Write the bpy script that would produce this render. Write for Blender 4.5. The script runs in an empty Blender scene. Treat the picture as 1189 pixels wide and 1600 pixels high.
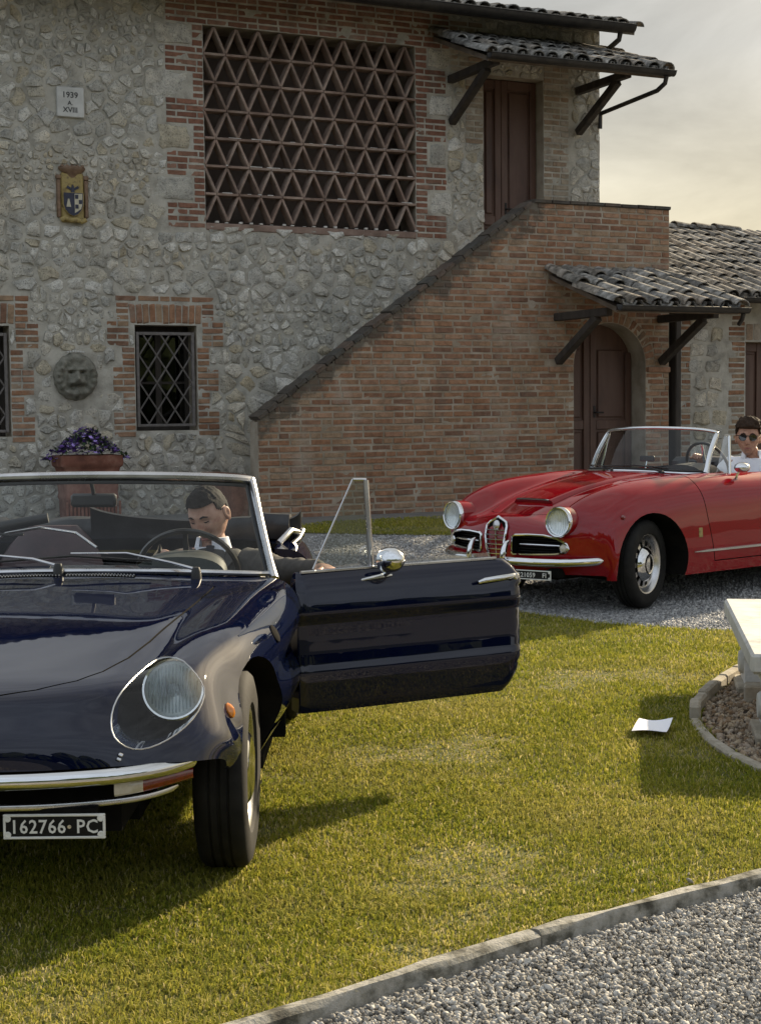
import bpy, bmesh, math, random
import numpy as np
from mathutils import Vector, Matrix, noise as mnoise
from mathutils.bvhtree import BVHTree

C = bpy.context.scene.collection
SC = bpy.context.scene
R = random.Random(11)
NR = np.random.default_rng(5)
rad = math.radians

# ------------------------------------------------------------------ camera
PITCH, ROLL = math.atan(160 / 2404), 0.010
cam = bpy.data.cameras.new('camera')
cam.sensor_fit = 'VERTICAL'
cam.sensor_height = 24.0
cam.lens = 24.0 * 2404 / 1600
cam.clip_start, cam.clip_end = 0.05, 1500
cam_o = bpy.data.objects.new('camera', cam)
C.objects.link(cam_o)
fwd = Vector((0, math.cos(PITCH), -math.sin(PITCH)))
upv = Vector((0, math.sin(PITCH), math.cos(PITCH)))
rgt = Vector((1, 0, 0))
up2 = upv * math.cos(ROLL) + rgt * math.sin(ROLL)
rg2 = rgt * math.cos(ROLL) - upv * math.sin(ROLL)
mw = Matrix((rg2, up2, -fwd)).transposed().to_4x4()
mw.translation = (0, 0, 1.4)
cam_o.matrix_world = mw
SC.camera = cam_o

# ------------------------------------------------------------------ light
SUN_EL, SUN_AZ = rad(23.0), rad(39.0)          # azimuth from +Y towards +X
SUN = Vector((math.sin(SUN_AZ) * math.cos(SUN_EL), math.cos(SUN_AZ) * math.cos(SUN_EL), math.sin(SUN_EL)))
sl = bpy.data.lights.new('sun', 'SUN')
sl.energy = 5.0
sl.angle = rad(0.9)
sl.color = (1.0, 0.83, 0.58)
so = bpy.data.objects.new('sun', sl)
so.rotation_euler = (-SUN).to_track_quat('-Z', 'Y').to_euler()
C.objects.link(so)

world = bpy.data.worlds.new('World')
SC.world = world
world.use_nodes = True
wn, wl = world.node_tree.nodes, world.node_tree.links
wn.clear()


def wnode(t, **k):
    n = wn.new(t)
    for a, v in k.items():
        setattr(n, a, v)
    return n


wout = wnode('ShaderNodeOutputWorld')
wbg = wnode('ShaderNodeBackground')
wbg.inputs['Strength'].default_value = 0.12
sky = wnode('ShaderNodeTexSky', sky_type='NISHITA', sun_disc=False)
sky.sun_elevation, sky.sun_rotation = SUN_EL, SUN_AZ
sky.air_density, sky.dust_density, sky.ozone_density = 1.0, 3.0, 1.0
tc = wnode('ShaderNodeTexCoord')
# a thin veil of cloud: streaky noise on the sky direction
mp = wnode('ShaderNodeMapping')
mp.inputs['Scale'].default_value = (2.2, 2.2, 9.0)
wl.new(tc.outputs['Generated'], mp.inputs['Vector'])
nz = wnode('ShaderNodeTexNoise')
nz.inputs['Scale'].default_value = 1.3
nz.inputs['Detail'].default_value = 7
nz.inputs['Roughness'].default_value = 0.58
nz.inputs['Distortion'].default_value = 0.5
wl.new(mp.outputs['Vector'], nz.inputs['Vector'])
rp = wnode('ShaderNodeValToRGB')
rp.color_ramp.elements[0].position, rp.color_ramp.elements[0].color = 0.30, (0.62, 0.62, 0.62, 1)
rp.color_ramp.elements[1].position, rp.color_ramp.elements[1].color = 0.66, (1, 1, 1, 1)
wl.new(nz.outputs['Fac'], rp.inputs['Fac'])
# cloud light: grey away from the sun, warm and brighter towards it
dt = wnode('ShaderNodeVectorMath', operation='DOT_PRODUCT')
dt.inputs[1].default_value = SUN
wl.new(tc.outputs['Generated'], dt.inputs[0])
gr = wnode('ShaderNodeValToRGB')
el = gr.color_ramp.elements
el[0].position, el[0].color = 0.0, (3.6, 3.95, 4.4, 1)
el[1].position, el[1].color = 1.0, (13.0, 10.8, 7.4, 1)
e = el.new(0.55); e.color = (3.35, 3.45, 3.5, 1)
e = el.new(0.93); e.color = (3.3, 3.2, 2.9, 1)
e = el.new(0.80); e.color = (2.7, 2.78, 2.75, 1)
wl.new(dt.outputs['Value'], gr.inputs['Fac'])
# low, hazy and yellow near the horizon on the sun's side
sx = wnode('ShaderNodeSeparateXYZ')
wl.new(tc.outputs['Generated'], sx.inputs[0])
hz = wnode('ShaderNodeMapRange')
hz.inputs['From Min'].default_value, hz.inputs['From Max'].default_value = 0.03, 0.22
hz.inputs['To Min'].default_value, hz.inputs['To Max'].default_value = 1.0, 0.0
wl.new(sx.outputs['Z'], hz.inputs['Value'])
hs = wnode('ShaderNodeMapRange')
hs.inputs['From Min'].default_value, hs.inputs['From Max'].default_value = 0.2, 0.8
wl.new(dt.outputs['Value'], hs.inputs['Value'])
hm = wnode('ShaderNodeMath', operation='MULTIPLY')
wl.new(hz.outputs[0], hm.inputs[0]); wl.new(hs.outputs[0], hm.inputs[1])
mxh = wnode('ShaderNodeMix', data_type='RGBA')
mxh.inputs['B'].default_value = (4.25, 3.65, 2.25, 1)
wl.new(hm.outputs[0], mxh.inputs['Factor']); wl.new(gr.outputs['Color'], mxh.inputs['A'])
mul = wnode('ShaderNodeMix', data_type='RGBA', blend_type='MULTIPLY')
mul.inputs['Factor'].default_value = 1.0
wl.new(mxh.outputs['Result'], mul.inputs['A']); wl.new(rp.outputs['Color'], mul.inputs['B'])
mx = wnode('ShaderNodeMix', data_type='RGBA')
mx.inputs['Factor'].default_value = 0.97
wl.new(sky.outputs['Color'], mx.inputs['A']); wl.new(mul.outputs['Result'], mx.inputs['B'])
wl.new(mx.outputs['Result'], wbg.inputs['Color'])
wl.new(wbg.outputs['Background'], wout.inputs['Surface'])

vs = SC.view_settings
vs.view_transform, vs.look = 'Standard', 'None'
vs.exposure, vs.gamma = 1.04, 1.0
vs.use_curve_mapping = False
SC.render.engine = 'CYCLES'
SC.cycles.use_denoising = True
SC.cycles.max_bounces = 8
SC.cycles.transparent_max_bounces = 16

# ------------------------------------------------------------------ helpers


def tag(o, label=None, cat=None, group=None, kind=None):
    if label: o['label'] = label
    if cat: o['category'] = cat
    if group: o['group'] = group
    if kind: o['kind'] = kind
    return o


def empty(name, loc=(0, 0, 0), rz=0.0, parent=None, **k):
    o = bpy.data.objects.new(name, None)
    C.objects.link(o)
    o.location = loc
    o.rotation_euler = (0, 0, rz)
    if parent: o.parent = parent
    return tag(o, **k)


def link(name, me, mats=None, parent=None, loc=None, rot=None, scale=None, **k):
    o = bpy.data.objects.new(name, me)
    C.objects.link(o)
    if mats is not None and len(me.materials) == 0:
        for m in (mats if isinstance(mats, (list, tuple)) else [mats]):
            me.materials.append(m)
    if parent: o.parent = parent
    if loc is not None: o.location = loc
    if rot is not None: o.rotation_euler = rot
    if scale is not None: o.scale = scale
    return tag(o, **k)


class MB:
    """collects verts and faces of one mesh"""

    def __init__(s):
        s.v, s.f, s.m = [], [], []

    def add(s, v, f, mi=0):
        b = len(s.v)
        s.v += [tuple(p) for p in v]
        s.f += [tuple(i + b for i in q) for q in f]
        s.m += [mi] * len(f)
        return s

    def box(s, lo, hi, mi=0, M=None):
        (x0, y0, z0), (x1, y1, z1) = lo, hi
        v = [(x0, y0, z0), (x1, y0, z0), (x1, y1, z0), (x0, y1, z0), (x0, y0, z1), (x1, y0, z1), (x1, y1, z1), (x0, y1, z1)]
        if M is not None: v = [M @ Vector(p) for p in v]
        return s.add(v, [(0, 3, 2, 1), (4, 5, 6, 7), (0, 1, 5, 4), (1, 2, 6, 5), (2, 3, 7, 6), (3, 0, 4, 7)], mi)

    def cbox(s, lo, hi, b=0.01, mi=0, M=None):
        """box with chamfered edges"""
        bm = bmesh.new()
        bmesh.ops.create_cube(bm, size=1)
        lo, hi = Vector(lo), Vector(hi)
        for v in bm.verts:
            v.co = Vector([lo[i] + (v.co[i] + .5) * (hi[i] - lo[i]) for i in range(3)])
        bmesh.ops.bevel(bm, geom=bm.edges[:], offset=b, segments=1, affect='EDGES')
        bm.verts.index_update()
        vv = [(M @ v.co) if M is not None else v.co.copy() for v in bm.verts]
        ff = [[v.index for v in f.verts] for f in bm.faces]
        bm.free()
        return s.add(vv, ff, mi)

    def tube(s, pts, r, n=8, cap=True, closed=False, mi=0, sq=None, up=None):
        """sq: (a,b) ellipse radii factors"""
        pts = [Vector(p) for p in pts]
        N = len(pts)
        rs = r if isinstance(r, (list, tuple)) else [r] * N
        vs_, last = [], None
        for i, p in enumerate(pts):
            a = pts[(i - 1) % N] if (closed or i > 0) else p
            b = pts[(i + 1) % N] if (closed or i < N - 1) else p
            t = (b - a).normalized()
            if up is not None:
                u = Vector(up)
            elif last is None:
                u = Vector((0, 0, 1)) if abs(t.z) < .9 else Vector((1, 0, 0))
            else:
                u = last
            u = (u - t * u.dot(t)).normalized()
            last = u
            w = t.cross(u)
            ea, eb = sq if sq else (1, 1)
            for k in range(n):
                a_ = 2 * math.pi * k / n
                vs_.append(p + u * (math.cos(a_) * rs[i] * ea) + w * (math.sin(a_) * rs[i] * eb))
        fs = []
        for i in range(N if closed else N - 1):
            j = (i + 1) % N
            for k in range(n):
                l = (k + 1) % n
                fs.append((i * n + k, i * n + l, j * n + l, j * n + k))
        if cap and not closed:
            fs.append(tuple(range(n))[::-1])
            fs.append(tuple((N - 1) * n + k for k in range(n)))
        return s.add(vs_, fs, mi)

    def lathe(s, prof, n=24, M=None, mi=0, a0=0.0, a1=2 * math.pi):
        """prof: (radius, height) about +Z, then M"""
        full = abs(a1 - a0 - 2 * math.pi) < 1e-6
        cols = n if full else n + 1
        v = []
        for k in range(cols):
            a = a0 + (a1 - a0) * k / n
            for r, h in prof:
                p = Vector((r * math.cos(a), r * math.sin(a), h))
                v.append(M @ p if M is not None else p)
        L = len(prof)
        f = []
        for k in range(n):
            k2 = (k + 1) % cols
            for j in range(L - 1):
                f.append((k * L + j, k2 * L + j, k2 * L + j + 1, k * L + j + 1))
        return s.add(v, f, mi)

    def prism(s, poly, y0, y1, mi=0, M=None):
        """poly in (x,z), extruded along y"""
        n = len(poly)
        v = [Vector((p[0], y0, p[1])) for p in poly] + [Vector((p[0], y1, p[1])) for p in poly]
        if M is not None: v = [M @ p for p in v]
        f = [tuple(range(n)), tuple(range(2 * n - 1, n - 1, -1))]
        f += [(i, i + n, (i + 1) % n + n, (i + 1) % n) for i in range(n)]
        return s.add(v, f, mi)

    def mesh(s, name='mesh', smooth=False, angle=None, weld=False):
        me = bpy.data.meshes.new(name)
        me.from_pydata([tuple(p) for p in s.v], [], s.f)
        if any(s.m): me.polygons.foreach_set('material_index', s.m)
        bm = bmesh.new(); bm.from_mesh(me)
        if weld: bmesh.ops.remove_doubles(bm, verts=bm.verts[:], dist=1e-5)
        bmesh.ops.recalc_face_normals(bm, faces=bm.faces[:])
        if smooth:
            lim = rad(angle or 40)
            for f in bm.faces: f.smooth = True
            for e_ in bm.edges:
                if len(e_.link_faces) == 2 and e_.calc_face_angle(0) > lim: e_.smooth = False
        bm.to_mesh(me); bm.free()
        return me

    def obj(s, name, mats, parent=None, smooth=False, angle=None, weld=False, **k):
        return link(name, s.mesh(name, smooth, angle, weld), mats, parent, **k)


def bm_obj(name, bm, mats, parent=None, smooth=True, angle=40, **k):
    me = bpy.data.meshes.new(name)
    lim = rad(angle)
    for f in bm.faces: f.smooth = smooth
    if smooth:
        for e_ in bm.edges:
            if len(e_.link_faces) == 2 and e_.calc_face_angle(0) > lim: e_.smooth = False
    bm.to_mesh(me); bm.free()
    return link(name, me, mats, parent, **k)


def np_mesh(name, V, F, mats, smooth=False, parent=None, attr=None, **k):
    """V (n,3), F (m,k) arrays; all faces with k corners"""
    me = bpy.data.meshes.new(name)
    V = np.ascontiguousarray(V, np.float32); F = np.ascontiguousarray(F, np.int32)
    me.vertices.add(len(V)); me.vertices.foreach_set('co', V.ravel())
    kc = F.shape[1]
    me.loops.add(F.size); me.loops.foreach_set('vertex_index', F.ravel())
    me.polygons.add(len(F))
    me.polygons.foreach_set('loop_start', np.arange(0, F.size, kc, dtype=np.int32))
    if smooth: me.polygons.foreach_set('use_smooth', np.ones(len(F), bool))
    if attr is not None:
        a = me.attributes.new('tint', 'FLOAT', 'POINT')
        a.data.foreach_set('value', np.ascontiguousarray(attr, np.float32))
    me.update(calc_edges=True)
    return link(name, me, mats, parent, **k)


def frame(o, x, y=None, z=None):
    """matrix with columns x,y,z and origin o; z defaults to cross"""
    x = Vector(x).normalized()
    if z is None:
        y = Vector(y); y = (y - x * y.dot(x)).normalized(); z = x.cross(y)
    else:
        z = Vector(z); z = (z - x * z.dot(x)).normalized(); y = z.cross(x)
    m = Matrix((x, y, z)).transposed().to_4x4()
    m.translation = o
    return m


def axis_frame(o, z, hint=(0, 0, 1)):
    z = Vector(z).normalized()
    h = Vector(hint)
    if abs(z.dot(h)) > .95: h = Vector((1, 0, 0))
    x = h.cross(z).normalized()
    y = z.cross(x)
    m = Matrix((x, y, z)).transposed().to_4x4()
    m.translation = o
    return m


def nspline(P, ts):
    """natural cubic spline through P[0..n-1] (any trailing dims) at params ts"""
    P = np.asarray(P, float); n = len(P)
    A = np.zeros((n, n)); B = np.zeros_like(P)
    A[0, 0] = A[-1, -1] = 1
    for i in range(1, n - 1):
        A[i, i - 1], A[i, i], A[i, i + 1] = 1, 4, 1
        B[i] = 6 * (P[i - 1] - 2 * P[i] + P[i + 1])
    Mx = np.linalg.solve(A, B.reshape(n, -1)).reshape(P.shape)
    ts = np.asarray(ts, float)
    i = np.clip(ts.astype(int), 0, n - 2)
    t = (ts - i).reshape((-1,) + (1,) * (P.ndim - 1))
    a, b = P[i], P[i + 1]; ma, mb = Mx[i], Mx[i + 1]
    return (1 - t) * a + t * b + ((1 - t) ** 3 - (1 - t)) * ma / 6 + (t ** 3 - t) * mb / 6


def curve_pts(P, n):
    return [Vector(p) for p in nspline(np.array([tuple(p) for p in P]), np.linspace(0, len(P) - 1, n))]


def in_poly(P, poly):
    x, y = P[:, 0], P[:, 1]
    ins = np.zeros(len(P), bool)
    n = len(poly)
    for i in range(n):
        (x0, y0), (x1, y1) = poly[i], poly[(i + 1) % n]
        c = ((y0 > y) != (y1 > y))
        if abs(y1 - y0) > 1e-12:
            ins ^= c & (x < (x1 - x0) * (y - y0) / (y1 - y0) + x0)
    return ins


# ------------------------------------------------------------------ materials


def newmat(name):
    m = bpy.data.materials.new(name)
    m.use_nodes = True
    nt = m.node_tree
    b = nt.nodes['Principled BSDF']
    return m, nt, b


def nd(nt, t, **k):
    n = nt.nodes.new(t)
    for a, v in k.items():
        if a.startswith('i_'):
            n.inputs[a[2:].replace('_', ' ')].default_value = v
        else:
            setattr(n, a, v)
    return n


def c4(c): return (c[0], c[1], c[2], 1)


def ramp(nt, fac, stops, interp='LINEAR'):
    r = nt.nodes.new('ShaderNodeValToRGB')
    r.color_ramp.interpolation = interp
    e_ = r.color_ramp.elements
    while len(e_) < len(stops): e_.new(0.5)
    for q, (p, c) in zip(e_, stops):
        q.position = p; q.color = c4(c) if len(c) == 3 else c
    nt.links.new(fac, r.inputs['Fac'])
    return r.outputs['Color']


def pos_noise(nt, scale, detail=6, rough=.6, obj=False, dist=0.0, stretch=None):
    if obj:
        g = nt.nodes.new('ShaderNodeTexCoord').outputs['Object']
    else:
        g = nt.nodes.new('ShaderNodeNewGeometry').outputs['Position']
    if stretch:
        m = nd(nt, 'ShaderNodeMapping'); m.inputs['Scale'].default_value = stretch
        nt.links.new(g, m.inputs['Vector']); g = m.outputs['Vector']
    n = nd(nt, 'ShaderNodeTexNoise', i_Scale=scale, i_Detail=detail, i_Roughness=rough, i_Distortion=dist)
    nt.links.new(g, n.inputs['Vector'])
    return n.outputs['Fac']


def mixc(nt, fac, a, b, blend='MIX'):
    m = nd(nt, 'ShaderNodeMix', data_type='RGBA', blend_type=blend)
    for s, v in (('Factor', fac), ('A', a), ('B', b)):
        if isinstance(v, (int, float)): m.inputs[s].default_value = v
        elif isinstance(v, tuple): m.inputs[s].default_value = c4(v)
        else: nt.links.new(v, m.inputs[s])
    return m.outputs['Result']


def bump(nt, b, h, strength=.4, dist=.01):
    n = nd(nt, 'ShaderNodeBump', i_Strength=strength, i_Distance=dist)
    nt.links.new(h, n.inputs['Height'])
    nt.links.new(n.outputs['Normal'], b.inputs['Normal'])


def mat(name, cols, rough=.7, metal=0., scale=8., detail=6, bmp=0., bscale=60., bdist=.004, rand=None, rcols=None, post=None,
        coat=0., spec=.5, obj=False, stretch=None, rvar=0.0, lo=.35, hi=.65):
    """general procedural material: noise between cols, random tint per object or island, bump"""
    m, nt, b = newmat(name)
    cols = [cols] if not isinstance(cols, list) else cols
    if len(cols) == 1: cols = cols * 2
    st = [(lo + (hi - lo) * i / (len(cols) - 1), c) for i, c in enumerate(cols)]
    nf = pos_noise(nt, scale, detail, obj=obj, stretch=stretch)
    col = ramp(nt, nf, st)
    if rand:
        if rand == 'obj': rf = nt.nodes.new('ShaderNodeObjectInfo').outputs['Random']
        else: rf = nt.nodes.new('ShaderNodeNewGeometry').outputs['Random Per Island']
        k = len(rcols)
        rc = ramp(nt, rf, [(i / k, c) for i, c in enumerate(rcols)], 'CONSTANT')
        col = mixc(nt, 1.0, col, rc, 'MULTIPLY')
    if post: col = post(nt, col)
    nt.links.new(col, b.inputs['Base Color'])
    b.inputs['Roughness'].default_value = rough
    if rvar:
        mr = nd(nt, 'ShaderNodeMapRange'); mr.inputs['To Min'].default_value = rough - rvar; mr.inputs['To Max'].default_value = rough + rvar
        nt.links.new(nf, mr.inputs['Value']); nt.links.new(mr.outputs[0], b.inputs['Roughness'])
    b.inputs['Metallic'].default_value = metal
    b.inputs['Specular IOR Level'].default_value = spec
    b.inputs['Coat Weight'].default_value = coat
    b.inputs['Coat Roughness'].default_value = .03
    if bmp:
        bump(nt, b, pos_noise(nt, bscale, 6, .65, obj=obj, stretch=stretch), bmp, bdist)
    return m


MT = {}


def stone_mat(name, rand):
    m, nt, b = newmat(name)
    pal = [(.70, .67, .60), (.60, .58, .525), (.80, .775, .71), (.69, .645, .545), (.53, .515, .47), (.74, .715, .655), (.65, .635, .59), (.62, .56, .44), (.84, .82, .765), (.58, .565, .52)]
    rf = nt.nodes.new('ShaderNodeObjectInfo').outputs['Random'] if rand == 'obj' else nt.nodes.new('ShaderNodeNewGeometry').outputs['Random Per Island']
    base = ramp(nt, rf, [(i / len(pal), c) for i, c in enumerate(pal)], 'CONSTANT')
    n1 = pos_noise(nt, 9, 8, .7)
    col = mixc(nt, 1.0, base, ramp(nt, n1, [(.30, (.50, .495, .48)), (.45, (.86, .86, .85)), (.58, (1.05, 1.05, 1.03)), (.72, (1.25, 1.24, 1.22))]), 'MULTIPLY')
    n2 = pos_noise(nt, 70, 5, .7)
    col = mixc(nt, 1.0, col, ramp(nt, n2, [(.36, (.30, .285, .26)), (.46, (1, 1, 1))]), 'MULTIPLY')
    n3 = pos_noise(nt, .9, 4, .6)
    col = mixc(nt, ramp(nt, n3, [(.53, (0, 0, 0)), (.70, (.45, .45, .45))]), col, mixc(nt, 1., col, (1.0, .82, .55), 'MULTIPLY'))
    n4 = pos_noise(nt, 2.3, 6, .7)
    col = mixc(nt, ramp(nt, n4, [(.56, (0, 0, 0)), (.72, (.6, .6, .6))]), col, (.13, .13, .115))
    nt.links.new(col, b.inputs['Base Color'])
    b.inputs['Roughness'].default_value = .92
    b.inputs['Specular IOR Level'].default_value = .2
    mm = nd(nt, 'ShaderNodeMath', operation='ADD')
    nt.links.new(pos_noise(nt, 38, 8, .75), mm.inputs[0]); nt.links.new(n1, mm.inputs[1])
    bump(nt, b, mm.outputs[0], 1.0, .035)
    return m


def rake_stain(nt, col):
    # black weathering that has run down from the raking top of the stair wall
    g = nt.nodes.new('ShaderNodeNewGeometry').outputs['Position']
    vs2 = nd(nt, 'ShaderNodeVectorMath', operation='SUBTRACT'); vs2.inputs[1].default_value = (-0.24885, 18.2185, 0)
    nt.links.new(g, vs2.inputs[0])
    k = .7173
    dd = nd(nt, 'ShaderNodeVectorMath', operation='DOT_PRODUCT'); dd.inputs[1].default_value = (math.cos(rad(25.5)) * k, math.sin(rad(25.5)) * k, -1)
    nt.links.new(vs2.outputs[0], dd.inputs[0])
    a1 = nd(nt, 'ShaderNodeMath', operation='ADD'); a1.inputs[1].default_value = 1.31 + 1.79 * k     # depth below the rake
    nt.links.new(dd.outputs['Value'], a1.inputs[0])
    nn = pos_noise(nt, 4.5, 7, .7)
    a2 = nd(nt, 'ShaderNodeMath', operation='MULTIPLY_ADD'); a2.inputs[1].default_value = -1.0; a2.inputs[2].default_value = .44
    nt.links.new(nn, a2.inputs[0])                      # .36 - noise
    a3 = nd(nt, 'ShaderNodeMath', operation='MULTIPLY_ADD'); a3.inputs[1].default_value = .75
    nt.links.new(a1.outputs[0], a3.inputs[0]); nt.links.new(a2.outputs[0], a3.inputs[2])
    f_ = ramp(nt, a3.outputs[0], [(.0, (.75, .75, .75)), (.13, (0, 0, 0))])
    col = mixc(nt, f_, col, (.075, .068, .056))
    return col


def brick_mat(name, rand, pal, stain=(.10, .095, .085), light=(.40, .36, .30), rake=False):
    m, nt, b = newmat(name)
    rf = nt.nodes.new('ShaderNodeObjectInfo').outputs['Random'] if rand == 'obj' else nt.nodes.new('ShaderNodeNewGeometry').outputs['Random Per Island']
    base = ramp(nt, rf, [(i / len(pal), c) for i, c in enumerate(pal)], 'CONSTANT')
    n1 = pos_noise(nt, 14, 8, .7)
    col = mixc(nt, 1.0, base, ramp(nt, n1, [(.3, (.6, .6, .6)), (.55, (1, 1, 1)), (.75, (1.25, 1.2, 1.15))]), 'MULTIPLY')
    n2 = pos_noise(nt, 1.5, 7, .68)
    col = mixc(nt, ramp(nt, n2, [(.55, (0, 0, 0)), (.75, (.75, .75, .75))]), col, light)
    n3 = pos_noise(nt, 2.4, 8, .72, stretch=(1, 1, .6))
    col = mixc(nt, ramp(nt, n3, [(.55, (0, 0, 0)), (.72, (.85, .85, .85))]), col, stain)
    if rake: col = rake_stain(nt, col)
    nt.links.new(col, b.inputs['Base Color'])
    b.inputs['Roughness'].default_value = .93
    b.inputs['Specular IOR Level'].default_value = .2
    bump(nt, b, pos_noise(nt, 55, 8, .72), .7, .012)
    return m


BR_PAL = [(.29, .155, .090), (.27, .145, .087), (.32, .18, .108), (.245, .13, .08), (.31, .195, .12), (.28, .17, .105), (.34, .21, .135), (.21, .12, .08), (.29, .165, .105), (.31, .215, .14)]
QU_PAL = [(.235, .115, .078), (.21, .105, .072), (.26, .13, .09), (.195, .095, .066), (.24, .13, .09), (.275, .16, .115)]
MT['stone'] = stone_mat('stone', 'obj')
MT['stone_mass'] = stone_mat('stone_mass', 'isl')
MT['brick'] = brick_mat('brick', 'obj', BR_PAL)
MT['stair_brick'] = brick_mat('stair_brick', 'obj', BR_PAL, rake=True)
MT['brick_mass'] = brick_mat('brick_mass', 'isl', BR_PAL, rake=True)
MT['quoin'] = brick_mat('quoin_brick', 'obj', QU_PAL)
MT['pale_brick'] = brick_mat('pale_brick', 'obj', [(.34, .29, .225), (.30, .25, .19), (.38, .33, .27), (.31, .23, .165)])
MT['coping'] = brick_mat('coping_brick', 'obj', [(.10, .085, .07), (.08, .07, .06), (.13, .10, .08), (.09, .085, .075)], light=(.17, .16, .13))
MT['mortar'] = mat('mortar', [(.29, .276, .238), (.40, .38, .33), (.49, .468, .41)], .95, scale=5, detail=9, bmp=.9, bscale=45, bdist=.012, spec=.15)
MT['brick_mortar'] = mat('brick_mortar', [(.26, .225, .175), (.35, .305, .245), (.42, .375, .305)], .95, scale=4, detail=9, bmp=.8, bscale=70, bdist=.008, spec=.15)
MT['stair_mortar'] = mat('stair_mortar', [(.23, .19, .14), (.31, .26, .20), (.38, .33, .265)], .95, scale=4, detail=9, bmp=.8, bscale=70, bdist=.008, spec=.15, post=rake_stain)
MT['lattice'] = mat('lattice_terracotta', [(.165, .12, .095), (.24, .175, .142), (.31, .245, .205)], .92, scale=5, detail=8, bmp=.5, bscale=70, rand='obj', rcols=[(1, 1, 1), (.85, .83, .82), (1.12, 1.1, 1.08), (.95, .9, .88)])
MT['whitewash'] = mat('whitewash', [(.45, .43, .40), (.62, .60, .56)], .9, scale=20, bmp=.4)
MT['tile'] = mat('roof_tile', [(.05, .047, .043), (.14, .135, .124), (.26, .25, .232), (.42, .41, .385)], .93, scale=13, detail=9, bmp=.8, bscale=50, bdist=.01, rand='obj',
                 rcols=[(1, 1, 1), (.65, .65, .65), (1.25, 1.23, 1.2), (.85, .82, .78), (1.0, .92, .84)], lo=.3, hi=.7, spec=.2)
MT['gutter'] = mat('gutter_metal', [(.028, .026, .025), (.05, .046, .042)], .5, metal=.6, scale=9, bmp=.1)
MT['timber'] = mat('timber', [(.022, .018, .015), (.05, .04, .032)], .8, scale=12, bmp=.5, bscale=30, stretch=(1, 1, .2))
MT['soffit'] = mat('soffit_wood', [(.10, .078, .058), (.17, .135, .105)], .85, scale=7, bmp=.4, bscale=40)
MT['door_paint'] = mat('door_paint', [(.062, .030, .020), (.088, .044, .029), (.105, .058, .040)], .55, scale=6, detail=7, bmp=.15, bscale=60, stretch=(1, 1, .25))
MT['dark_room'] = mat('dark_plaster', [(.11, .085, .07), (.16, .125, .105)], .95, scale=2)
MT['iron'] = mat('painted_iron', [(.105, .095, .09), (.17, .155, .145)], .6, metal=.2, scale=20, bmp=.2)
MT['black_iron'] = mat('black_iron', [(.015, .014, .013), (.03, .027, .025)], .55, metal=.5, scale=20)
MT['plaque'] = mat('plaque_marble', [(.42, .42, .40), (.55, .55, .53)], .7, scale=6, bmp=.15)
MT['letter'] = mat('engraved_letter', (.03, .03, .03), .8)
MT['carved'] = mat('carved_stone', [(.10, .10, .078), (.17, .165, .135), (.23, .22, .185)], .95, scale=14, bmp=.7, bscale=60, bdist=.008)
MT['ochre'] = mat('ochre_glaze', [(.19, .135, .045), (.34, .26, .09), (.16, .11, .05)], .6, scale=18, bmp=.3)
MT['navy_glaze'] = mat('navy_glaze', [(.010, .012, .03), (.022, .024, .05)], .45, scale=20)
MT['cream_glaze'] = mat('cream_glaze', [(.40, .37, .27), (.55, .50, .38)], .5, scale=20)
MT['brown_glaze'] = mat('brown_glaze', [(.12, .07, .04), (.22, .14, .085)], .6, scale=18, bmp=.3)
MT['terracotta'] = mat('terracotta', [(.12, .045, .030), (.18, .07, .046), (.24, .12, .085)], .88, scale=7, detail=8, bmp=.3)
MT['leaf'] = mat('leaf', [(.025, .05, .018), (.05, .085, .03)], .6, scale=30, rand='isl', rcols=[(1, 1, 1), (.7, .8, .7), (1.2, 1.1, .9)])
MT['petal'] = mat('petal', [(.06, .026, .15), (.10, .045, .22)], .6, scale=30, rand='isl', rcols=[(1, 1, 1), (.55, .5, .6), (1.3, 1.2, 1.3), (.8, .7, .8), (5.5, 9, 4.2)])
MT['soil'] = mat('soil', [(.03, .022, .015), (.06, .045, .03)], .95, scale=30, bmp=.6)
MT['kerb'] = mat('kerb_concrete', [(.035, .032, .024), (.10, .095, .075), (.26, .25, .215), (.36, .345, .31), (.09, .085, .06)], .95, scale=13, detail=10, bmp=.9, bscale=70, bdist=.008, lo=.28, hi=.72)
MT['edging'] = mat('edging_stone', [(.24, .21, .16), (.38, .345, .28)], .93, scale=12, detail=9, bmp=.6, bscale=60)
MT['marble'] = mat('bench_marble', [(.30, .30, .28), (.45, .445, .42), (.52, .515, .49)], .75, scale=9, detail=10, bmp=.35, bscale=50, bdist=.005, lo=.3, hi=.6)
MT['paper'] = mat('paper', [(.78, .80, .86), (.84, .85, .9)], .8, scale=4)
MT['ground'] = mat('ground_gravel', [(.14, .137, .13), (.22, .217, .205), (.30, .295, .28)], .95, scale=60, detail=8, bmp=1.0, bscale=75, bdist=.02)
MT['pebble'] = mat('pebble', [(.27, .262, .245), (.40, .39, .365)], .85, scale=25, rand='isl', bmp=.2, bscale=120, rcols=[(1, 1, 1), (.75, .74, .72), (1.2, 1.19, 1.17), (.55, .54, .52), (.9, .86, .8), (1.35, 1.34, 1.31), (.42, .41, .40)])
MT['drive_pebble'] = mat('drive_pebble', [(.24, .24, .24), (.36, .36, .355)], .9, scale=25, rand='isl', rcols=[(1, 1, 1), (.75, .75, .75), (1.2, 1.2, 1.19), (.6, .6, .6), (1.35, 1.34, 1.32)])
MT['apron'] = mat('apron_paving', [(.10, .098, .09), (.15, .145, .135)], .93, scale=6, detail=9, bmp=.5, bscale=60)
MT['lawn_soil'] = mat('lawn_soil', [(.065, .075, .014), (.11, .11, .022), (.17, .145, .05)], .95, scale=7, detail=9, bmp=.8, bscale=60, bdist=.02)

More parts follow.
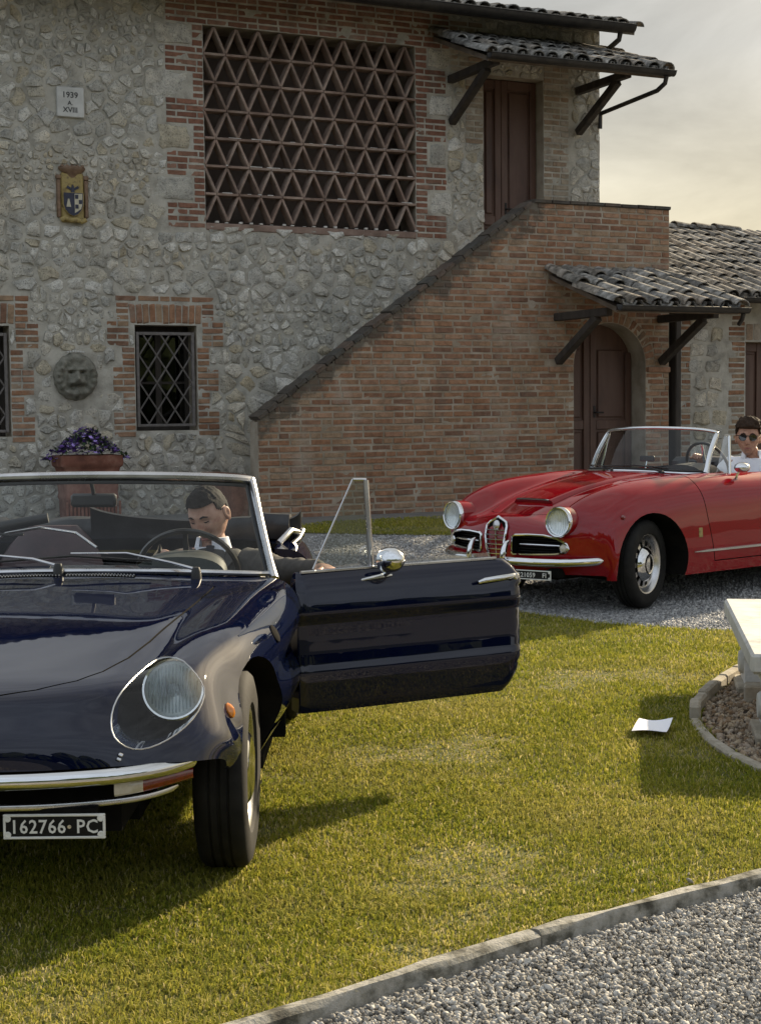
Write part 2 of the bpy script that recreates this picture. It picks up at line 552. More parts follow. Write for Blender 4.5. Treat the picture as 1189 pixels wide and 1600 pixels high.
# grass: the tint attribute is each blade's own colour, patches come from position
m, nt, b = newmat('grass')
at = nd(nt, 'ShaderNodeAttribute', attribute_name='tint')
g1 = ramp(nt, at.outputs['Fac'], [(0, (.13, .165, .018)), (.35, (.25, .255, .030)), (.7, (.39, .355, .055)), (.88, (.46, .395, .13)), (1, (.56, .48, .27))])
pn = pos_noise(nt, 1.1, 5, .6)
g2 = mixc(nt, ramp(nt, pn, [(.46, (0, 0, 0)), (.66, (.8, .8, .8))]), g1, mixc(nt, .55, g1, (.36, .31, .10)))
nt.links.new(g2, b.inputs['Base Color'])
b.inputs['Roughness'].default_value = .8
b.inputs['Specular IOR Level'].default_value = .08
tr = nd(nt, 'ShaderNodeBsdfTranslucent')
nt.links.new(g2, tr.inputs['Color'])
ms = nd(nt, 'ShaderNodeMixShader'); ms.inputs[0].default_value = .42
nt.links.new(b.outputs[0], ms.inputs[1]); nt.links.new(tr.outputs[0], ms.inputs[2])
nt.links.new(ms.outputs[0], nt.nodes['Material Output'].inputs['Surface'])
MT['grass'] = m
MT['meadow'] = mat('meadow', [(.012, .018, .005), (.024, .03, .010)], .95, scale=.6, detail=8, bmp=.6, bscale=20)


def glass_mat(name, tint=(.86, .90, .90), rough=0.0, ior=1.5, boost=1.0):
    m, nt, b = newmat(name)
    nt.nodes.remove(b)
    t = nd(nt, 'ShaderNodeBsdfTransparent'); t.inputs[0].default_value = c4(tint)
    g = nd(nt, 'ShaderNodeBsdfGlossy'); g.inputs['Roughness'].default_value = rough
    lw = nd(nt, 'ShaderNodeLayerWeight', i_Blend=.5)
    p5 = nd(nt, 'ShaderNodeMath', operation='POWER'); p5.inputs[1].default_value = 5.0
    nt.links.new(lw.outputs['Facing'], p5.inputs[0])
    pw = nd(nt, 'ShaderNodeMath', operation='MULTIPLY_ADD', use_clamp=True); pw.inputs[1].default_value = .92; pw.inputs[2].default_value = .045 * boost
    nt.links.new(p5.outputs[0], pw.inputs[0])
    x = nd(nt, 'ShaderNodeMixShader')
    nt.links.new(pw.outputs[0], x.inputs[0]); nt.links.new(t.outputs[0], x.inputs[1]); nt.links.new(g.outputs[0], x.inputs[2])
    nt.links.new(x.outputs[0], nt.nodes['Material Output'].inputs['Surface'])
    return m


MT['glass'] = glass_mat('windscreen_glass', (.82, .86, .87), boost=.75)
MT['lens'] = glass_mat('lens_glass', (.93, .95, .95), rough=.0, boost=1.0)
MT['flute'] = glass_mat('fluted_glass', (.80, .83, .84), rough=.12, boost=2.5)
MT['side_glass'] = glass_mat('side_glass', (.74, .78, .79), boost=5.5)
MT['window_glass'] = glass_mat('window_glass', (.35, .37, .37), boost=1.6)


def paint(name, c, flake=.0, rough=.5):
    m, nt, b = newmat(name)
    col = ramp(nt, pos_noise(nt, 3.0, 3, .5, obj=True), [(.3, tuple(x * .92 for x in c)), (.7, tuple(x * 1.08 for x in c))])
    nt.links.new(col, b.inputs['Base Color'])
    b.inputs['Roughness'].default_value = rough
    b.inputs['Specular IOR Level'].default_value = 0
    b.inputs['Coat Weight'].default_value = 1.0
    b.inputs['Coat Roughness'].default_value = .02
    b.inputs['Coat IOR'].default_value = 1.5
    n = nd(nt, 'ShaderNodeBump', i_Strength=.05, i_Distance=.01)
    nt.links.new(pos_noise(nt, 6, 2, .5, obj=True), n.inputs['Height'])
    nt.links.new(n.outputs['Normal'], b.inputs['Coat Normal'])
    return m


MT['navy'] = paint('navy_paint', (.0014, .0033, .0175))
MT['red'] = paint('red_paint', (.225, .003, .0075))
MT['chrome'] = mat('chrome', [(.62, .63, .64), (.72, .73, .74)], .09, metal=1, scale=4, obj=True, rvar=.04)
MT['dull_chrome'] = mat('dull_chrome', [(.45, .45, .46), (.6, .6, .61)], .28, metal=1, scale=9, obj=True, rvar=.08)
MT['rubber'] = mat('tyre_rubber', [(.007, .007, .007), (.014, .0135, .013)], .8, spec=.25, scale=20, bmp=.2, obj=True)
MT['black'] = mat('black_trim', [(.010, .010, .010), (.018, .018, .018)], .5, scale=20, obj=True)
MT['under'] = mat('underbody', [(.006, .006, .006), (.012, .011, .010)], .95, spec=.05, scale=10, obj=True)
MT['vinyl'] = mat('black_vinyl', [(.010, .010, .011), (.022, .022, .024)], .42, scale=14, bmp=.4, bscale=50, obj=True)
MT['leather'] = mat('dark_leather', [(.03, .012, .014), (.05, .020, .022)], .45, scale=14, bmp=.2, bscale=90, obj=True)
MT['tan_leather'] = mat('black_leather', [(.014, .013, .013), (.028, .026, .025)], .45, scale=14, bmp=.2, bscale=90, obj=True)
MT['dash'] = mat('dashboard_vinyl', [(.035, .04, .036), (.06, .066, .06)], .38, scale=14, bmp=.1, bscale=90, obj=True)
MT['amber'] = mat('amber_lens', [(.55, .16, .015), (.65, .24, .03)], .12, scale=40, obj=True, coat=1)
MT['redlens'] = mat('red_lens', [(.13, .008, .006), (.20, .012, .01)], .12, scale=40, obj=True, coat=1)
MT['clearlens'] = mat('clear_lens', [(.45, .42, .34), (.55, .52, .45)], .12, scale=40, obj=True, coat=1)
MT['silvered'] = mat('silvered_reflector', [(.80, .81, .82), (.9, .9, .9)], .32, metal=1, scale=5, obj=True)
MT['plate'] = mat('plate_black', [(.005, .005, .005), (.009, .009, .009)], .55, spec=.2, scale=9, obj=True)
MT['platewhite'] = mat('plate_white', [(.55, .55, .52), (.66, .66, .63)], .5, scale=9, obj=True)
MT['skin'] = mat('skin', [(.37, .19, .135), (.47, .275, .20), (.52, .32, .24)], .48, scale=28, obj=True, bmp=.25, bscale=160, bdist=.002, spec=.35)
MT['skin2'] = mat('skin_tan', [(.31, .155, .10), (.41, .225, .155), (.45, .26, .185)], .48, scale=28, obj=True, bmp=.25, bscale=160, bdist=.002, spec=.35)
MT['lip'] = mat('lip', [(.26, .09, .075), (.32, .12, .10)], .45, scale=40, obj=True)
MT['hair'] = mat('dark_hair', [(.007, .006, .005), (.016, .012, .010)], .8, spec=.15, scale=60, bmp=.6, bscale=120, obj=True)
MT['hair2'] = mat('brown_hair', [(.022, .013, .008), (.045, .026, .016)], .75, spec=.2, scale=60, bmp=.6, bscale=120, obj=True)
MT['suit'] = mat('grey_suit', [(.040, .037, .033), (.062, .057, .05)], .85, scale=40, bmp=.3, bscale=200, obj=True)
MT['shirt'] = mat('white_shirt', [(.66, .68, .74), (.76, .78, .84)], .8, scale=9, bmp=.3, bscale=25, obj=True)
MT['trouser'] = mat('dark_trousers', (.02, .02, .025), .85)
MT['shades'] = mat('sunglasses', (.008, .006, .006), .12, obj=True, coat=1)
MT['wood_rim'] = mat('steering_rim', [(.014, .012, .010), (.03, .024, .018)], .3, scale=20, obj=True, coat=.5)
# ================================================================== ground
def gz(y):
    t = min(1, max(0, (y - 9.3) / 7.2))
    return .25 * t * t * (3 - 2 * t)


def gz_np(y):
    t = np.clip((y - 9.3) / 7.2, 0, 1)
    return .25 * t * t * (3 - 2 * t)


def sheet(name, poly, dz, mats, step=.25, **k):
    """ground-following sheet inside a polygon: cut grid"""
    bm = bmesh.new()
    f = bm.faces.new([bm.verts.new((p[0], p[1], 0)) for p in poly])
    ys = [p[1] for p in poly]
    y = max(min(ys), 9.0)
    while y < max(ys):
        if y > min(ys):
            bmesh.ops.bisect_plane(bm, geom=bm.verts[:] + bm.edges[:] + bm.faces[:], plane_co=(0, y, 0), plane_no=(0, 1, 0))
        y += step
        if y > 18: break
    bmesh.ops.triangulate(bm, faces=bm.faces[:])
    for v in bm.verts: v.co.z = gz(v.co.y) + dz
    return bm_obj(name, bm, mats, smooth=False, **k)


bm = bmesh.new()
ysg = [-260, -60, -20] + [i * 1.0 for i in range(-4, 9)] + [9 + i * .25 for i in range(36)] + [18.5, 22, 30, 60, 200, 700]
xsg = [-500, -120, -30, -8, 0, 8, 30, 120, 500]
vv = [[bm.verts.new((x, y, gz(y))) for x in xsg] for y in ysg]
for j in range(len(ysg) - 1):
    for i in range(len(xsg) - 1):
        bm.faces.new((vv[j][i], vv[j][i + 1], vv[j + 1][i + 1], vv[j + 1][i]))
bm_obj('ground', bm, MT['ground'], smooth=True, angle=80, kind='structure')

KERB = [(-3.2, 2.20), (-2.4, 2.45), (-1.5, 2.60), (-.8, 2.98), (-.186, 3.436), (.381, 3.905), (1.135, 4.43), (1.8, 4.92), (2.6, 5.50), (3.6, 6.15)]
KC = [(p.x, p.y) for p in curve_pts([(x, y, 0) for x, y in KERB], 60)]
BED = [(2.75, 8.45), (2.25, 8.3), (1.83, 7.83), (1.50, 7.10), (1.41, 6.72), (1.40, 6.25), (1.47, 5.83), (1.66, 5.5), (2.0, 5.35), (2.6, 5.95), (3.4, 6.35), (3.4, 8.4)]
for k_, fp in enumerate(([(-260, 27), (260, 27), (500, 690), (-500, 690)], [(-300, -2), (-9.5, -2), (-9.5, 26.9), (-300, 26.9)], [(15, .3), (300, .3), (300, 26.9), (15, 26.9)])):
    sheet('meadow', fp, .004, MT['meadow'], kind='structure')
REAR_LAWN = [(-60, -70), (60, -70), (60, .2), (-60, -1.6)]
sheet('rear_lawn', REAR_LAWN, .005, MT['meadow'], kind='structure')
FAR_EDGE = [(7.5, 8.6), (4.2, 9.0), (2.34, 9.38), (1.9, 9.6), (1.41, 9.85), (.975, 10.35), (.4, 10.75), (-.6, 11.1), (-3, 11.4), (-7.5, 11.6)]
LAWN = [(x, y + .05) for x, y in KC] + [(5.2, 6.6)] + FAR_EDGE + [(-7.5, 2.4)]
sheet('lawn', LAWN, .004, MT['lawn_soil'], kind='structure')
STRIP = [(-1.4, 15.35), (.03, 16.10), (.73, 16.42), (2.4, 17.2), (3.3, 16.9), (2.6, 15.3), (1.6, 14.7), (.64, 14.50), (-.2, 14.66), (-1.2, 14.95)]
sheet('lawn_strip', STRIP, .006, MT['lawn_soil'], kind='structure')
sheet('flower_bed', BED, .007, MT['soil'], kind='structure')

# kerb of old concrete, cast in lengths
KO = empty('kerb', (0, 0, 0), kind='structure')
i0 = 0
seglens = [12, 11, 10, 9, 9, 8]
for q, n_ in enumerate(seglens):
    seg = KC[i0:i0 + n_ + 1]
    i0 += n_
    if len(seg) < 2: break
    mb = MB()
    vs_, N = [], len(seg)
    for i, (x, y) in enumerate(seg):
        a, b_ = seg[max(i - 1, 0)], seg[min(i + 1, N - 1)]
        t = Vector((b_[0] - a[0], b_[1] - a[1], 0)).normalized()
        nn = Vector((-t.y, t.x, 0))
        p = Vector((x, y, 0))
        if i == 0: p += t * .004
        if i == N - 1: p -= t * .004
        j = lambda s_: R.uniform(-s_, s_)
        vs_ += [p + nn * (-.008 + j(.004)) + Vector((0, 0, -.12)), p + nn * (-.003 + j(.006)) + Vector((0, 0, .026 + j(.004))), p + nn * (.007 + j(.005)) + Vector((0, 0, .039 + j(.004))),
                p + nn * (.040 + j(.007)) + Vector((0, 0, .037 + j(.004))), p + nn * (.054 + j(.007)) + Vector((0, 0, .022)), p + nn * .076 + Vector((0, 0, -.08))]
    f = []
    for i in range(N - 1):
        for k in range(5): f.append((i * 6 + k, (i + 1) * 6 + k, (i + 1) * 6 + k + 1, i * 6 + k + 1))
    f += [(0, 1, 2, 3, 4, 5), tuple((N - 1) * 6 + k for k in range(5, -1, -1))]
    mb.add(vs_, f).obj('kerb_stone', MT['kerb'], KO, smooth=True, angle=35)

# ================================================================== house frame
AL = rad(25.5)
HO = Vector((-0.24885, 18.2185, 0))


def hloc(s, y, z=0):
    return HO + Vector((math.cos(AL) * s - math.sin(AL) * y, math.sin(AL) * s + math.cos(AL) * y, z))


APRON = [hloc(-2.4, -1.0), hloc(-2.4, -2.15), hloc(0.5, -2.35), hloc(3.9, -2.45), hloc(8, -2.2), hloc(8, -.3), hloc(3.5, -.4), hloc(3.5, -1.3), hloc(-1.8, -1.3), hloc(-1.85, -.9)]
sheet('paved_apron', [(p.x, p.y) for p in APRON], .008, MT['apron'], kind='structure')

# ---- brick piece variants


def brick_mesh(seed, bw=.03, bh=.10):
    r = random.Random(seed)
    j = lambda a: r.uniform(-a, a)
    V = [(-.5, .5, -.5), (.5, .5, -.5), (.5, .5, .5), (-.5, .5, .5)]
    a = [(-.5 + abs(j(.015)), -.38, -.5 + abs(j(.06))), (.5 - abs(j(.015)), -.38, -.5 + abs(j(.06))), (.5 - abs(j(.015)), -.38, .5 - abs(j(.06))), (-.5 + abs(j(.015)), -.38, .5 - abs(j(.06)))]
    c = [(x * (1 - 2 * bw) + j(.01), -.5 + j(.03), z * (1 - 2 * bh) + j(.03)) for x, _, z in a]
    V = V + a + c
    F = [(8, 9, 10, 11)]
    for k in range(4):
        l = (k + 1) % 4
        F += [(k, l, 4 + l, 4 + k), (4 + k, 4 + l, 8 + l, 8 + k)]
    return V, F


def mk_variants(n, mats, nm):
    out = []
    for i in range(n):
        me = MB().add(*brick_mesh(100 + i)).mesh(nm)
        me.materials.append(mats)
        out.append(me)
    return out


BM_BRICK = mk_variants(6, MT['brick'], 'brick')
BM_STAIR = mk_variants(6, MT['stair_brick'], 'brick')
BM_QUOIN = mk_variants(6, MT['quoin'], 'quoin_brick')
BM_PALE = mk_variants(5, MT['pale_brick'], 'pale_brick')
BM_COP = mk_variants(5, MT['coping'], 'coping_brick')


def put_brick(var, parent, s, z, w, h, y=0., depth=.1, proud=.005, name='brick', rot=0.):
    o = link(name, R.choice(var), None, parent)
    o.location = (s, y - proud - R.uniform(-.003, .004) + depth / 2, z)
    o.scale = (w, depth, h)
    o.rotation_euler = (0, rot + R.uniform(-.012, .012), R.uniform(-.012, .012))
    return o


def course(s0, s1, z, h, L=.245, off=0., gap=.012):
    """bricks of one course as (s centre, width)"""
    out, s = [], s0
    first = True
    while s < s1 - .03:
        w = (off if first and off > .04 else L * R.choice([1, 1, 1, 1.04, .96, .5]))
        first = False
        e_ = min(s + w, s1)
        if s1 - e_ < .05: e_ = s1
        out.append(((s + e_) / 2, e_ - s - gap))
        s = e_
    return out


def wall_grid(s0, s1, z0, z1, y, step, hole, amp=.006, snap=(), seed=3):
    """lumpy mortar sheet facing -y with holes; snap: s values and z values to be met exactly"""
    def lines(a, b_, extra):
        l = list(np.arange(a, b_, step)) + [b_]
        for e_ in extra:
            if a < e_ < b_:
                i = min(range(len(l)), key=lambda q: abs(l[q] - e_)); l[i] = e_
        return np.array(sorted(set(l)))
    S, Z = lines(s0, s1, snap[0] if snap else ()), lines(z0, z1, snap[1] if snap else ())
    V = np.zeros((len(Z), len(S), 3))
    V[..., 0] = S[None, :]; V[..., 2] = Z[:, None]
    for j in range(len(Z)):
        for i in range(len(S)):
            p = Vector((S[i] * 6, seed, Z[j] * 6))
            V[j, i, 1] = y + amp * (mnoise.noise(p) + .7 * mnoise.noise(p * 2.7))
    idx = np.arange(len(S) * len(Z)).reshape(len(Z), len(S))
    sc, zc = (S[:-1] + S[1:]) / 2, (Z[:-1] + Z[1:]) / 2
    gs, gzz = np.meshgrid(sc, zc)
    keep = ~hole(gs, gzz)
    F = np.stack([idx[:-1, :-1], idx[:-1, 1:], idx[1:, 1:], idx[1:, :-1]], -1)[keep]
    return V.reshape(-1, 3), F


HOUSE = empty('stone_house', HO, AL, label='old farmhouse of rubble stone with brick quoins and a big terracotta lattice window', cat='house')
LAT = (-1.853, .785, 3.48, 5.69)       # lattice opening s0,s1,z0,z1
WIN = (-2.70, -1.985, 1.19, 2.36)
WIN2 = (-4.80, -4.075, 1.15, 2.33)
UD = (1.71, 2.56, 2.78, 5.44)          # upper door
OPEN = [LAT, WIN, WIN2, UD]
S_MIN, S_MAX, Z_TOP = -6.2, 3.385, 6.12


def stair_top(s):
    return np.where(s < 1.57, 1.31 + (s + 1.79) * .7173, 3.74)


def hole_h(s, z):
    h = np.zeros(s.shape, bool)
    for a, b_, c, d in OPEN: h |= (s > a) & (s < b_) & (z > c) & (z < d)
    return h


V, F = wall_grid(S_MIN, S_MAX, 0.0, Z_TOP, .001, .028, hole_h, .0085,
                 ([o[0] for o in OPEN] + [o[1] for o in OPEN], [o[2] for o in OPEN] + [o[3] for o in OPEN]))
np_mesh('wall', V, F, MT['mortar'], smooth=True, parent=HOUSE)
mb = MB()
D = .42
for (a, b_, c, d) in OPEN:              # reveals
    mb.add([(a, .003, c), (a, .003, d), (a, D, d), (a, D, c)], [(0, 1, 2, 3)])
    mb.add([(b_, .003, c), (b_, D, c), (b_, D, d), (b_, .003, d)], [(0, 1, 2, 3)])
    mb.add([(a, .003, d), (b_, .003, d), (b_, D, d), (a, D, d)], [(0, 1, 2, 3)])
    mb.add([(a, .003, c), (a, D, c), (b_, D, c), (b_, .003, c)], [(0, 1, 2, 3)])
# the rest of the house body: side and back walls
mb.box((S_MAX - .02, .012, 0), (S_MAX, 7, Z_TOP)); mb.box((S_MIN, 7, 0), (S_MAX, 7.2, Z_TOP)); mb.box((S_MIN - .2, .012, 0), (S_MIN, 7, Z_TOP))
mb.obj('masonry', MT['brick_mortar'], HOUSE)
mb = MB()
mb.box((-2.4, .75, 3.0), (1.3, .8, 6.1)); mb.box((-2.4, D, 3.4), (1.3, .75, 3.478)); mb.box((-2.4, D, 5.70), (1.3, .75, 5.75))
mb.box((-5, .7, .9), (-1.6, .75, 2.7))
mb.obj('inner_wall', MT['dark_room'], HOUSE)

# ---- brick dressings of the house, one object per brick
ch = .0715
HB = []                                  # (s, z, w, h, variant)
REG = []                                 # regions kept free of stones


def fill_bricks(s0, s1, z0, z1, var, L=.245, h=ch):
    n_ = max(1, round((z1 - z0) / h)); hh = (z1 - z0) / n_
    for k in range(n_):
        for s, w in course(s0, s1, z0 + k * hh, hh, L, off=(L * .5 if k % 2 else 0)):
            HB.append((s, z0 + (k + .5) * hh, w, hh - .013, var))
    REG.append((s0, s1, z0, z1))


z = LAT[2] - .04
k = 0
while z < LAT[3] - .02:
    z2 = min(z + 4 * ch, LAT[3])
    if k % 2 == 0:
        fill_bricks(-2.30, LAT[0], z, z2, BM_QUOIN)
    else:
        fill_bricks(-1.985, LAT[0], z, z2, BM_QUOIN)
    if k % 2 == 0:
        fill_bricks(LAT[1], 1.20, z, z2, BM_QUOIN)
    else:
        fill_bricks(LAT[1], .945, z, z2, BM_QUOIN)
    z = z2; k += 1
fill_bricks(-2.29, 1.25, LAT[3], 6.10, BM_QUOIN)
TOOTH = []
z = LAT[2] - .04 + 4 * ch
while z < LAT[3] - .1:
    z2 = min(z + 4 * ch, LAT[3])
    TOOTH += [(-2.46 + R.uniform(-.1, .1), -1.99, z + .005, z2 - .005), (.95, 1.23 + R.uniform(-.03, .08), z + .005, z2 - .005)]
    z += 8 * ch
REG += TOOTH
# upper door jambs of pale, lime-washed brick
fill_bricks(2.56, 2.93, 3.6, 5.62, BM_PALE)
fill_bricks(1.25, 1.71, 5.44, 6.05, BM_PALE)
fill_bricks(1.46, 1.71, 4.6, 5.44, BM_PALE)
for w_ in (WIN, WIN2):                   # ground floor windows
    a, b_, c, d = w_
    n_ = 11
    for q in range(n_):                  # flat arch of bricks on end
        s = a - .06 + (b_ - a + .12) * (q + .5) / n_
        HB.append((s, d + .125, (b_ - a + .12) / n_ - .011, .235, BM_BRICK, (s - (a + b_) / 2) * .16))
    REG.append((a - .06, b_ + .06, d, d + .25))
    for s, w in course(a - .22, b_ + .22, 0, 0, .25): HB.append((s, d + .29, w, ch - .012, BM_BRICK))
    REG.append((a - .22, b_ + .22, d + .25, d + .33))
    for side in (-1, 1):
        z = c - .07; k = 0
        while z < d + .245:
            z2 = min(z + ch * (3 if k % 2 else 4), d + .25)
            wd = .26 if k % 2 == 0 else .15
            e_ = (a if side < 0 else b_)
            if z > d - .01 or z2 > d + .01:
                e_ += side * .06
            fill_bricks(e_ - wd if side < 0 else e_, e_ if side < 0 else e_ + wd, z, z2, BM_BRICK)
            z = z2; k += 1


def on_view(s, z): return s > -4.42 and (z > stair_top(np.array(s)) - .35 or s < -1.7)


HB = [q for q in HB if on_view(q[0], q[1])]
for q in HB:
    put_brick(q[4], HOUSE, q[0], q[1], q[2], q[3], rot=(q[5] if len(q) > 5 else 0.))

# ---- rubble stones: irregular Voronoi cells, clipped round the openings
PLAQ = (-3.515, -3.215, 4.56, 4.88)
COAT = (-3.52, -3.21, 3.42, 4.06)
LION = (-3.62, -3.13, 1.53, 2.06)
BLOCK = OPEN + REG + [PLAQ, COAT, LION]
seeds = []
z = .02
while z < 6.2:
    hrow = R.choice([.05, .065, .08, .10, .13, .17])
    s = -6.35 + R.uniform(0, .2)
    while s < S_MAX + .1:
        w = hrow * R.uniform(.9, 2.6)
        seeds.append((s + w / 2, z + hrow / 2 + R.uniform(-.022, .022)))
        s += w
    z += hrow
big = [s_ for s_ in seeds if R.random() < .05]
seeds = [s_ for s_ in seeds if not any(0 < abs(s_[0] - b_[0]) + abs(s_[1] - b_[1]) < .12 for b_ in big)]
SD = np.array([s_ for s_ in seeds if (s_[0] > 2.9 and s_[1] > 3.3) or on_view(s_[0], s_[1]) or s_[0] <= -4.42])


def clip(poly, n_, d_):
    out = []
    for i in range(len(poly)):
        a, b_ = poly[i], poly[(i + 1) % len(poly)]
        da, db = n_[0] * a[0] + n_[1] * a[1] - d_, n_[0] * b_[0] + n_[1] * b_[1] - d_
        if da <= 0: out.append(a)
        if da * db < 0:
            t = da / (da - db); out.append((a[0] + (b_[0] - a[0]) * t, a[1] + (b_[1] - a[1]) * t))
    return out


def stone_geo(poly, rnd, gap):
    """polygon -> rounded, tilted, chipped stone face (local verts about centroid), faces"""
    c = np.mean(poly, 0)
    P = [np.array(p) for p in poly]
    # shrink by gap along the direction to the centroid
    Q = []
    for p in P:
        v = p - c; l = max(np.hypot(*v), 1e-6)
        Q.append(c + v * max(.3, (l - gap) / l) * rnd.uniform(.90, 1.03))
    pts = []
    for i in range(len(Q)):               # corner cutting with jitter
        a, b_ = Q[i], Q[(i + 1) % len(Q)]
        l = np.hypot(*(b_ - a))
        if l < .035:
            pts.append((a + b_) / 2); continue
        for t in ((.10, .5, .90) if l > .10 else (.14, .86)):
            j = min(.016, l * .12)
            pts.append(a + (b_ - a) * t + np.array([rnd.uniform(-j, j), rnd.uniform(-j, j)]))
    n_ = len(pts)
    hgt = rnd.uniform(.007, .021)
    tx, tz = rnd.uniform(-.07, .07), rnd.uniform(-.09, .09)
    V, F = [], []
    for lev, (sc, yy) in enumerate(((1.06, .03), (1.0, .002 - hgt * .45), (.91, -hgt), )):
        for p in pts:
            q = (p - c) * (sc - (rnd.uniform(0, .16) if lev == 2 else rnd.uniform(0, .05) if lev == 1 else 0))
            y = yy + (tx * q[0] + tz * q[1] + rnd.uniform(-.003, .003) if lev else 0)
            V.append((q[0], y, q[1]))
    V.append((rnd.uniform(-.01, .01), -hgt + rnd.uniform(-.008, .006), rnd.uniform(-.01, .01)))
    for lv in range(2):
        for i in range(n_):
            j = (i + 1) % n_
            F.append((lv * n_ + i, lv * n_ + j, (lv + 1) * n_ + j, (lv + 1) * n_ + i))
    for i in range(n_): F.append((2 * n_ + i, 2 * n_ + (i + 1) % n_, 3 * n_))
    return c, V, F


cells = []
for i, s_ in enumerate(SD):
    if any(a < s_[0] < b_ and c < s_[1] < d for a, b_, c, d in BLOCK): continue
    d2 = ((SD - s_) ** 2).sum(1)
    poly = [(s_[0] - .3, s_[1] - .2), (s_[0] + .3, s_[1] - .2), (s_[0] + .3, s_[1] + .2), (s_[0] - .3, s_[1] + .2)]
    for j in np.argsort(d2)[1:26]:
        m_ = (SD[j] + s_) / 2; n_ = SD[j] - s_
        poly = clip(poly, n_, n_ @ m_)
        if len(poly) < 3: break
    for a, b_, c, d in BLOCK:
        if len(poly) < 3: break
        if max(p[0] for p in poly) > a and min(p[0] for p in poly) < b_ and max(p[1] for p in poly) > c and min(p[1] for p in poly) < d:
            o_ = [(a - s_[0], (1, 0), a), (s_[0] - b_, (-1, 0), -b_), (c - s_[1], (0, 1), c), (s_[1] - d, (0, -1), -d)]
            o_ = max(o_); poly = clip(poly, o_[1], o_[2])
    poly = clip(poly, (-1, 0), 6.19) if len(poly) > 2 else poly
    poly = clip(poly, (1, 0), S_MAX) if len(poly) > 2 else poly
    poly = clip(poly, (0, 1), 6.1) if len(poly) > 2 else poly
    if len(poly) < 3: continue
    A = .5 * abs(sum(poly[k][0] * poly[(k + 1) % len(poly)][1] - poly[(k + 1) % len(poly)][0] * poly[k][1] for k in range(len(poly))))
    if A < .0022: continue
    cells.append((A if s_[0] > -4.4 else A * .01, poly))
for a, b_, c, d in TOOTH:
    j = lambda: R.uniform(-.008, .008)
    cells.append((9, [(a + j(), c + j()), (b_, c + j()), (b_, d + j()), ((a + b_) / 2, d + j()), (a + j(), d + j())]))
cells.sort(key=lambda q: -q[0])
rest = MB()
for k, (A, poly) in enumerate(cells):
    # some stones almost drown in the mortar
    c, V, F = stone_geo(poly, R, R.choice([.006, .010, .016, .024]) if A < .03 else R.choice([.008, .014, .022]))
    sink = R.choice([-.003, 0, 0, .004, .008])
    if k < 298:
        me = MB().add(V, F).mesh('stone', smooth=True, angle=44)
        link('stone', me, MT['stone'], HOUSE, loc=(c[0], sink, c[1]))
    else:
        rest.add([(v[0] + c[0], v[1] + sink, v[2] + c[1]) for v in V], F)
rest.obj('small_stone', MT['stone_mass'], HOUSE, smooth=True, angle=44, kind='stuff')

# ---- lattice window: triangular brick bars
LW = empty('lattice_window', (0, 0, 0), parent=HOUSE)
nrow, ncol = 7, 10
a, b_, c, d = LAT
rh, cw = (d - c - .05) / nrow, (b_ - a) / ncol
bar_me = {}


def bar(p, q, wd=.036, depth=.13, y=.06):
    L = math.hypot(q[0] - p[0], q[1] - p[1])
    key = (round(L, 2), wd, R.randrange(3))
    if key not in bar_me:
        V, F = brick_mesh(R.randrange(999), .012, .12)
        V = [(v[0] * L, v[1] * depth, v[2] * wd) for v in V]
        bar_me[key] = MB().add(V, F).mesh('lattice_bar'); bar_me[key].materials.append(MT['lattice'])
    o = link('lattice_bar', bar_me[key], None, LW)
    o.location = ((p[0] + q[0]) / 2, y + R.uniform(-.004, .004), (p[1] + q[1]) / 2)
    o.rotation_euler = (R.uniform(-.02, .02), -math.atan2(q[1] - p[1], q[0] - p[0]), 0)


for r_ in range(nrow):
    z0_, z1_ = c + .045 + r_ * rh, c + .045 + (r_ + 1) * rh
    up_half = (r_ % 2 == 0)
    for k in range(ncol + 1):
        sb = a + cw * (k + (.5 if not up_half else 0.))       # nodes on the lower line
        for dx in (-.5, .5):
            st = sb + dx * cw
            if sb < a - .01 or sb > b_ + .01: continue
            s0_, s1_ = sb, st
            if min(s0_, s1_) < a - .01 or max(s0_, s1_) > b_ + .01: continue
            bar((s0_, z0_ + .012), (s1_, z1_ - .012))
    if r_ > 0:
        lo_half = (r_ % 2 == 1)
        for k in range(ncol + 1):
            s0_ = a + cw * (k - (.5 if lo_half else 0)); s1_ = s0_ + cw
            s0_, s1_ = max(s0_, a), min(s1_, b_)
            if s1_ - s0_ > .05: bar((s0_, z0_), (s1_, z0_), .034, .14, .055)
mb = MB().cbox((a, -.012, c - .05), (b_, .25, c + .03), .01)
mb.obj('sill', MT['lattice'], LW)
mb = MB()
for k in range(46):                     # flaking lime-wash on the ledges
    r_ = R.choice([1, 2, 2, 3, 3, 3, 2])
    s = R.uniform(a + .15, b_ - .1); w = R.uniform(.02, .16)
    z0_ = c + .045 + r_ * rh
    mb.cbox((s, -.012, z0_ + .008), (min(s + w, b_), .0, z0_ + R.uniform(.017, .022)), .002)
for k in range(20):
    s = a + cw * (k * .5 + .5) + R.uniform(-.02, .02)
    mb.cbox((s - .018, -.014, c + .031), (s + .02, .02, c + .031 + R.uniform(.006, .025)), .003)
mb.obj('lime_flake', MT['whitewash'], LW, kind='stuff')

# ---- iron grilles of the ground floor windows


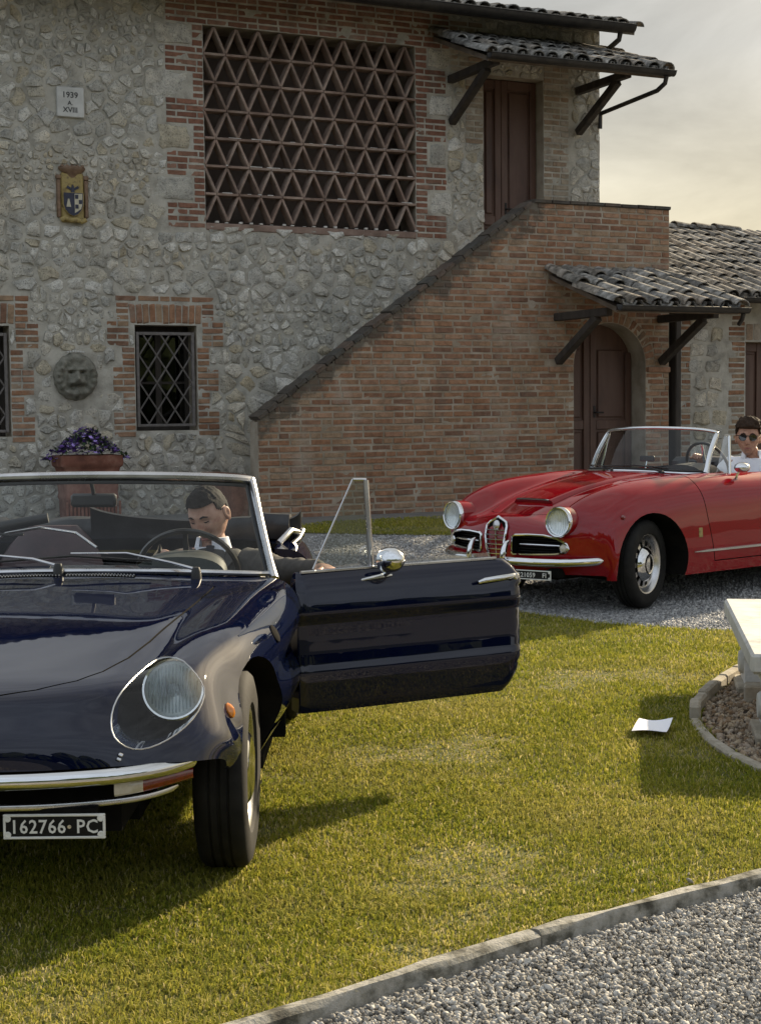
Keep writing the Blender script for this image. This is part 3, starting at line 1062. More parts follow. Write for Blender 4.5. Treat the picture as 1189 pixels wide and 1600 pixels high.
def grille(w_, parent):
    a, b_, c, d = w_
    g = empty('window', (0, 0, 0), parent=parent)
    y = .035
    MB().cbox((a + .02, y - .012, c + .045), (a + .055, y + .012, d - .075), .004).obj('frame_bar', MT['iron'], g)
    MB().cbox((b_ - .055, y - .012, c + .045), (b_ - .02, y + .012, d - .075), .004).obj('frame_bar', MT['iron'], g)
    MB().cbox((a + .055, y - .012, d - .11), (b_ - .055, y + .012, d - .075), .004).obj('frame_bar', MT['iron'], g)
    MB().cbox((a + .055, y - .012, c + .045), (b_ - .055, y + .012, c + .075), .004).obj('frame_bar', MT['iron'], g)
    s0, s1, z0, z1 = a + .055, b_ - .055, c + .075, d - .11
    W, H = s1 - s0, z1 - z0
    cw_, rh_ = W / 3, H / 3.25
    for sgn in (1, -1):
        for k in range(-6, 10):
            # line z = z0 + sgn*(s - s_k)*rh/cw
            sk = s0 + (k + .5) * cw_
            pts = []
            for s in (s0, s1):
                zz = z0 + sgn * (s - sk) * rh_ / cw_
                pts.append((s, zz))
            (sa, za), (sb, zb) = pts

            def cl(s, z, s_, z_):
                if z < z0: t = (z0 - z) / (z_ - z); return s + (s_ - s) * t, z0
                if z > z1: t = (z1 - z) / (z_ - z); return s + (s_ - s) * t, z1
                return s, z
            if max(za, zb) < z0 + .03 or min(za, zb) > z1 - .03: continue
            A, B = cl(sa, za, sb, zb), cl(sb, zb, sa, za)
            MB().tube([(A[0], y + sgn * .006, A[1]), (B[0], y + sgn * .006, B[1])], .0095, 5).obj('grille_bar', MT['iron'], g, smooth=True)
    # the casement behind
    yb = .30
    mb = MB()
    mb.cbox((a, yb, c), (a + .05, yb + .05, d), .005).cbox((b_ - .05, yb, c), (b_, yb + .05, d), .005).cbox((a + .05, yb, d - .06), (b_ - .05, yb + .05, d), .005)
    mb.cbox((a + .05, yb, c), (b_ - .05, yb + .05, c + .07), .005).cbox(((a + b_) / 2 - .035, yb, c + .07), ((a + b_) / 2 + .035, yb + .05, d - .06), .005)
    mb.cbox((a + .05, yb + .005, c + .52), (b_ - .05, yb + .045, c + .55), .004)
    mb.obj('sash', MT['timber'], g)
    for s0_, s1_ in ((a + .05, (a + b_) / 2 - .035), ((a + b_) / 2 + .035, b_ - .05)):
        MB().box((s0_, yb + .02, c + .07), (s1_, yb + .024, d - .06)).obj('pane', MT['window_glass'], g)


grille(WIN, HOUSE)
grille(WIN2, HOUSE)

# ---- doors


def leaf_door(parent, a, b_, z0, z1, y, name='door', arch=None):
    """two leaves with recessed panels; arch=(cx,cz,r) trims the head"""
    dr = empty(name, (0, 0, 0), parent=parent)
    mid = a + (b_ - a) * .40
    for (l0, l1) in ((a + .012, mid - .003), (mid + .003, b_ - .012)):
        mb = MB()
        st = .085
        zs = [z0 + .02, z0 + .95, z1 - .02]

        def top(s): return min(z1 - .01, arch[1] + math.sqrt(max(arch[2] ** 2 - (s - arch[0]) ** 2, 0)) - .005) if arch else z1 - .01
        if arch:
            n_ = 10
            poly = [(l0, z0 + .02), (l1, z0 + .02)] + [(l1 + (l0 - l1) * k / n_, top(l1 + (l0 - l1) * k / n_)) for k in range(n_ + 1)]
            mb.prism(poly, y + .03, y + .06)
        else:
            mb.box((l0, y + .03, z0 + .02), (l1, y + .06, z1 - .01))
        # stiles and rails stand proud of the panels
        tl, tr = top(l0 + .02), top(l1 - .02)
        mb.cbox((l0, y, z0 + .02), (l0 + st, y + .029, min(tl, top(l0 + st))), .006)
        mb.cbox((l1 - st, y, z0 + .02), (l1, y + .029, min(tr, top(l1 - st))), .006)
        for zr in (z0 + .021, z0 + .88) + (() if arch else (z1 - .12,)):
            mb.cbox((l0 + st + .001, y + .002, zr), (l1 - st - .001, y + .029, zr + .11), .006)
        zt = min(top(l0 + st + .04), top(l1 - st - .04)) - .14
        for za, zb in ((z0 + .16, z0 + .85), (z0 + 1.02, zt)):
            mb.cbox((l0 + st + .03, y + .012, za), (l1 - st - .03, y + .0295, zb), .012)
        mb.obj('door_leaf', MT['door_paint'], dr)
    mb = MB()
    mb.tube([(mid + .06, y - .002, z0 + 1.08), (mid + .06, y - .045, z0 + 1.08), (mid + .16, y - .048, z0 + 1.08)], .009, 6)
    mb.cbox((mid + .045, y - .006, z0 + 1.02), (mid + .075, y - .001, z0 + 1.16), .002)
    mb.obj('handle', MT['black_iron'], dr, smooth=True)
    return dr


leaf_door(HOUSE, UD[0], UD[1], UD[2], UD[3], .16)

# ---- roof and its tiles


def tile_mesh(r0=.092, r1=.072, L=.46, n=7, th=.013):
    V, F = [], []
    for (y, r) in ((0, r0), (L, r1)):
        for t_ in (0, th):
            for k in range(n + 1):
                a = math.pi * k / n
                V.append(((r - t_) * math.cos(a), y, (r - t_) * math.sin(a) * .82))
    q = n + 1
    for k in range(n):
        F.append((k, k + 1, 2 * q + k + 1, 2 * q + k))             # outside
        F.append((q + k, 3 * q + k, 3 * q + k + 1, q + k + 1))     # inside
        F.append((k, q + k, q + k + 1, k + 1))                     # lower end
    F += [(0, 2 * q, 3 * q, q), (n, q + n, 3 * q + n, 2 * q + n)]
    return MB().add(V, F).mesh('roof_tile', smooth=True, angle=50)


TILE = [tile_mesh(.094 + R.uniform(-.006, .006), .072 + R.uniform(-.004, .004)) for _ in range(4)]
for t_ in TILE: t_.materials.append(MT['tile'])


def tile_roof(parent, s0, s1, ye, ze, yt, zt, pitch=.195, name='roof', rows=None, under=MT['soffit'], th=.05, covers_from=0):
    sl_ = math.atan2(zt - ze, yt - ye)
    L = math.hypot(zt - ze, yt - ye)
    rf = empty(name, (0, 0, 0), parent=parent)
    u = Vector((0, math.cos(sl_), math.sin(sl_))); n_ = Vector((0, -math.sin(sl_), math.cos(sl_)))
    o = Vector((0, ye, ze))
    mb = MB()
    pr = [o - n_ * .07, o - n_ * (.07 + th), o + u * L - n_ * (.07 + th), o + u * L - n_ * .07]
    mb.add([(s0, p.y, p.z) for p in pr] + [(s1, p.y, p.z) for p in pr], [(0, 1, 2, 3), (7, 6, 5, 4), (0, 4, 5, 1), (1, 5, 6, 2), (2, 6, 7, 3), (3, 7, 4, 0)])
    mb.obj('roof_boarding', under, rf)
    nc = max(2, round((s1 - s0) / pitch)); p_ = (s1 - s0) / nc
    nr = rows or max(1, math.ceil(L / .36)); ex = L / nr
    for c_ in range(nc + 1):
        s = s0 + c_ * p_
        for r_ in range(nr):
            if r_ < covers_from: continue
            q = o + u * (r_ * ex - .04 + R.uniform(-.02, .02)) + n_ * (-.012 + R.uniform(-.004, .010))
            t = link('roof_tile', R.choice(TILE), None, rf)
            t.location = (s + R.uniform(-.010, .010), q.y, q.z)
            t.rotation_euler = (sl_ - .045 + R.uniform(-.02, .04), R.uniform(-.12, .12), R.gauss(0, .04))
            t.scale = (R.uniform(.90, 1.08), R.uniform(.92, 1.06), R.uniform(.9, 1.12))
        if c_ < nc:                        # channel tiles between, hollow side up
            for r_ in range(nr):
                if r_ < covers_from: continue
                q = o + u * (r_ * ex - .055 + R.uniform(-.015, .015)) + n_ * (.022)
                t = link('roof_tile', R.choice(TILE), None, rf)
                t.location = (s + p_ / 2 + R.uniform(-.006, .006), q.y, q.z)
                t.rotation_euler = (-(sl_ - .03), math.pi + R.uniform(-.05, .05), 0)
    return rf


def gutter(parent, s0, s1, y, z, r=.062, name='gutter'):
    V, F, n = [], [], 8
    for s in (s0, s1):
        for t_ in (0, .005):
            for k in range(n + 1):
                a = math.pi + math.pi * k / n
                V.append((s, y + (r - t_) * math.cos(a), z + (r - t_) * math.sin(a)))
    q = n + 1
    for k in range(n):
        F += [(k, 2 * q + k, 2 * q + k + 1, k + 1), (q + k, q + k + 1, 3 * q + k + 1, 3 * q + k)]
        F += [(k, k + 1, q + k + 1, q + k), (2 * q + k, 3 * q + k, 3 * q + k + 1, 2 * q + k + 1)]
    mb = MB().add(V, F)
    mb.tube([(s0, y - r, z), (s1, y - r, z)], .008, 6)
    mb.cbox((s0, y + r - .004, z - r * .8), (s1, y + r + .02, z + .02), .003)
    return mb.obj(name, MT['gutter'], parent, smooth=True, angle=50)


tile_roof(HOUSE, -6.4, 3.50, -.62, 6.06, .16, 6.29, name='roof', rows=2)
mb = MB()
mb.add([(-6.5, -.62, 5.99), (3.5, -.62, 5.99), (3.5, 3.5, 7.2), (-6.5, 3.5, 7.2), (3.5, 7.6, 5.99), (-6.5, 7.6, 5.99)], [(0, 1, 2, 3), (3, 2, 4, 5)])
mb.add([(S_MAX - .02, 0, 6.1), (S_MAX - .02, 7.2, 6.1), (S_MAX - .02, 3.5, 7.15)], [(0, 1, 2)])
mb.obj('roof_slope', MT['tile'], HOUSE)
gutter(HOUSE, -6.3, 3.36, -.76, 6.0, .088)
MB().tube([(3.20, -.73, 5.93), (3.20, -.70, 5.84), (3.26, -.3, 5.78)], .032, 8).obj('downpipe', MT['gutter'], HOUSE, smooth=True)

# canopy over the upper door
tile_roof(HOUSE, 1.03, 3.43, -1.36, 5.385, -.01, 5.90, name='canopy_roof', rows=4)
gutter(HOUSE, .99, 3.475, -1.43, 5.335, .058)
MB().tube([(3.37, -1.43, 5.28), (3.37, -1.40, 5.20), (3.33, -1.30, 5.13), (3.372, -.05, 5.085), (3.372, -.03, 4.9)], .028, 8).obj('downpipe', MT['gutter'], HOUSE, smooth=True)


def bracket(parent, s, yw, za, yo, zs, slope=.04, w=.045):
    g = empty('bracket', (0, 0, 0), parent=parent)
    MB().cbox((s - w, yo, za - .045), (s + w, yw - .002, za + .045), .008).obj('arm', MT['timber'], g)
    d_ = Vector((0, yo + .22 - (yw - .03), za - .047 - zs))
    M = frame(Vector((s, yw - .03, zs)), d_, (1, 0, 0))
    MB().cbox((0, -w, -.045), (d_.length, w, .045), .008, M=M).obj('strut', MT['timber'], g)


bracket(HOUSE, 1.26, 0, 5.34, -1.12, 4.83)
bracket(HOUSE, 3.05, 0, 5.34, -1.12, 4.83)

# ================================================================== brick stair
STAIR = empty('brick_staircase', HO, AL, label='outside brick staircase climbing to the upper door, with an arched doorway under its landing', cat='staircase')
YF, ZB = -1.35, .235
AC, AR, AZ = 2.63, .503, 1.885           # arch centre, radius, springing


def in_door(s, z, m_=0.):
    return ((np.abs(s - AC) < AR + m_) & (z < AZ)) | (((s - AC) ** 2 + (z - AZ) ** 2 < (AR + m_) ** 2) & (z >= AZ))


def hole_s(s, z): return (z > stair_top(s) - .01) | in_door(s, z, .03)


V, F = wall_grid(-1.79, 3.47, .1, 3.74, YF, .03, hole_s, .004, ((), ()), seed=9)
np_mesh('mortar_face', V, F, MT['stair_mortar'], smooth=True, parent=STAIR)
mb = MB()
top = [(-1.785, .1), (1.9, .1), (1.9, 3.72), (1.57, 3.70), (-1.785, 1.28)]
mb.prism(top, YF + .012, YF + .24)
mb.prism([(1.901, 2.50), (3.465, 2.50), (3.465, 3.72), (1.901, 3.72)], YF + .012, YF + .24)
mb.prism([(3.20, .1), (3.465, .1), (3.465, 2.499), (3.20, 2.499)], YF + .012, YF + .24)
# the mass under steps and landing
mb.prism([(-1.785, .1), (1.9, .1), (1.9, 2.74), (1.57, 2.74), (-1.6, .46), (-1.785, .46)], YF + .241, -.03)
mb.prism([(1.901, 2.50), (3.465, 2.50), (3.465, 2.74), (1.901, 2.74)], YF + .241, -.03)
mb.box((3.20, YF + .241, .1), (3.465, -.03, 2.499))
mb.box((3.25, YF + .25, 2.741), (3.465, -.03, 3.72))
mb.obj('masonry', MT['brick_mortar'], STAIR)
mb = MB()                                 # soffit of the doorway arch
n_ = 24
ring = [(AC + AR * math.cos(math.pi * k / n_), AZ + AR * math.sin(math.pi * k / n_)) for k in range(n_ + 1)]
path = [(AC + AR, .1)] + ring + [(AC - AR, .1)]
V = [(p[0], YF - .002, p[1]) for p in path] + [(p[0], YF + .40, p[1]) for p in path]
L_ = len(path)
mb.add(V, [(i, i + 1, L_ + i + 1, L_ + i) for i in range(L_ - 1)])
out = [(AC + (AR + .07) * math.cos(math.pi * k / n_), AZ + (AR + .07) * math.sin(math.pi * k / n_)) for k in range(n_ + 1)]
path2 = [(AC + AR + .07, .1)] + out + [(AC - AR - .07, .1)]
mb.add([(p[0], YF - .003, p[1]) for p in path] + [(p[0], YF - .003, p[1]) for p in path2], [(i, i + 1, L_ + i + 1, L_ + i) for i in range(L_ - 1)])
mb.obj('arch_reveal', MT['brick_mortar'], STAIR)
leaf_door(STAIR, AC - AR, AC + AR, .26, AZ + AR, YF + .27, arch=(AC, AZ, AR))
# steps
for k in range(14):
    s0_ = -1.56 + k * .224
    zt_ = .46 + (k + 1) * .163
    if zt_ > 2.75: break
    MB().cbox((s0_, YF + .242, zt_ - .162), (1.58, -.035, zt_ - .002), .006).obj('step', MT['brick_mortar'], STAIR)
MB().cbox((-1.98, YF + .3, .1), (-1.79, -.04, .72), .01).obj('step', MT['quoin'], STAIR)

SB = []
nc_ = int((3.74 - ZB) / ch)
for k in range(-1, nc_ + 1):
    zc = ZB + (k + .5) * ch
    for s, w in course(-1.79, 3.47, zc, ch, .245, off=(.12 if k % 2 else 0)):
        lo_, hi_ = s - w / 2, s + w / 2
        # keep clear of the doorway and its ring of voussoirs
        rr = AR + .135
        if zc < AZ - .04: e0, e1 = AC - AR, AC + AR
        elif zc < AZ + rr:
            hw = math.sqrt(max(rr ** 2 - (zc - AZ) ** 2, 0)); e0, e1 = AC - hw, AC + hw
        else: e0 = e1 = None
        parts = [(lo_, hi_)]
        if e0 is not None:
            parts = [p for p in ((lo_, min(hi_, e0)), (max(lo_, e1), hi_)) if p[1] - p[0] > .03]
        for p0, p1 in parts:
            # trim to the slope
            smin = -1.79 + (zc + ch * .5 - 1.31) / .7173 if zc > 1.2 else -1.8
            if zc < 3.72: p0 = max(p0, smin)
            if p1 - p0 < .04 or zc + ch / 2 > 3.745: continue
            if abs(zc - AZ) < ch * .6 and AC - AR - .36 < (p0 + p1) / 2 < AC - AR: continue
            SB.append(((p0 + p1) / 2, zc, p1 - p0, ch - .013))
vis = [q for q in SB if not (-1.75 > q[0])]


def hidden_sb(q):
    s, z_ = q[0], q[1]
    return (z_ < .95 and s > .9)             # behind the red car
vis = sorted(SB, key=lambda q: (hidden_sb(q), -q[2] * q[3]))
for q in vis[:275]: put_brick(BM_STAIR, STAIR, q[0], q[1], q[2], q[3], y=YF)
mb = MB()
for q in vis[275:]:
    V, F = brick_mesh(R.randrange(9999))
    yo = YF - .005 - R.uniform(-.003, .004) + .05
    mb.add([(q[0] + v[0] * q[2], yo + v[1] * .1, q[1] + v[2] * q[3]) for v in V], F)
mb.obj('brickwork', MT['brick_mass'], STAIR, kind='stuff')
nv = 21
for k in range(nv):                       # voussoirs
    a_ = math.pi * (k + .5) / nv
    rr = AR + .067
    o = put_brick(BM_STAIR, STAIR, AC + rr * math.cos(a_), AZ + rr * math.sin(a_), .125, math.pi * rr / nv - .010, y=YF)
    o.rotation_euler = (0, -a_, 0)
for s0_ in (AC - AR - .34, AC + AR + .02):    # imposts
    o = MB().cbox((s0_, YF - .035, AZ - .075), (s0_ + .32, YF + .05, AZ - .01), .008).obj('impost', MT['brick'], STAIR)
# coping: bricks laid across the raking parapet, and along the level one
slp = math.atan(.7173)
Lr = math.hypot(3.36, 3.36 * .7173)
n_ = 30
for k in range(n_):
    t = (k + .5) / n_
    s, z = -1.79 + 3.36 * t, 1.31 + 3.36 * .7173 * t + R.uniform(-.008, .006)
    o = link('coping_brick', R.choice(BM_COP), None, STAIR)
    o.location = (s, YF + .105, z + .012)
    o.scale = (Lr / n_ - .003, .255, .052 + R.uniform(-.012, .012))
    o.rotation_euler = (R.uniform(-.03, .03), -slp + R.uniform(-.06, .06), 0)
for k in range(8):
    s = 1.60 + (k + .5) * .235
    o = link('coping_brick', R.choice(BM_COP), None, STAIR)
    o.location = (s, YF + .105, 3.752)
    o.scale = (.228, .27, .045)
    o.rotation_euler = (R.uniform(-.015, .015), R.uniform(-.01, .01), 0)

# canopy over the arched doorway
tile_roof(STAIR, 1.79, 3.40, -2.76, 2.53, YF - .012, 3.0, name='canopy_roof', rows=4, pitch=.235)
gutter(STAIR, 1.76, 3.46, -2.83, 2.475, .055)
bracket(STAIR, 1.90, YF, 2.44, -2.42, 1.93)
bracket(STAIR, 3.34, YF, 2.44, -2.42, 1.93)
MB().tube([(3.40, -2.82, 2.42), (3.40, -2.80, 2.36), (3.42, -2.72, 2.31)], .026, 8).obj('downpipe', MT['gutter'], STAIR, smooth=True)

# ================================================================== low outbuilding on the right
OB = empty('outbuilding', HO, AL, label='low stone outbuilding with a weathered tile roof to the right of the staircase', cat='house')
YO = -.5
OD = (5.30, 6.30, .25, 2.23)


def hole_o(s, z): return (s > OD[0]) & (s < OD[1]) & (z > OD[2]) & (z < OD[3])


V, F = wall_grid(3.6, 8.4, 0, 3.0, YO, .05, hole_o, .006, ([OD[0], OD[1]], [OD[2], OD[3]]), seed=21)
np_mesh('wall', V, F, MT['mortar'], smooth=True, parent=OB)
mb = MB().box((3.6, YO + .01, 0), (3.65, 4.4, 2.9)).box((8.35, YO + .01, 0), (8.4, 4.4, 2.9)).box((3.6, 4.4, 0), (8.4, 4.5, 2.9))
mb.add([(OD[0], YO, OD[2]), (OD[0], YO, OD[3]), (OD[0], YO + .3, OD[3]), (OD[0], YO + .3, OD[2])], [(0, 1, 2, 3)])
mb.add([(OD[1], YO, OD[2]), (OD[1], YO, OD[3]), (OD[1], YO + .3, OD[3]), (OD[1], YO + .3, OD[2])], [(0, 1, 2, 3)])
mb.add([(OD[0], YO, OD[3]), (OD[1], YO, OD[3]), (OD[1], YO + .3, OD[3]), (OD[0], YO + .3, OD[3])], [(0, 1, 2, 3)])
mb.obj('masonry', MT['brick_mortar'], OB)
leaf_door(OB, OD[0], OD[1], OD[2], OD[3], YO + .16)
z = .3
k = 0
while z < 2.75:                            # white stones set in brick
    hrow = R.uniform(.19, .24)
    s = 4.42 + R.uniform(-.04, .06)
    for q in range(2):
        w = R.uniform(.17, .26)
        poly = [(s, z), (s + w, z + R.uniform(-.02, .02)), (s + w + R.uniform(-.02, .02), z + hrow - .03), (s + R.uniform(-.01, .03), z + hrow - .03 + R.uniform(-.02, .02))]
        c, V, F = stone_geo(poly, R, .006)
        link('stone', MB().add(V, F).mesh('stone', smooth=True, angle=32), MT['stone'], OB, loc=(c[0], YO - .004, c[1]))
        s += w + .03
    for (a_, b2) in ((4.23, 4.43), (5.02, 5.29)):
        for q in range(3):
            zz = z + (q + .5) * hrow / 3
            for s_, w_ in course(a_ + (0 if k % 2 else .05), b2, zz, .07, .24):
                put_brick(BM_PALE if R.random() < .35 else BM_BRICK, OB, s_, zz, w_, hrow / 3 - .013, y=YO)
    z += hrow; k += 1
for q in range(8):
    put_brick(BM_PALE, OB, 5.36 + q * .12, 2.36, .105, .235, y=YO)
YE, ZE, YR, ZR = -1.0, 2.80, 2.0, 3.985
rf = tile_roof(OB, 3.95, 8.3, YE, ZE, YR, ZR, pitch=.185, rows=9)
gutter(OB, 3.75, 8.4, YE - .07, ZE - .055, .06)
for k in range(15):                        # ridge tiles, sagging to the right
    t = link('ridge_tile', R.choice(TILE), None, OB)
    s = 4.9 + k * .36
    dz = 0 if s < 6.75 else -.04 - .075 * (s - 6.75)
    t.location = (s, YR, ZR + .03 + dz)
    t.rotation_euler = (-.06 + R.uniform(-.02, .02), R.uniform(-.04, .04), -math.pi / 2)
    t.scale = (1.25, 1, 1.1)
mb = MB()
mb.add([(3.95, YR, ZR - .05), (8.3, YR, ZR - .05), (8.3, 5, 2.9), (3.95, 5, 2.9)], [(0, 1, 2, 3)])
mb.obj('rear_slope', MT['tile'], OB)
MB().tube([(4.17, YO - .06, 2.7), (4.17, YO - .06, .28)], .045, 10).obj('downpipe', MT['gutter'], OB, smooth=True)
MB().cbox((3.54, YO - .9, .25), (3.62, YO, 2.6), .01).obj('timber_post', MT['timber'], OB)
# ================================================================== things fixed to the wall


def text_obj(name, txt, size, mats, parent, loc, rot, ext=.003, align='CENTER', sx=1.0, spacing=1.0, bold=0.0):
    cu = bpy.data.curves.new(name, 'FONT')
    cu.body = txt; cu.size = size; cu.extrude = ext; cu.align_x = align; cu.align_y = 'CENTER'
    cu.space_character = spacing; cu.offset = bold
    cu.resolution_u = 2
    t = bpy.data.objects.new(name, cu)
    C.objects.link(t)
    bpy.context.view_layer.update()
    me = bpy.data.meshes.new_from_object(t.evaluated_get(bpy.context.evaluated_depsgraph_get()))
    C.objects.unlink(t); bpy.data.objects.remove(t)
    me.name = name; me.materials.clear()
    return link(name, me, mats, parent, loc=loc, rot=rot, scale=(sx, 1, 1))


pc = hloc(-3.365, 0, 4.72)
PL = empty('stone_plaque', hloc(-3.365, -.012, 4.72), AL, label='small white stone plaque carved 1939 A. XVIII on the rubble wall', cat='plaque')
MB().cbox((-.148, -.025, -.158), (.148, .03, .158), .008).obj('slab', MT['plaque'], PL)
for tx, zz, sz in (('1939', .072, .088), ('A.', -.012, .062), ('XVIII', -.085, .078)):
    text_obj('lettering', tx, sz, MT['letter'], PL, (-.005, -.0262, zz), (math.pi / 2, 0, 0), .001, bold=.0012)

CO = empty('coat_of_arms', hloc(-3.365, -.012, 3.735), AL, label='glazed coat of arms with a dark shield on yellow set into the stone wall', cat='relief')
mb = MB().cbox((-.125, -.02, -.29), (.125, .05, .24), .015)
mb.obj('back_plate', MT['ochre'], CO)
mb = MB()
mb.lathe([(0, .0), (.05, .0), (.075, .04), (.135, .075), (.15, .10), (.14, .118), (.10, .125), (0, .13)], 20, Matrix.Translation((0, .0, .185)) @ Matrix.Diagonal((1, .42, 1, 1)))
for k in range(5):
    mb.lathe([(0, 0), (.017, .006), (.019, .018), (.012, .03), (0, .034)], 8, Matrix.Translation((-.11 + k * .055, -.03, .29)))
mb.obj('crown', MT['brown_glaze'], CO, smooth=True)
# the bird over the shield
mb = MB()
mb.prism([(-.02, .02), (.02, .02), (.012, .09), (.0, .115), (-.012, .09)], -.034, -.019)
mb.prism([(-.07, .075), (-.018, .05), (-.018, .075), (-.055, .10)], -.032, -.019)
mb.prism([(.018, .05), (.07, .075), (.055, .10), (.018, .075)], -.032, -.019)
mb.obj('bird_emblem', MT['navy_glaze'], CO)
sh = [(-.105, .02), (.105, .02), (.105, -.10), (.085, -.16), (.045, -.205), (0, -.225), (-.045, -.205), (-.085, -.16), (-.105, -.10)]
MB().prism([(x * 1.1, z * 1.04 + .004) for x, z in sh], -.045, -.0195).obj('shield_rim', MT['ochre'], CO)
MB().prism(sh, -.052, -.0452).obj('shield', MT['navy_glaze'], CO)
mb = MB()
mb.prism([(.012, .012), (.096, .012), (.096, -.095), (.08, -.15), (.012, -.195)], -.0545, -.0522)
mb.prism([(-.06, -.045), (-.045, -.045), (-.028, -.13), (-.078, -.13)], -.0545, -.0522)
mb.obj('charge', MT['cream_glaze'], CO)
mb = MB()
for x, z in ((.035, -.02), (.075, -.075), (.035, -.125)): mb.cbox((x - .018, -.057, z - .022), (x + .018, -.0547, z + .022), .001)
mb.obj('chequer', MT['navy_glaze'], CO)
for sx_ in (-1, 1):
    mb = MB().cbox((sx_ * .15 - .02, -.028, -.24), (sx_ * .15 + .02, .04, .16), .008)
    mb.lathe([(0, 0), (.03, .01), (.035, .03), (.025, .05), (0, .055)], 10, Matrix.Translation((sx_ * .15, -.005, .16)) @ Matrix.Diagonal((1, .7, 1, 1)))
    mb.obj('side_pilaster', MT['brown_glaze'], CO, smooth=True)
MB().tube([(-.14, -.03, -.27), (-.09, -.045, -.245), (-.03, -.05, -.27), (.03, -.05, -.262), (.09, -.045, -.285), (.14, -.03, -.26)], .022, 8, sq=(1.1, .5)).obj('scroll', MT['ochre'], CO, smooth=True)

# lion mask: a displaced disc


def lion(x, z):
    r = math.hypot(x, z)
    g = lambda cx, cz, sx_, sz_: math.exp(-((x - cx) / sx_) ** 2 - ((z - cz) / sz_) ** 2)
    a = math.atan2(z, x)
    h = .085 * max(0, 1 - (r / .265) ** 2) ** .5
    h += .02 * max(0, 1 - abs(r - .20) / .05) * (1 + .7 * math.sin(a * 15 + 2 * math.sin(a * 2)))    # mane
    h += .050 * g(0, -.005, .032, .055) + .030 * g(0, -.03, .05, .025)                                 # nose
    h += .030 * (g(-.055, .075, .05, .018) + g(.055, .075, .05, .018))                                  # brows
    h -= .045 * (g(-.062, .045, .026, .016) + g(.062, .045, .026, .016))                                # eyes
    h += .035 * (g(-.05, -.065, .045, .028) + g(.05, -.065, .045, .028))                                # muzzle
    h -= .050 * g(0, -.112, .07, .022)                                                                  # mouth
    h += .050 * g(0, -.150, .022, .05) + .02 * g(0, -.185, .06, .02)                                    # tongue
    h -= .02 * (g(-.10, -.06, .012, .07) + g(.10, -.06, .012, .07))
    h += .028 * (g(-.155, .09, .03, .035) + g(.155, .09, .03, .035))                                    # ears
    return .085 * max(0, 1 - (r / .265) ** 2) ** .5 * -.25 + h * 1.25


LI = MB()
nr_, na_ = 34, 72
V = [(0, -lion(0, 0), 0)]
for i in range(1, nr_ + 1):
    r = .255 * i / nr_
    for k in range(na_):
        a = 2 * math.pi * k / na_
        rr = r * (1 + .02 * math.sin(a * 15) * (i / nr_) ** 3)
        x, z = rr * math.cos(a) * .95, rr * math.sin(a) * 1.02
        V.append((x, -max(lion(x, z), .0) if i < nr_ else .02, z))
F = [(0, 1 + k, 1 + (k + 1) % na_) for k in range(na_)]
for i in range(nr_ - 1):
    for k in range(na_):
        l = (k + 1) % na_
        F.append((1 + i * na_ + k, 1 + (i + 1) * na_ + k, 1 + (i + 1) * na_ + l, 1 + i * na_ + l))
o = LI.add(V, F).obj('lion_mask', MT['carved'], None, smooth=True, angle=70, label='round carved stone lion mask with its tongue out on the wall between the windows', cat='relief')
o.location = hloc(-3.375, -.006, 1.79); o.rotation_euler = (0, 0, AL)
mb = MB()
for k in range(7):
    x = -.08 + k * .028
    mb.lathe([(0, 0), (.011, .003), (.012, .012), (0, .018)], 6, Matrix.Translation((x, -.012, .262 + .01 * math.cos(x * 15))) @ Matrix.Rotation(math.pi / 2, 4, 'X'))
mb.obj('pebble_crest', MT['marble'], o, smooth=True)

# tall terracotta planter with a skirt of violets
TP = empty('terracotta_planter', hloc(-3.40, -.52, .20), AL, label='tall tapered terracotta planter full of purple flowers against the house wall', cat='planter')


def ring_box(mb, prof, ax, ay):
    """rounded-rectangle lathe: prof (k scale, z)"""
    base = []
    for sx_, sy_ in ((1, 1), (-1, 1), (-1, -1), (1, -1)):
        for q in range(4):
            a = {(1, 1): 0, (-1, 1): 90, (-1, -1): 180, (1, -1): 270}[(sx_, sy_)] + q * 30
            base.append((sx_ * (ax - .03) + .03 * math.cos(rad(a)), sy_ * (ay - .03) + .03 * math.sin(rad(a))))
    n = len(base); V, F = [], []
    for k, z in prof: V += [(x * k, y * k, z) for x, y in base]
    for i in range(len(prof) - 1):
        for k in range(n): F.append((i * n + k, i * n + (k + 1) % n, (i + 1) * n + (k + 1) % n, (i + 1) * n + k))
    return mb.add(V, F)


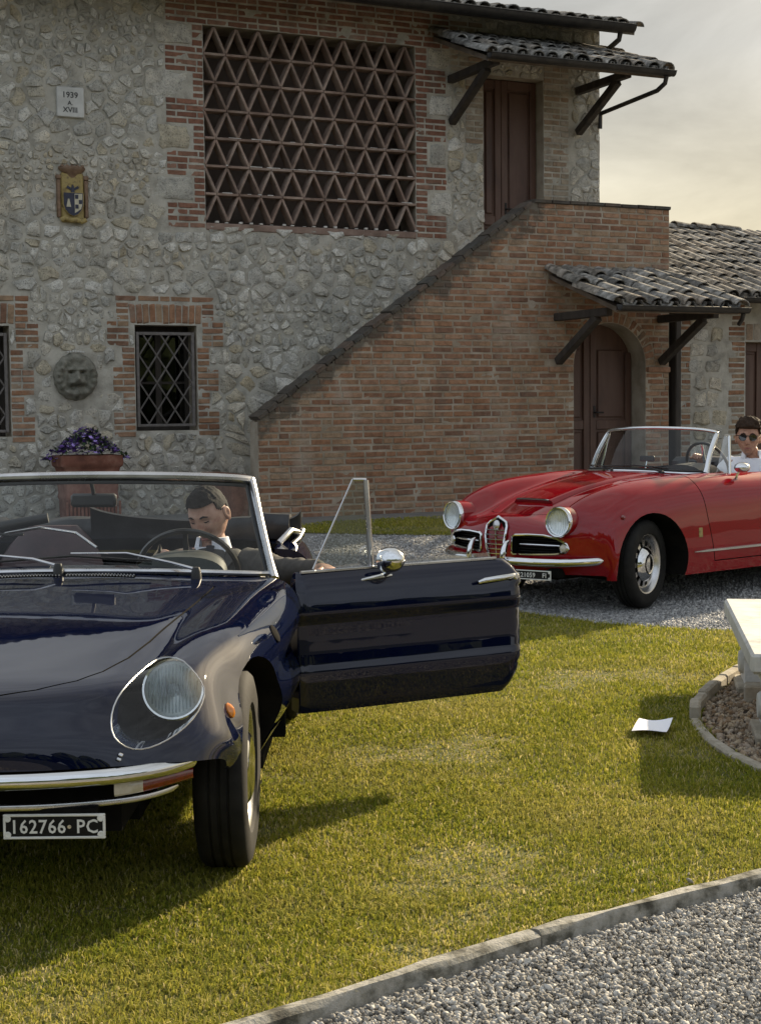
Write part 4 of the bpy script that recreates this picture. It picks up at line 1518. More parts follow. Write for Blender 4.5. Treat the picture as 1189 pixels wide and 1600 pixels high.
ring_box(MB(), [(.0, .0), (.78, .0), (.80, .02), (.83, .28), (.86, .30), (.86, .33), (.84, .35), (.91, .60), (.93, .62), (1, .64), (1.02, .68), (1.0, .75), (.94, .752), (.93, .70), (0, .69)], .325, .24).obj('pot', MT['terracotta'], TP, smooth=True, angle=35)
mb = MB()
for k in range(15):
    x = -.28 + k * .04
    mb.cbox((x - .013, -.232, .03), (x + .013, -.213, .27), .005)
mb.obj('flute', MT['terracotta'], TP)
lv, pv = MB(), MB()
for k in range(760):
    x, y = R.gauss(0, .21), R.gauss(0, .13)
    x = max(-.42, min(.42, x)); y = max(-.30, min(.30, y))
    z = .74 + .30 * math.exp(-(x / .30) ** 2 - (y / .24) ** 2) * R.uniform(.5, 1.05) - (.05 if abs(x) > .36 else 0)
    M = Matrix.Translation((x, y, z)) @ Matrix.Rotation(R.uniform(0, 6.28), 4, 'Z') @ Matrix.Rotation(R.uniform(-.9, .9), 4, 'X')
    if k % 3 == 0:
        w, l = R.uniform(.012, .02), R.uniform(.03, .055)
        lv.add([M @ Vector(p) for p in ((0, -l, 0), (w, 0, .006), (0, l, -.004), (-w, 0, .006))], [(0, 1, 2, 3)])
    else:
        r = R.uniform(.018, .032)
        pts = [(0, 0, -.004)] + [(r * (1 if q % 2 else .62) * math.cos(q * math.pi / 5), r * (1 if q % 2 else .62) * math.sin(q * math.pi / 5), .006 if q % 2 else 0) for q in range(10)]
        pv.add([M @ Vector(p) for p in pts], [(0, 1 + q, 1 + (q + 1) % 10) for q in range(10)])
lv.obj('foliage', MT['leaf'], TP)
pv.obj('blossom', MT['petal'], TP, kind='stuff')

# ================================================================== bench, paper and bed edging
BX = frame(Vector((1.775, 7.93, 0)), (.987, -.160, 0), (.160, .987, 0))   # origin: far left corner of the seat
BE = empty('stone_bench', (0, 0, 0), label='pale carved stone bench standing in the gravel bed at the right edge', cat='bench')
BE.matrix_world = BX
mb = MB()
prof = [(0, .405), (-.012, .378), (0.0, .352)]
mb.cbox((0, -1.83, .322), (.50, 0, .405), .012)
mb.obj('seat', MT['marble'], BE)
MB().cbox((.035, -1.79, .290), (.465, -.04, .321), .008).obj('seat_moulding', MT['marble'], BE)
for yy in (-.38, -1.52):
    lg = MB()
    P = []
    n_ = 14
    for k in range(n_ + 1):                # scrolled console: profile in (y,z) swept along x
        t = k / n_
        z = .045 + .244 * t
        w = .115 + .055 * math.cos(t * math.pi * 2.0) + .03 * (t > .9)
        P.append((w, z))
    poly = [(w, z) for w, z in P] + [(-w, z) for w, z in reversed(P)]
    V = [(.07, yy + w, z) for w, z in poly] + [(.40, yy + w, z) for w, z in poly]
    L_ = len(poly)
    lg.add(V, [tuple(range(L_)), tuple(range(2 * L_ - 1, L_ - 1, -1))] + [(i, (i + 1) % L_, (i + 1) % L_ + L_, i + L_) for i in range(L_)])
    lg.lathe([(0, -.012), (.05, -.012), (.06, 0), (.06, .38), (.05, .392), (0, .362)], 16, Matrix.Translation((.06, yy, .14)) @ Matrix.Rotation(math.pi / 2, 4, 'Y'))
    lo = lg.obj('leg', MT['marble'], BE, smooth=True, angle=40)
    MB().cbox((.03, yy - .19, -.02), (.44, yy + .19, .044), .008).obj('foot_block', MT['edging'], BE)
# two paving blocks by the bench
for (x, y, w, d_, h, a, lab) in ((1.735, 7.23, .15, .13, .085, .25, 'beige stone block in the gravel bed beneath the far end of the bench'),
                             (1.575, 6.16, .15, .12, .085, .5, 'beige stone block in the gravel bed nearest the dark lawn shadow')):
    o = MB().cbox((-.02, -d_ / 2, 0), (w, d_ / 2, h), .008).obj('stone_block', MT['edging'], None, label=lab, cat='stone block', group='loose blocks under the bench')
    o.location = (x, y, 0); o.rotation_euler = (0, 0, -a)
# edging of the bed: set stones, tall at the far side, sunk at the near side
EDG = empty('bed_edging', (0, 0, 0), label='curved edging of small set stones around the gravel bed', cat='edging')
ep = [Vector((x, y, 0)) for x, y in ((2.25, 8.32), (1.84, 7.84), (1.50, 7.12), (1.395, 6.74), (1.375, 6.30), (1.445, 5.85), (1.62, 5.5), (1.95, 5.2))]
pp = curve_pts(ep, 120)
d_, last = 0, 0
cuts = [0]
for i in range(1, len(pp)):
    d_ += (pp[i] - pp[i - 1]).length
    if d_ > R.uniform(.17, .26): cuts.append(i); d_ = 0
for a_, b_ in zip(cuts[:-1], cuts[1:]):
    p, q = pp[a_], pp[b_]
    M = frame(p, q - p, None, (0, 0, 1))
    L_ = (q - p).length
    tall = (p.y + q.y) / 2 > 6.75
    hh = R.uniform(.060, .075) if tall else R.uniform(.016, .028)
    o = MB().cbox((.004, -.036, -.05), (L_ - .004, .014, hh), .010).obj('edging_stone', MT['edging'], EDG)
    o.matrix_world = M
# sheet of paper: curled up, its near left corner touching the grass
mb = MB()
V, F, n_ = [], [], 10
for j in range(n_ + 1):
    for i in range(n_ + 1):
        u, v = i / n_, j / n_
        x, y = (u - .5) * .145, (v - .5) * .21
        V.append((x, y, .026 + .012 * v * v + .012 * (u - .2) ** 2 + .006 * math.sin(u * 4 + v * 3)))
for j in range(n_):
    for i in range(n_): F.append((j * (n_ + 1) + i, j * (n_ + 1) + i + 1, (j + 1) * (n_ + 1) + i + 1, (j + 1) * (n_ + 1) + i))
nV = len(V)
V2 = [(x, y, z - .0012) for x, y, z in V]
mb.add(V, F); mb.add(V2, [f[::-1] for f in F])
PA = mb.obj('paper_sheet', MT['paper'], None, smooth=True, label='white sheet of paper lying curled on the lawn in the bench shadow', cat='paper')
PA.location = (1.15, 6.49, 0.012); PA.rotation_euler = (0, 0, rad(-18))

# ================================================================== far trees behind the viewer (seen in the paintwork)
mb = MB()
rt = random.Random(4)
for k in range(46):
    x = -62 + k * 2.8 + rt.uniform(-1, 1); y = rt.uniform(-36, -29); h = rt.uniform(6.5, 11)
    V, F, nn, mm = [], [], 9, 12
    for i in range(nn + 1):
        for j in range(mm):
            t, a = i / nn, 2 * math.pi * j / mm
            r = 2.9 * math.sin(math.pi * min(.98, t * .9 + .08)) ** .8 * (1 + .45 * mnoise.noise(Vector((x + 2 * math.cos(a), y + 2 * math.sin(a), t * 5))))
            V.append((x + r * math.cos(a), y + r * math.sin(a), h * t + .6 * mnoise.noise(Vector((a * 2, x, t * 6)))))
    for i in range(nn):
        for j in range(mm): F.append((i * mm + j, i * mm + (j + 1) % mm, (i + 1) * mm + (j + 1) % mm, (i + 1) * mm + j))
    mb.add(V, F)
MT['treeline'] = mat('far_foliage', [(.018, .03, .010), (.05, .07, .022)], .9, scale=2, detail=8)
mb.obj('treeline', MT['treeline'], None, kind='stuff', label='dark row of distant trees far behind the viewer', cat='trees')
# ================================================================== car tools (local axes: x forward, y left, z up, origin under the front axle)


def car_surface(S, nu, nv):
    """S: stations x points x 3 (half body). returns grid (nu,nv,3)"""
    S = np.array(S, float)
    a = nspline(S, np.linspace(0, S.shape[0] - 1, nu))
    b_ = nspline(np.swapaxes(a, 0, 1), np.linspace(0, S.shape[1] - 1, nv))
    return np.swapaxes(b_, 0, 1)


def car_bm(S, nu=150, nv=110, uneven=None):
    G = car_surface(S, nu, nv)
    G[:, 0, 1] = 0
    G[:, :, 1] = np.maximum(G[:, :, 1], 0)
    bm = bmesh.new()
    rows = []
    for i in range(nu):
        left = [bm.verts.new(G[i, j]) for j in range(nv)]
        right = [left[0]] + [bm.verts.new((G[i, j, 0], -G[i, j, 1], G[i, j, 2])) for j in range(1, nv)]
        rows.append((left, right))
    for i in range(nu - 1):
        for j in range(nv - 1):
            l0, r0 = rows[i]; l1, r1 = rows[i + 1]
            bm.faces.new((l0[j], l0[j + 1], l1[j + 1], l1[j]))
            bm.faces.new((r0[j], r1[j], r1[j + 1], r0[j + 1]))
    bmesh.ops.remove_doubles(bm, verts=bm.verts[:], dist=1e-5)
    bmesh.ops.recalc_face_normals(bm, faces=bm.faces[:])
    # make sure normals point outwards
    up = sum(f.normal.z for f in bm.faces)
    if up < 0: bmesh.ops.reverse_faces(bm, faces=bm.faces[:])
    return bm


AX = {'xz': (Vector((1, 0, 0)), Vector((0, 0, 1))), 'xy': (Vector((1, 0, 0)), Vector((0, 1, 0))), 'yz': (Vector((0, 1, 0)), Vector((0, 0, 1)))}


def p2(v, ax): return (v.dot(ax[0]), v.dot(ax[1]))


def ccw(poly):
    A = sum(poly[k][0] * poly[(k + 1) % len(poly)][1] - poly[(k + 1) % len(poly)][0] * poly[k][1] for k in range(len(poly)))
    return poly if A > 0 else poly[::-1]


def cut_convex(bm, poly, ax, filt):
    """cut faces along the outline of a convex polygon; returns the faces inside"""
    ax = AX[ax] if isinstance(ax, str) else ax
    poly = ccw(poly)
    x0, x1 = min(p[0] for p in poly) - .05, max(p[0] for p in poly) + .05
    y0, y1 = min(p[1] for p in poly) - .05, max(p[1] for p in poly) + .05

    def near():
        fs = []
        for f in bm.faces:
            c = f.calc_center_median(); q = p2(c, ax)
            if x0 < q[0] < x1 and y0 < q[1] < y1 and filt(c, f.normal): fs.append(f)
        return fs
    fs = near()
    for k in range(len(poly)):
        a, b_ = poly[k], poly[(k + 1) % len(poly)]
        nx, ny = b_[1] - a[1], -(b_[0] - a[0])
        co = ax[0] * a[0] + ax[1] * a[1]; no = ax[0] * nx + ax[1] * ny
        L_ = math.hypot(nx, ny)
        # only faces near this edge
        sel = []
        for f in fs:
            if not f.is_valid: continue
            q = p2(f.calc_center_median(), ax)
            t = ((q[0] - a[0]) * (b_[0] - a[0]) + (q[1] - a[1]) * (b_[1] - a[1])) / L_ ** 2
            dd = abs((q[0] - a[0]) * nx + (q[1] - a[1]) * ny) / L_
            if -.06 / L_ - .02 < t < 1.02 + .06 / L_ and dd < .06: sel.append(f)
        es = {e for f in sel for e in f.edges}; vs_ = {v for f in sel for v in f.verts}
        r = bmesh.ops.bisect_plane(bm, geom=list(vs_) + list(es) + sel, dist=1e-6, plane_co=co, plane_no=no)
        fs = list(set([f for f in fs if f.is_valid] + [g for g in r['geom'] if isinstance(g, bmesh.types.BMFace)]))
    ins = []
    for f in near():
        q = p2(f.calc_center_median(), ax)
        ok = True
        for k in range(len(poly)):
            a, b_ = poly[k], poly[(k + 1) % len(poly)]
            if (b_[0] - a[0]) * (q[1] - a[1]) - (b_[1] - a[1]) * (q[0] - a[0]) < -1e-7: ok = False; break
        if ok: ins.append(f)
    return ins


def offset_poly(poly, d):
    """grow (d>0) a convex polygon"""
    poly = ccw(poly); n = len(poly); out = []
    for k in range(n):
        p0, p1, p2_ = poly[k - 1], poly[k], poly[(k + 1) % n]
        e0 = Vector((p1[0] - p0[0], p1[1] - p0[1])).normalized(); e1 = Vector((p2_[0] - p1[0], p2_[1] - p1[1])).normalized()
        n0, n1 = Vector((e0.y, -e0.x)), Vector((e1.y, -e1.x))
        m_ = (n0 + n1).normalized()
        c = max(.4, m_.dot(n0))
        out.append((p1[0] + m_.x * d / c, p1[1] + m_.y * d / c))
    return out


def rim_edges(bm, faces):
    """boundary edges of the hole left / the patch edge"""
    fs = set(faces)
    return [e for e in {e for f in faces for e in f.edges} if sum(1 for g in e.link_faces if g in fs) == 1]


def split_off(bm, faces):
    """move faces to a new bmesh"""
    nb = bmesh.new(); mp_ = {}
    for f in faces:
        vs_ = []
        for v in f.verts:
            if v not in mp_: mp_[v] = nb.verts.new(v.co)
            vs_.append(mp_[v])
        nf = nb.faces.new(vs_); nf.normal_update()
    bmesh.ops.delete(bm, geom=list(faces), context='FACES')
    return nb


def lip(bm, edges, vec, mi=None):
    """extrude open edges along vec (function of position or vector)"""
    edges = [e for e in edges if e.is_valid]
    r = bmesh.ops.extrude_edge_only(bm, edges=edges)
    for g in r['geom']:
        if isinstance(g, bmesh.types.BMVert): g.co += vec(g.co) if callable(vec) else Vector(vec)
        if isinstance(g, bmesh.types.BMFace) and mi is not None: g.material_index = mi


def panel(bm, poly, ax, filt, gap=.004, depth=(0, 0, -.012)):
    """cut a panel out of the body with a real shut line round it; returns its bmesh"""
    out = cut_convex(bm, offset_poly(poly, gap / 2), ax, filt)
    s = set(out)
    ins = cut_convex(bm, offset_poly(poly, -gap / 2), ax, filt)
    allin = set(cut_convex_faces_inside(bm, offset_poly(poly, gap / 2), ax, filt))
    ring = [f for f in allin if f not in set(ins)]
    nb = split_off(bm, ins)
    hole = rim_edges_after(bm, ring)
    lip(bm, hole, depth, 1)
    lip(nb, [e for e in nb.edges if len(e.link_faces) == 1], depth, 1)
    return nb


def cut_convex_faces_inside(bm, poly, ax, filt):
    ax = AX[ax] if isinstance(ax, str) else ax
    poly = ccw(poly); ins = []
    for f in bm.faces:
        c = f.calc_center_median()
        if not filt(c, f.normal): continue
        q = p2(c, ax); ok = True
        for k in range(len(poly)):
            a, b_ = poly[k], poly[(k + 1) % len(poly)]
            if (b_[0] - a[0]) * (q[1] - a[1]) - (b_[1] - a[1]) * (q[0] - a[0]) < -1e-7: ok = False; break
        if ok: ins.append(f)
    return ins


def rim_edges_after(bm, ring):
    """delete the ring of faces and give the open edges it leaves"""
    ev = {e for f in ring for e in f.edges}
    keep = [e for e in ev if any(g not in set(ring) for g in e.link_faces)]
    bmesh.ops.delete(bm, geom=list(ring), context='FACES')
    return [e for e in keep if e.is_valid and len(e.link_faces) == 1]


def cut_hole(bm, poly, ax, filt):
    ins = cut_convex(bm, poly, ax, filt)
    s = set(ins)
    ev = [e for e in {e for f in ins for e in f.edges} if any(g not in s for g in e.link_faces)]
    nb = bmesh.new(); mp_ = {}
    for f in ins:
        vs_ = []
        for v in f.verts:
            if v not in mp_: mp_[v] = nb.verts.new(v.co)
            vs_.append(mp_[v])
        nb.faces.new(vs_)
    bmesh.ops.delete(bm, geom=ins, context='FACES')
    return nb, [e for e in ev if e.is_valid]


def circle(cx, cy, r, n=32): return [(cx + r * math.cos(2 * math.pi * k / n), cy + r * math.sin(2 * math.pi * k / n)) for k in range(n)]


class Probe:
    def __init__(s, bm): s.t = BVHTree.FromBMesh(bm)

    def top(s, x, y, z0=2.0):
        h = s.t.ray_cast(Vector((x, y, z0)), Vector((0, 0, -1)))
        return h[0], h[1]

    def side(s, x, z, sg=1):
        h = s.t.ray_cast(Vector((x, 3 * sg, z)), Vector((0, -sg, 0)))
        return h[0], h[1]

    def front(s, y, z):
        h = s.t.ray_cast(Vector((3, y, z)), Vector((-1, 0, 0)))
        return h[0], h[1]


def loop_order(bm):
    """ordered vertex coordinates of a patch's outer edge"""
    es = [e for e in bm.edges if len(e.link_faces) == 1]
    nxt = {}
    for e in es:
        for v in e.verts: nxt.setdefault(v, []).append(e.other_vert(v))
    v = es[0].verts[0]; out = [v]; prev = None
    while True:
        c = [w for w in nxt[v] if w is not prev]
        if not c or c[0] is out[0] and len(out) > 2: break
        prev, v = v, c[0]
        if v is out[0] or len(out) > 4000: break
        out.append(v)
    return [w.co.copy() for w in out]


def wheel(parent, loc, R_, W_, rim, side, steer=0., hub='cap'):
    """side +1: outer face towards +y"""
    w = empty('wheel', loc, 0, parent)
    w.rotation_euler = (0, 0, steer)
    M = Matrix.Rotation(-math.pi / 2 * side, 4, 'X')    # +Z -> outer side
    h = W_ / 2
    tp = [(rim, -h * .80), (rim + .012, -h * .98), ((R_ + rim) / 2, -h * 1.06), (R_ - .022, -h * .97), (R_ - .006, -h * .80), (R_, -h * .55), (R_, -h * .42), (R_ - .006, -h * .40), (R_ - .006, -h * .33), (R_, -h * .31), (R_, -h * .08),
          (R_ - .006, -h * .06), (R_ - .006, h * .06), (R_, h * .08), (R_, h * .31), (R_ - .006, h * .33), (R_ - .006, h * .40), (R_, h * .42), (R_, h * .55), (R_ - .006, h * .80), (R_ - .022, h * .97), ((R_ + rim) / 2, h * 1.06), (rim + .012, h * .98), (rim, h * .80)]
    MB().lathe(tp, 56, M).obj('tyre', MT['rubber'], w, smooth=True, angle=35)
    rp = [(rim, -h * .80), (rim - .02, -h * .7), (rim - .035, h * .2), (rim - .030, h * .55), (rim - .018, h * .70), (rim + .002, h * .83), (rim + .004, h * .86), (rim - .006, h * .86), (rim - .020, h * .66), (rim - .036, h * .45)]
    MB().lathe(rp, 48, M).obj('rim', MT['dull_chrome'], w, smooth=True, angle=50)
    # disc with holes: built as ring of sectors
    nh = 10 if hub == 'cap' else 12
    ro, ri = rim - .036, rim * .50
    mb = MB(); n = nh * 8
    for k in range(n):
        a0, a1 = 2 * math.pi * k / n, 2 * math.pi * (k + 1) / n
        ph = ((k + .5) / 8) % 1
        hole = .24 < ph < .76
        lv = [(ro, h * .45), (ro - .008, h * .44), (ro - .052, h * .50), (ri, h * .58), (.0, h * .58)]
        for q in range(4):
            if hole and q == 1: continue
            r0, z0 = lv[q]; r1, z1 = lv[q + 1]
            c0, s0, c1, s1 = math.cos(a0), math.sin(a0), math.cos(a1), math.sin(a1)
            mb.add([M @ Vector(p) for p in ((r0 * c0, r0 * s0, z0), (r0 * c1, r0 * s1, z0), (r1 * c1, r1 * s1, z1), (r1 * c0, r1 * s0, z1))], [(0, 1, 2, 3)])
    mb.obj('wheel_disc', MT['dull_chrome'], w, smooth=True, angle=40, weld=True)
    rc = rim * .66 if hub == 'cap' else rim * .58
    MB().lathe([(rc, h * .55), (rc + .004, h * .62), (rc * .97, h * .72), (rc * .80, h * .92), (rc * .60, h * 1.02), (rc * .57, h * 1.0), (rc * .30, h * 1.06), (0, h * 1.08)], 40, M).obj('hubcap', MT['chrome'], w, smooth=True, angle=40)
    MB().lathe([(0, -h * .6), (rim - .04, -h * .6), (rim - .04, -h * .55), (0, -h * .55)], 24, M).obj('brake_drum', MT['under'], w)
    return w


def strip_on(pts, wd, ht, nrm=None, mb=None, taper=False):
    """flat moulding following points with normals"""
    mb = mb or MB(); V = []; N = len(pts)
    for i, (p, n_) in enumerate(pts):
        a, b_ = pts[max(i - 1, 0)][0], pts[min(i + 1, N - 1)][0]
        t = (b_ - a).normalized(); w = n_.cross(t).normalized()
        k = 1.0
        if taper: k = min(1., .25 + min(i, N - 1 - i) / (N * .12))
        V += [p - w * wd * k, p - w * wd * .6 * k + n_ * ht, p + w * wd * .6 * k + n_ * ht, p + w * wd * k]
    F = []
    for i in range(N - 1):
        for q in range(3): F.append((i * 4 + q, i * 4 + q + 1, (i + 1) * 4 + q + 1, (i + 1) * 4 + q))
    F += [(3, 2, 1, 0), tuple((N - 1) * 4 + q for q in range(4))]
    return mb.add(V, F)


def seat(parent, x, y, m_, z0=.30, back_top=.80, w=.46):
    s = empty('seat', (0, 0, 0), parent=parent)
    mb = MB()
    mb.cbox((x - .25, y - w / 2, z0), (x + .28, y + w / 2, z0 + .15), .05)
    mb.obj('seat_cushion', m_, s, smooth=True)
    n, V, F = 14, [], []
    for i in range(n + 1):                 # rounded backrest, leaning back
        t = i / n
        hw = w / 2 * (1 - .55 * max(0, (t - .62) / .38) ** 2.2)
        for k in range(10):
            a = 2 * math.pi * k / 10
            yy = y + hw * max(-1, min(1, 1.15 * math.cos(a)))
            V.append((x - .24 - .26 * t + .055 * math.sin(a) * (1 - .4 * t), yy, z0 + .06 + (back_top - z0 - .06) * t))
    for i in range(n):
        for k in range(10): F.append((i * 10 + k, i * 10 + (k + 1) % 10, (i + 1) * 10 + (k + 1) % 10, (i + 1) * 10 + k))
    F.append(tuple(n * 10 + k for k in range(10)))
    MB().add(V, F).obj('seat_back', m_, s, smooth=True, angle=60)


def steering(parent, c, axis, r=.195, spoke=None):
    s = empty('steering_wheel', (0, 0, 0), parent=parent)
    M = axis_frame(Vector(c), Vector(axis))
    ring = [M @ Vector((r * math.cos(2 * math.pi * k / 40), r * math.sin(2 * math.pi * k / 40), 0)) for k in range(40)]
    MB().tube(ring, .0115, 8, closed=True).obj('steering_rim', MT['wood_rim'], s, smooth=True)
    mb = MB()
    for a in (90, 210, 330):
        a = rad(a)
        mb.tube([M @ Vector((.03 * math.cos(a), .03 * math.sin(a), -.025)), M @ Vector((r * math.cos(a), r * math.sin(a), 0))], [.016, .009], 6, sq=(.4, 1))
    mb.lathe([(0, .004), (.03, .0), (.04, -.02), (.028, -.05), (.025, -.28), (0, -.28)], 16, M)
    mb.obj('steering_spokes', spoke or MT['dull_chrome'], s, smooth=True)
    return M
# ================================================================== the blue convertible
BLUE = empty('blue_convertible', (-1.10, 4.66, .010), -math.pi / 2, label='dark blue open-top sports car on the lawn with its driver door wide open', cat='car')
SB_ = [
    [(.785, 0, .475), (.78, .13, .475), (.763, .27, .475), (.735, .38, .475), (.705, .46, .472), (.665, .53, .468), (.61, .60, .46), (.545, .655, .45), (.485, .69, .435), (.455, .70, .42), (.435, .703, .408), (.42, .702, .398), (.41, .695, .39)],
    [(.765, 0, .545), (.758, .14, .545), (.735, .27, .545), (.70, .375, .543), (.665, .45, .54), (.63, .52, .535), (.575, .595, .525), (.515, .655, .51), (.46, .705, .485), (.42, .728, .458), (.395, .738, .43), (.38, .738, .41), (.372, .728, .395)],
    [(.69, 0, .612), (.682, .15, .612), (.655, .285, .613), (.615, .375, .612), (.575, .445, .608), (.54, .515, .606), (.49, .592, .592), (.435, .655, .57), (.388, .712, .535), (.36, .742, .49), (.345, .756, .445), (.338, .757, .415), (.333, .748, .395)],
    [(.57, 0, .660), (.56, .16, .661), (.53, .295, .664), (.495, .375, .664), (.46, .432, .662), (.43, .50, .666), (.385, .580, .662), (.335, .655, .632), (.295, .722, .578), (.28, .762, .51), (.275, .777, .43), (.275, .78, .33), (.275, .765, .235)],
    [(.37, 0, .705), (.36, .165, .706), (.34, .31, .705), (.315, .395, .700), (.295, .448, .693), (.28, .508, .700), (.25, .582, .700), (.215, .665, .672), (.19, .738, .604), (.18, .777, .515), (.18, .787, .43), (.18, .786, .33), (.18, .77, .232)],
    [(.10, 0, .748), (.10, .17, .747), (.10, .33, .742), (.09, .422, .734), (.085, .475, .722), (.08, .53, .727), (.07, .60, .726), (.06, .69, .697), (.055, .762, .62), (.05, .79, .522), (.05, .796, .435), (.05, .793, .33), (.05, .774, .228)],
    [(-.20, 0, .787), (-.20, .18, .785), (-.20, .35, .776), (-.20, .452, .765), (-.20, .507, .750), (-.20, .556, .752), (-.20, .628, .748), (-.20, .718, .714), (-.20, .787, .63), (-.20, .797, .535), (-.20, .803, .445), (-.20, .798, .33), (-.20, .775, .222)],
    [(-.50, 0, .815), (-.50, .19, .812), (-.50, .38, .800), (-.50, .492, .789), (-.50, .555, .775), (-.50, .603, .774), (-.50, .672, .767), (-.50, .748, .73), (-.50, .803, .642), (-.50, .785, .545), (-.50, .803, .445), (-.50, .798, .33), (-.50, .775, .215)],
    [(-.80, 0, .836), (-.80, .20, .832), (-.80, .41, .818), (-.80, .555, .803), (-.80, .625, .794), (-.80, .672, .789), (-.80, .722, .782), (-.80, .778, .745), (-.80, .810, .648), (-.80, .772, .548), (-.80, .805, .445), (-.80, .800, .33), (-.80, .775, .21)],
    [(-1.2, 0, .838), (-1.2, .22, .834), (-1.2, .43, .822), (-1.2, .58, .810), (-1.2, .65, .802), (-1.2, .69, .797), (-1.2, .735, .788), (-1.2, .785, .75), (-1.2, .812, .65), (-1.2, .768, .548), (-1.2, .807, .445), (-1.2, .800, .33), (-1.2, .775, .21)],
    [(-1.7, 0, .838), (-1.7, .22, .834), (-1.7, .43, .824), (-1.7, .58, .814), (-1.7, .65, .808), (-1.7, .69, .804), (-1.7, .735, .797), (-1.7, .788, .758), (-1.7, .813, .652), (-1.7, .768, .548), (-1.7, .807, .445), (-1.7, .800, .33), (-1.7, .775, .21)],
    [(-2.2, 0, .835), (-2.2, .22, .833), (-2.2, .43, .828), (-2.2, .57, .824), (-2.2, .63, .822), (-2.2, .675, .822), (-2.2, .72, .818), (-2.2, .775, .775), (-2.2, .805, .665), (-2.2, .772, .555), (-2.2, .800, .445), (-2.2, .795, .33), (-2.2, .77, .22)],
    [(-2.65, 0, .80), (-2.65, .20, .80), (-2.65, .39, .797), (-2.65, .51, .795), (-2.65, .57, .795), (-2.65, .62, .793), (-2.65, .665, .785), (-2.65, .715, .74), (-2.65, .745, .645), (-2.65, .725, .555), (-2.65, .745, .455), (-2.65, .74, .36), (-2.65, .715, .26)],
    [(-3.0, 0, .72), (-3.0, .17, .72), (-3.0, .32, .715), (-2.99, .42, .71), (-2.98, .47, .708), (-2.97, .51, .704), (-2.95, .55, .695), (-2.93, .59, .66), (-2.92, .62, .60), (-2.92, .62, .54), (-2.92, .62, .47), (-2.92, .61, .40), (-2.92, .59, .32)],
    [(-3.24, 0, .56), (-3.23, .13, .56), (-3.21, .25, .557), (-3.18, .32, .553), (-3.17, .355, .55), (-3.15, .385, .545), (-3.13, .41, .54), (-3.11, .43, .52), (-3.10, .445, .50), (-3.09, .45, .48), (-3.09, .45, .45), (-3.09, .44, .42), (-3.09, .43, .38)],
]
for q_, (dx_, dz_) in {1: (.012, 0), 2: (.040, 0), 3: (.105, -.002), 4: (.08, -.005), 5: (0, .004)}.items():   # a blunt, nearly upright nose
    for i, k in enumerate((1, 1, 1, .95, .72, .45, .22)):
        x, y, z = SB_[q_][i]; SB_[q_][i] = (x + dx_ * k, y, z + dz_ * k)
for st in SB_:                             # the wings draw in towards the nose
    for i in range(7, 13):
        x, y, z = st[i]
        k = float(np.interp(x, [-.8, -.5, -.2, .05, .2, .35, .5], [1, .985, .955, .930, .918, .925, .965]))
        st[i] = (x, y * (k if i > 7 else (k + 1) / 2), z)
for st in SB_:
    if -2 < st[0][0] < -.1:
        x, y, z = st[11]; st[11] = (x, y * .942, z)
        x, y, z = st[12]; st[12] = (x, .665, z)
bm = car_bm(SB_, 170, 120)
PB = Probe(bm)
anyf = lambda c, n: True
# wheel arches
for (cx, cz_, r) in ((.022, .292, .350), (-2.25, .300, .335)):
    for sg in (1, -1):
        nb, ed = cut_hole(bm, circle(cx, cz_, r, 40), 'xz', lambda c, n, sg=sg: c.y * sg > .45)
        nb.free()
        lip(bm, ed, lambda co, sg=sg: Vector((0, -sg * (abs(co.y) - .42), 0)), 1)
# open cockpit and the open driver's doorway
_, ed = cut_hole(bm, [(-.90, -.60), (-1.0, -.645), (-1.95, -.655), (-2.05, -.56), (-2.05, .56), (-1.95, .655), (-1.0, .645), (-.90, .60)], 'xy', lambda c, n: c.z > .70)
_.free(); lip(bm, ed, (0, 0, -.05), 1)
nb, ed = cut_hole(bm, [(-.865, .285), (-1.72, .285), (-1.80, .36), (-1.80, .90), (-.865, .90)], 'xz', lambda c, n: c.y > .55)
nb.free(); lip(bm, ed, (0, -.10, 0), 0)
# bonnet
HOOD = [(.695, .0), (.685, .09), (.65, .19), (.585, .285), (.505, .340), (.37, .388), (.2, .423), (0, .452), (-.35, .500), (-.585, .530), (-.60, .40), (-.605, 0)]
HOOD = HOOD + [(x, -y) for x, y in HOOD[::-1] if y > 0]
hood = panel(bm, HOOD, 'xy', lambda c, n: c.z > .55 and c.x > -.8, .006, (0, 0, -.02))
# front boot side door (other side), boot lid left as drawn
# headlight openings under clear covers
HL = [(.505 + (y - .505) * .94, .605 + (z - .605) * .83 - .002) for y, z in [(.50, .716), (.545, .708), (.585, .675), (.612, .63), (.612, .59), (.592, .553), (.555, .522), (.51, .500), (.465, .492), (.425, .505), (.395, .535), (.382, .575), (.384, .618), (.400, .658), (.425, .688), (.46, .710)]]
HL = [(p.x, p.y) for p in curve_pts([(y, z, 0) for y, z in HL + HL[:1]], 33)][:-1]
covers = {}
for sg in (1, -1):
    pg = [(y * sg, z) for y, z in HL]
    nb, ed = cut_hole(bm, pg, 'yz', lambda c, n, sg=sg: c.x > .15 and c.y * sg > .2)
    covers[sg] = nb
    # bucket: two steps in and back, closed by a bowl
    lip(bm, ed, (-.10, 0, .0), 2)
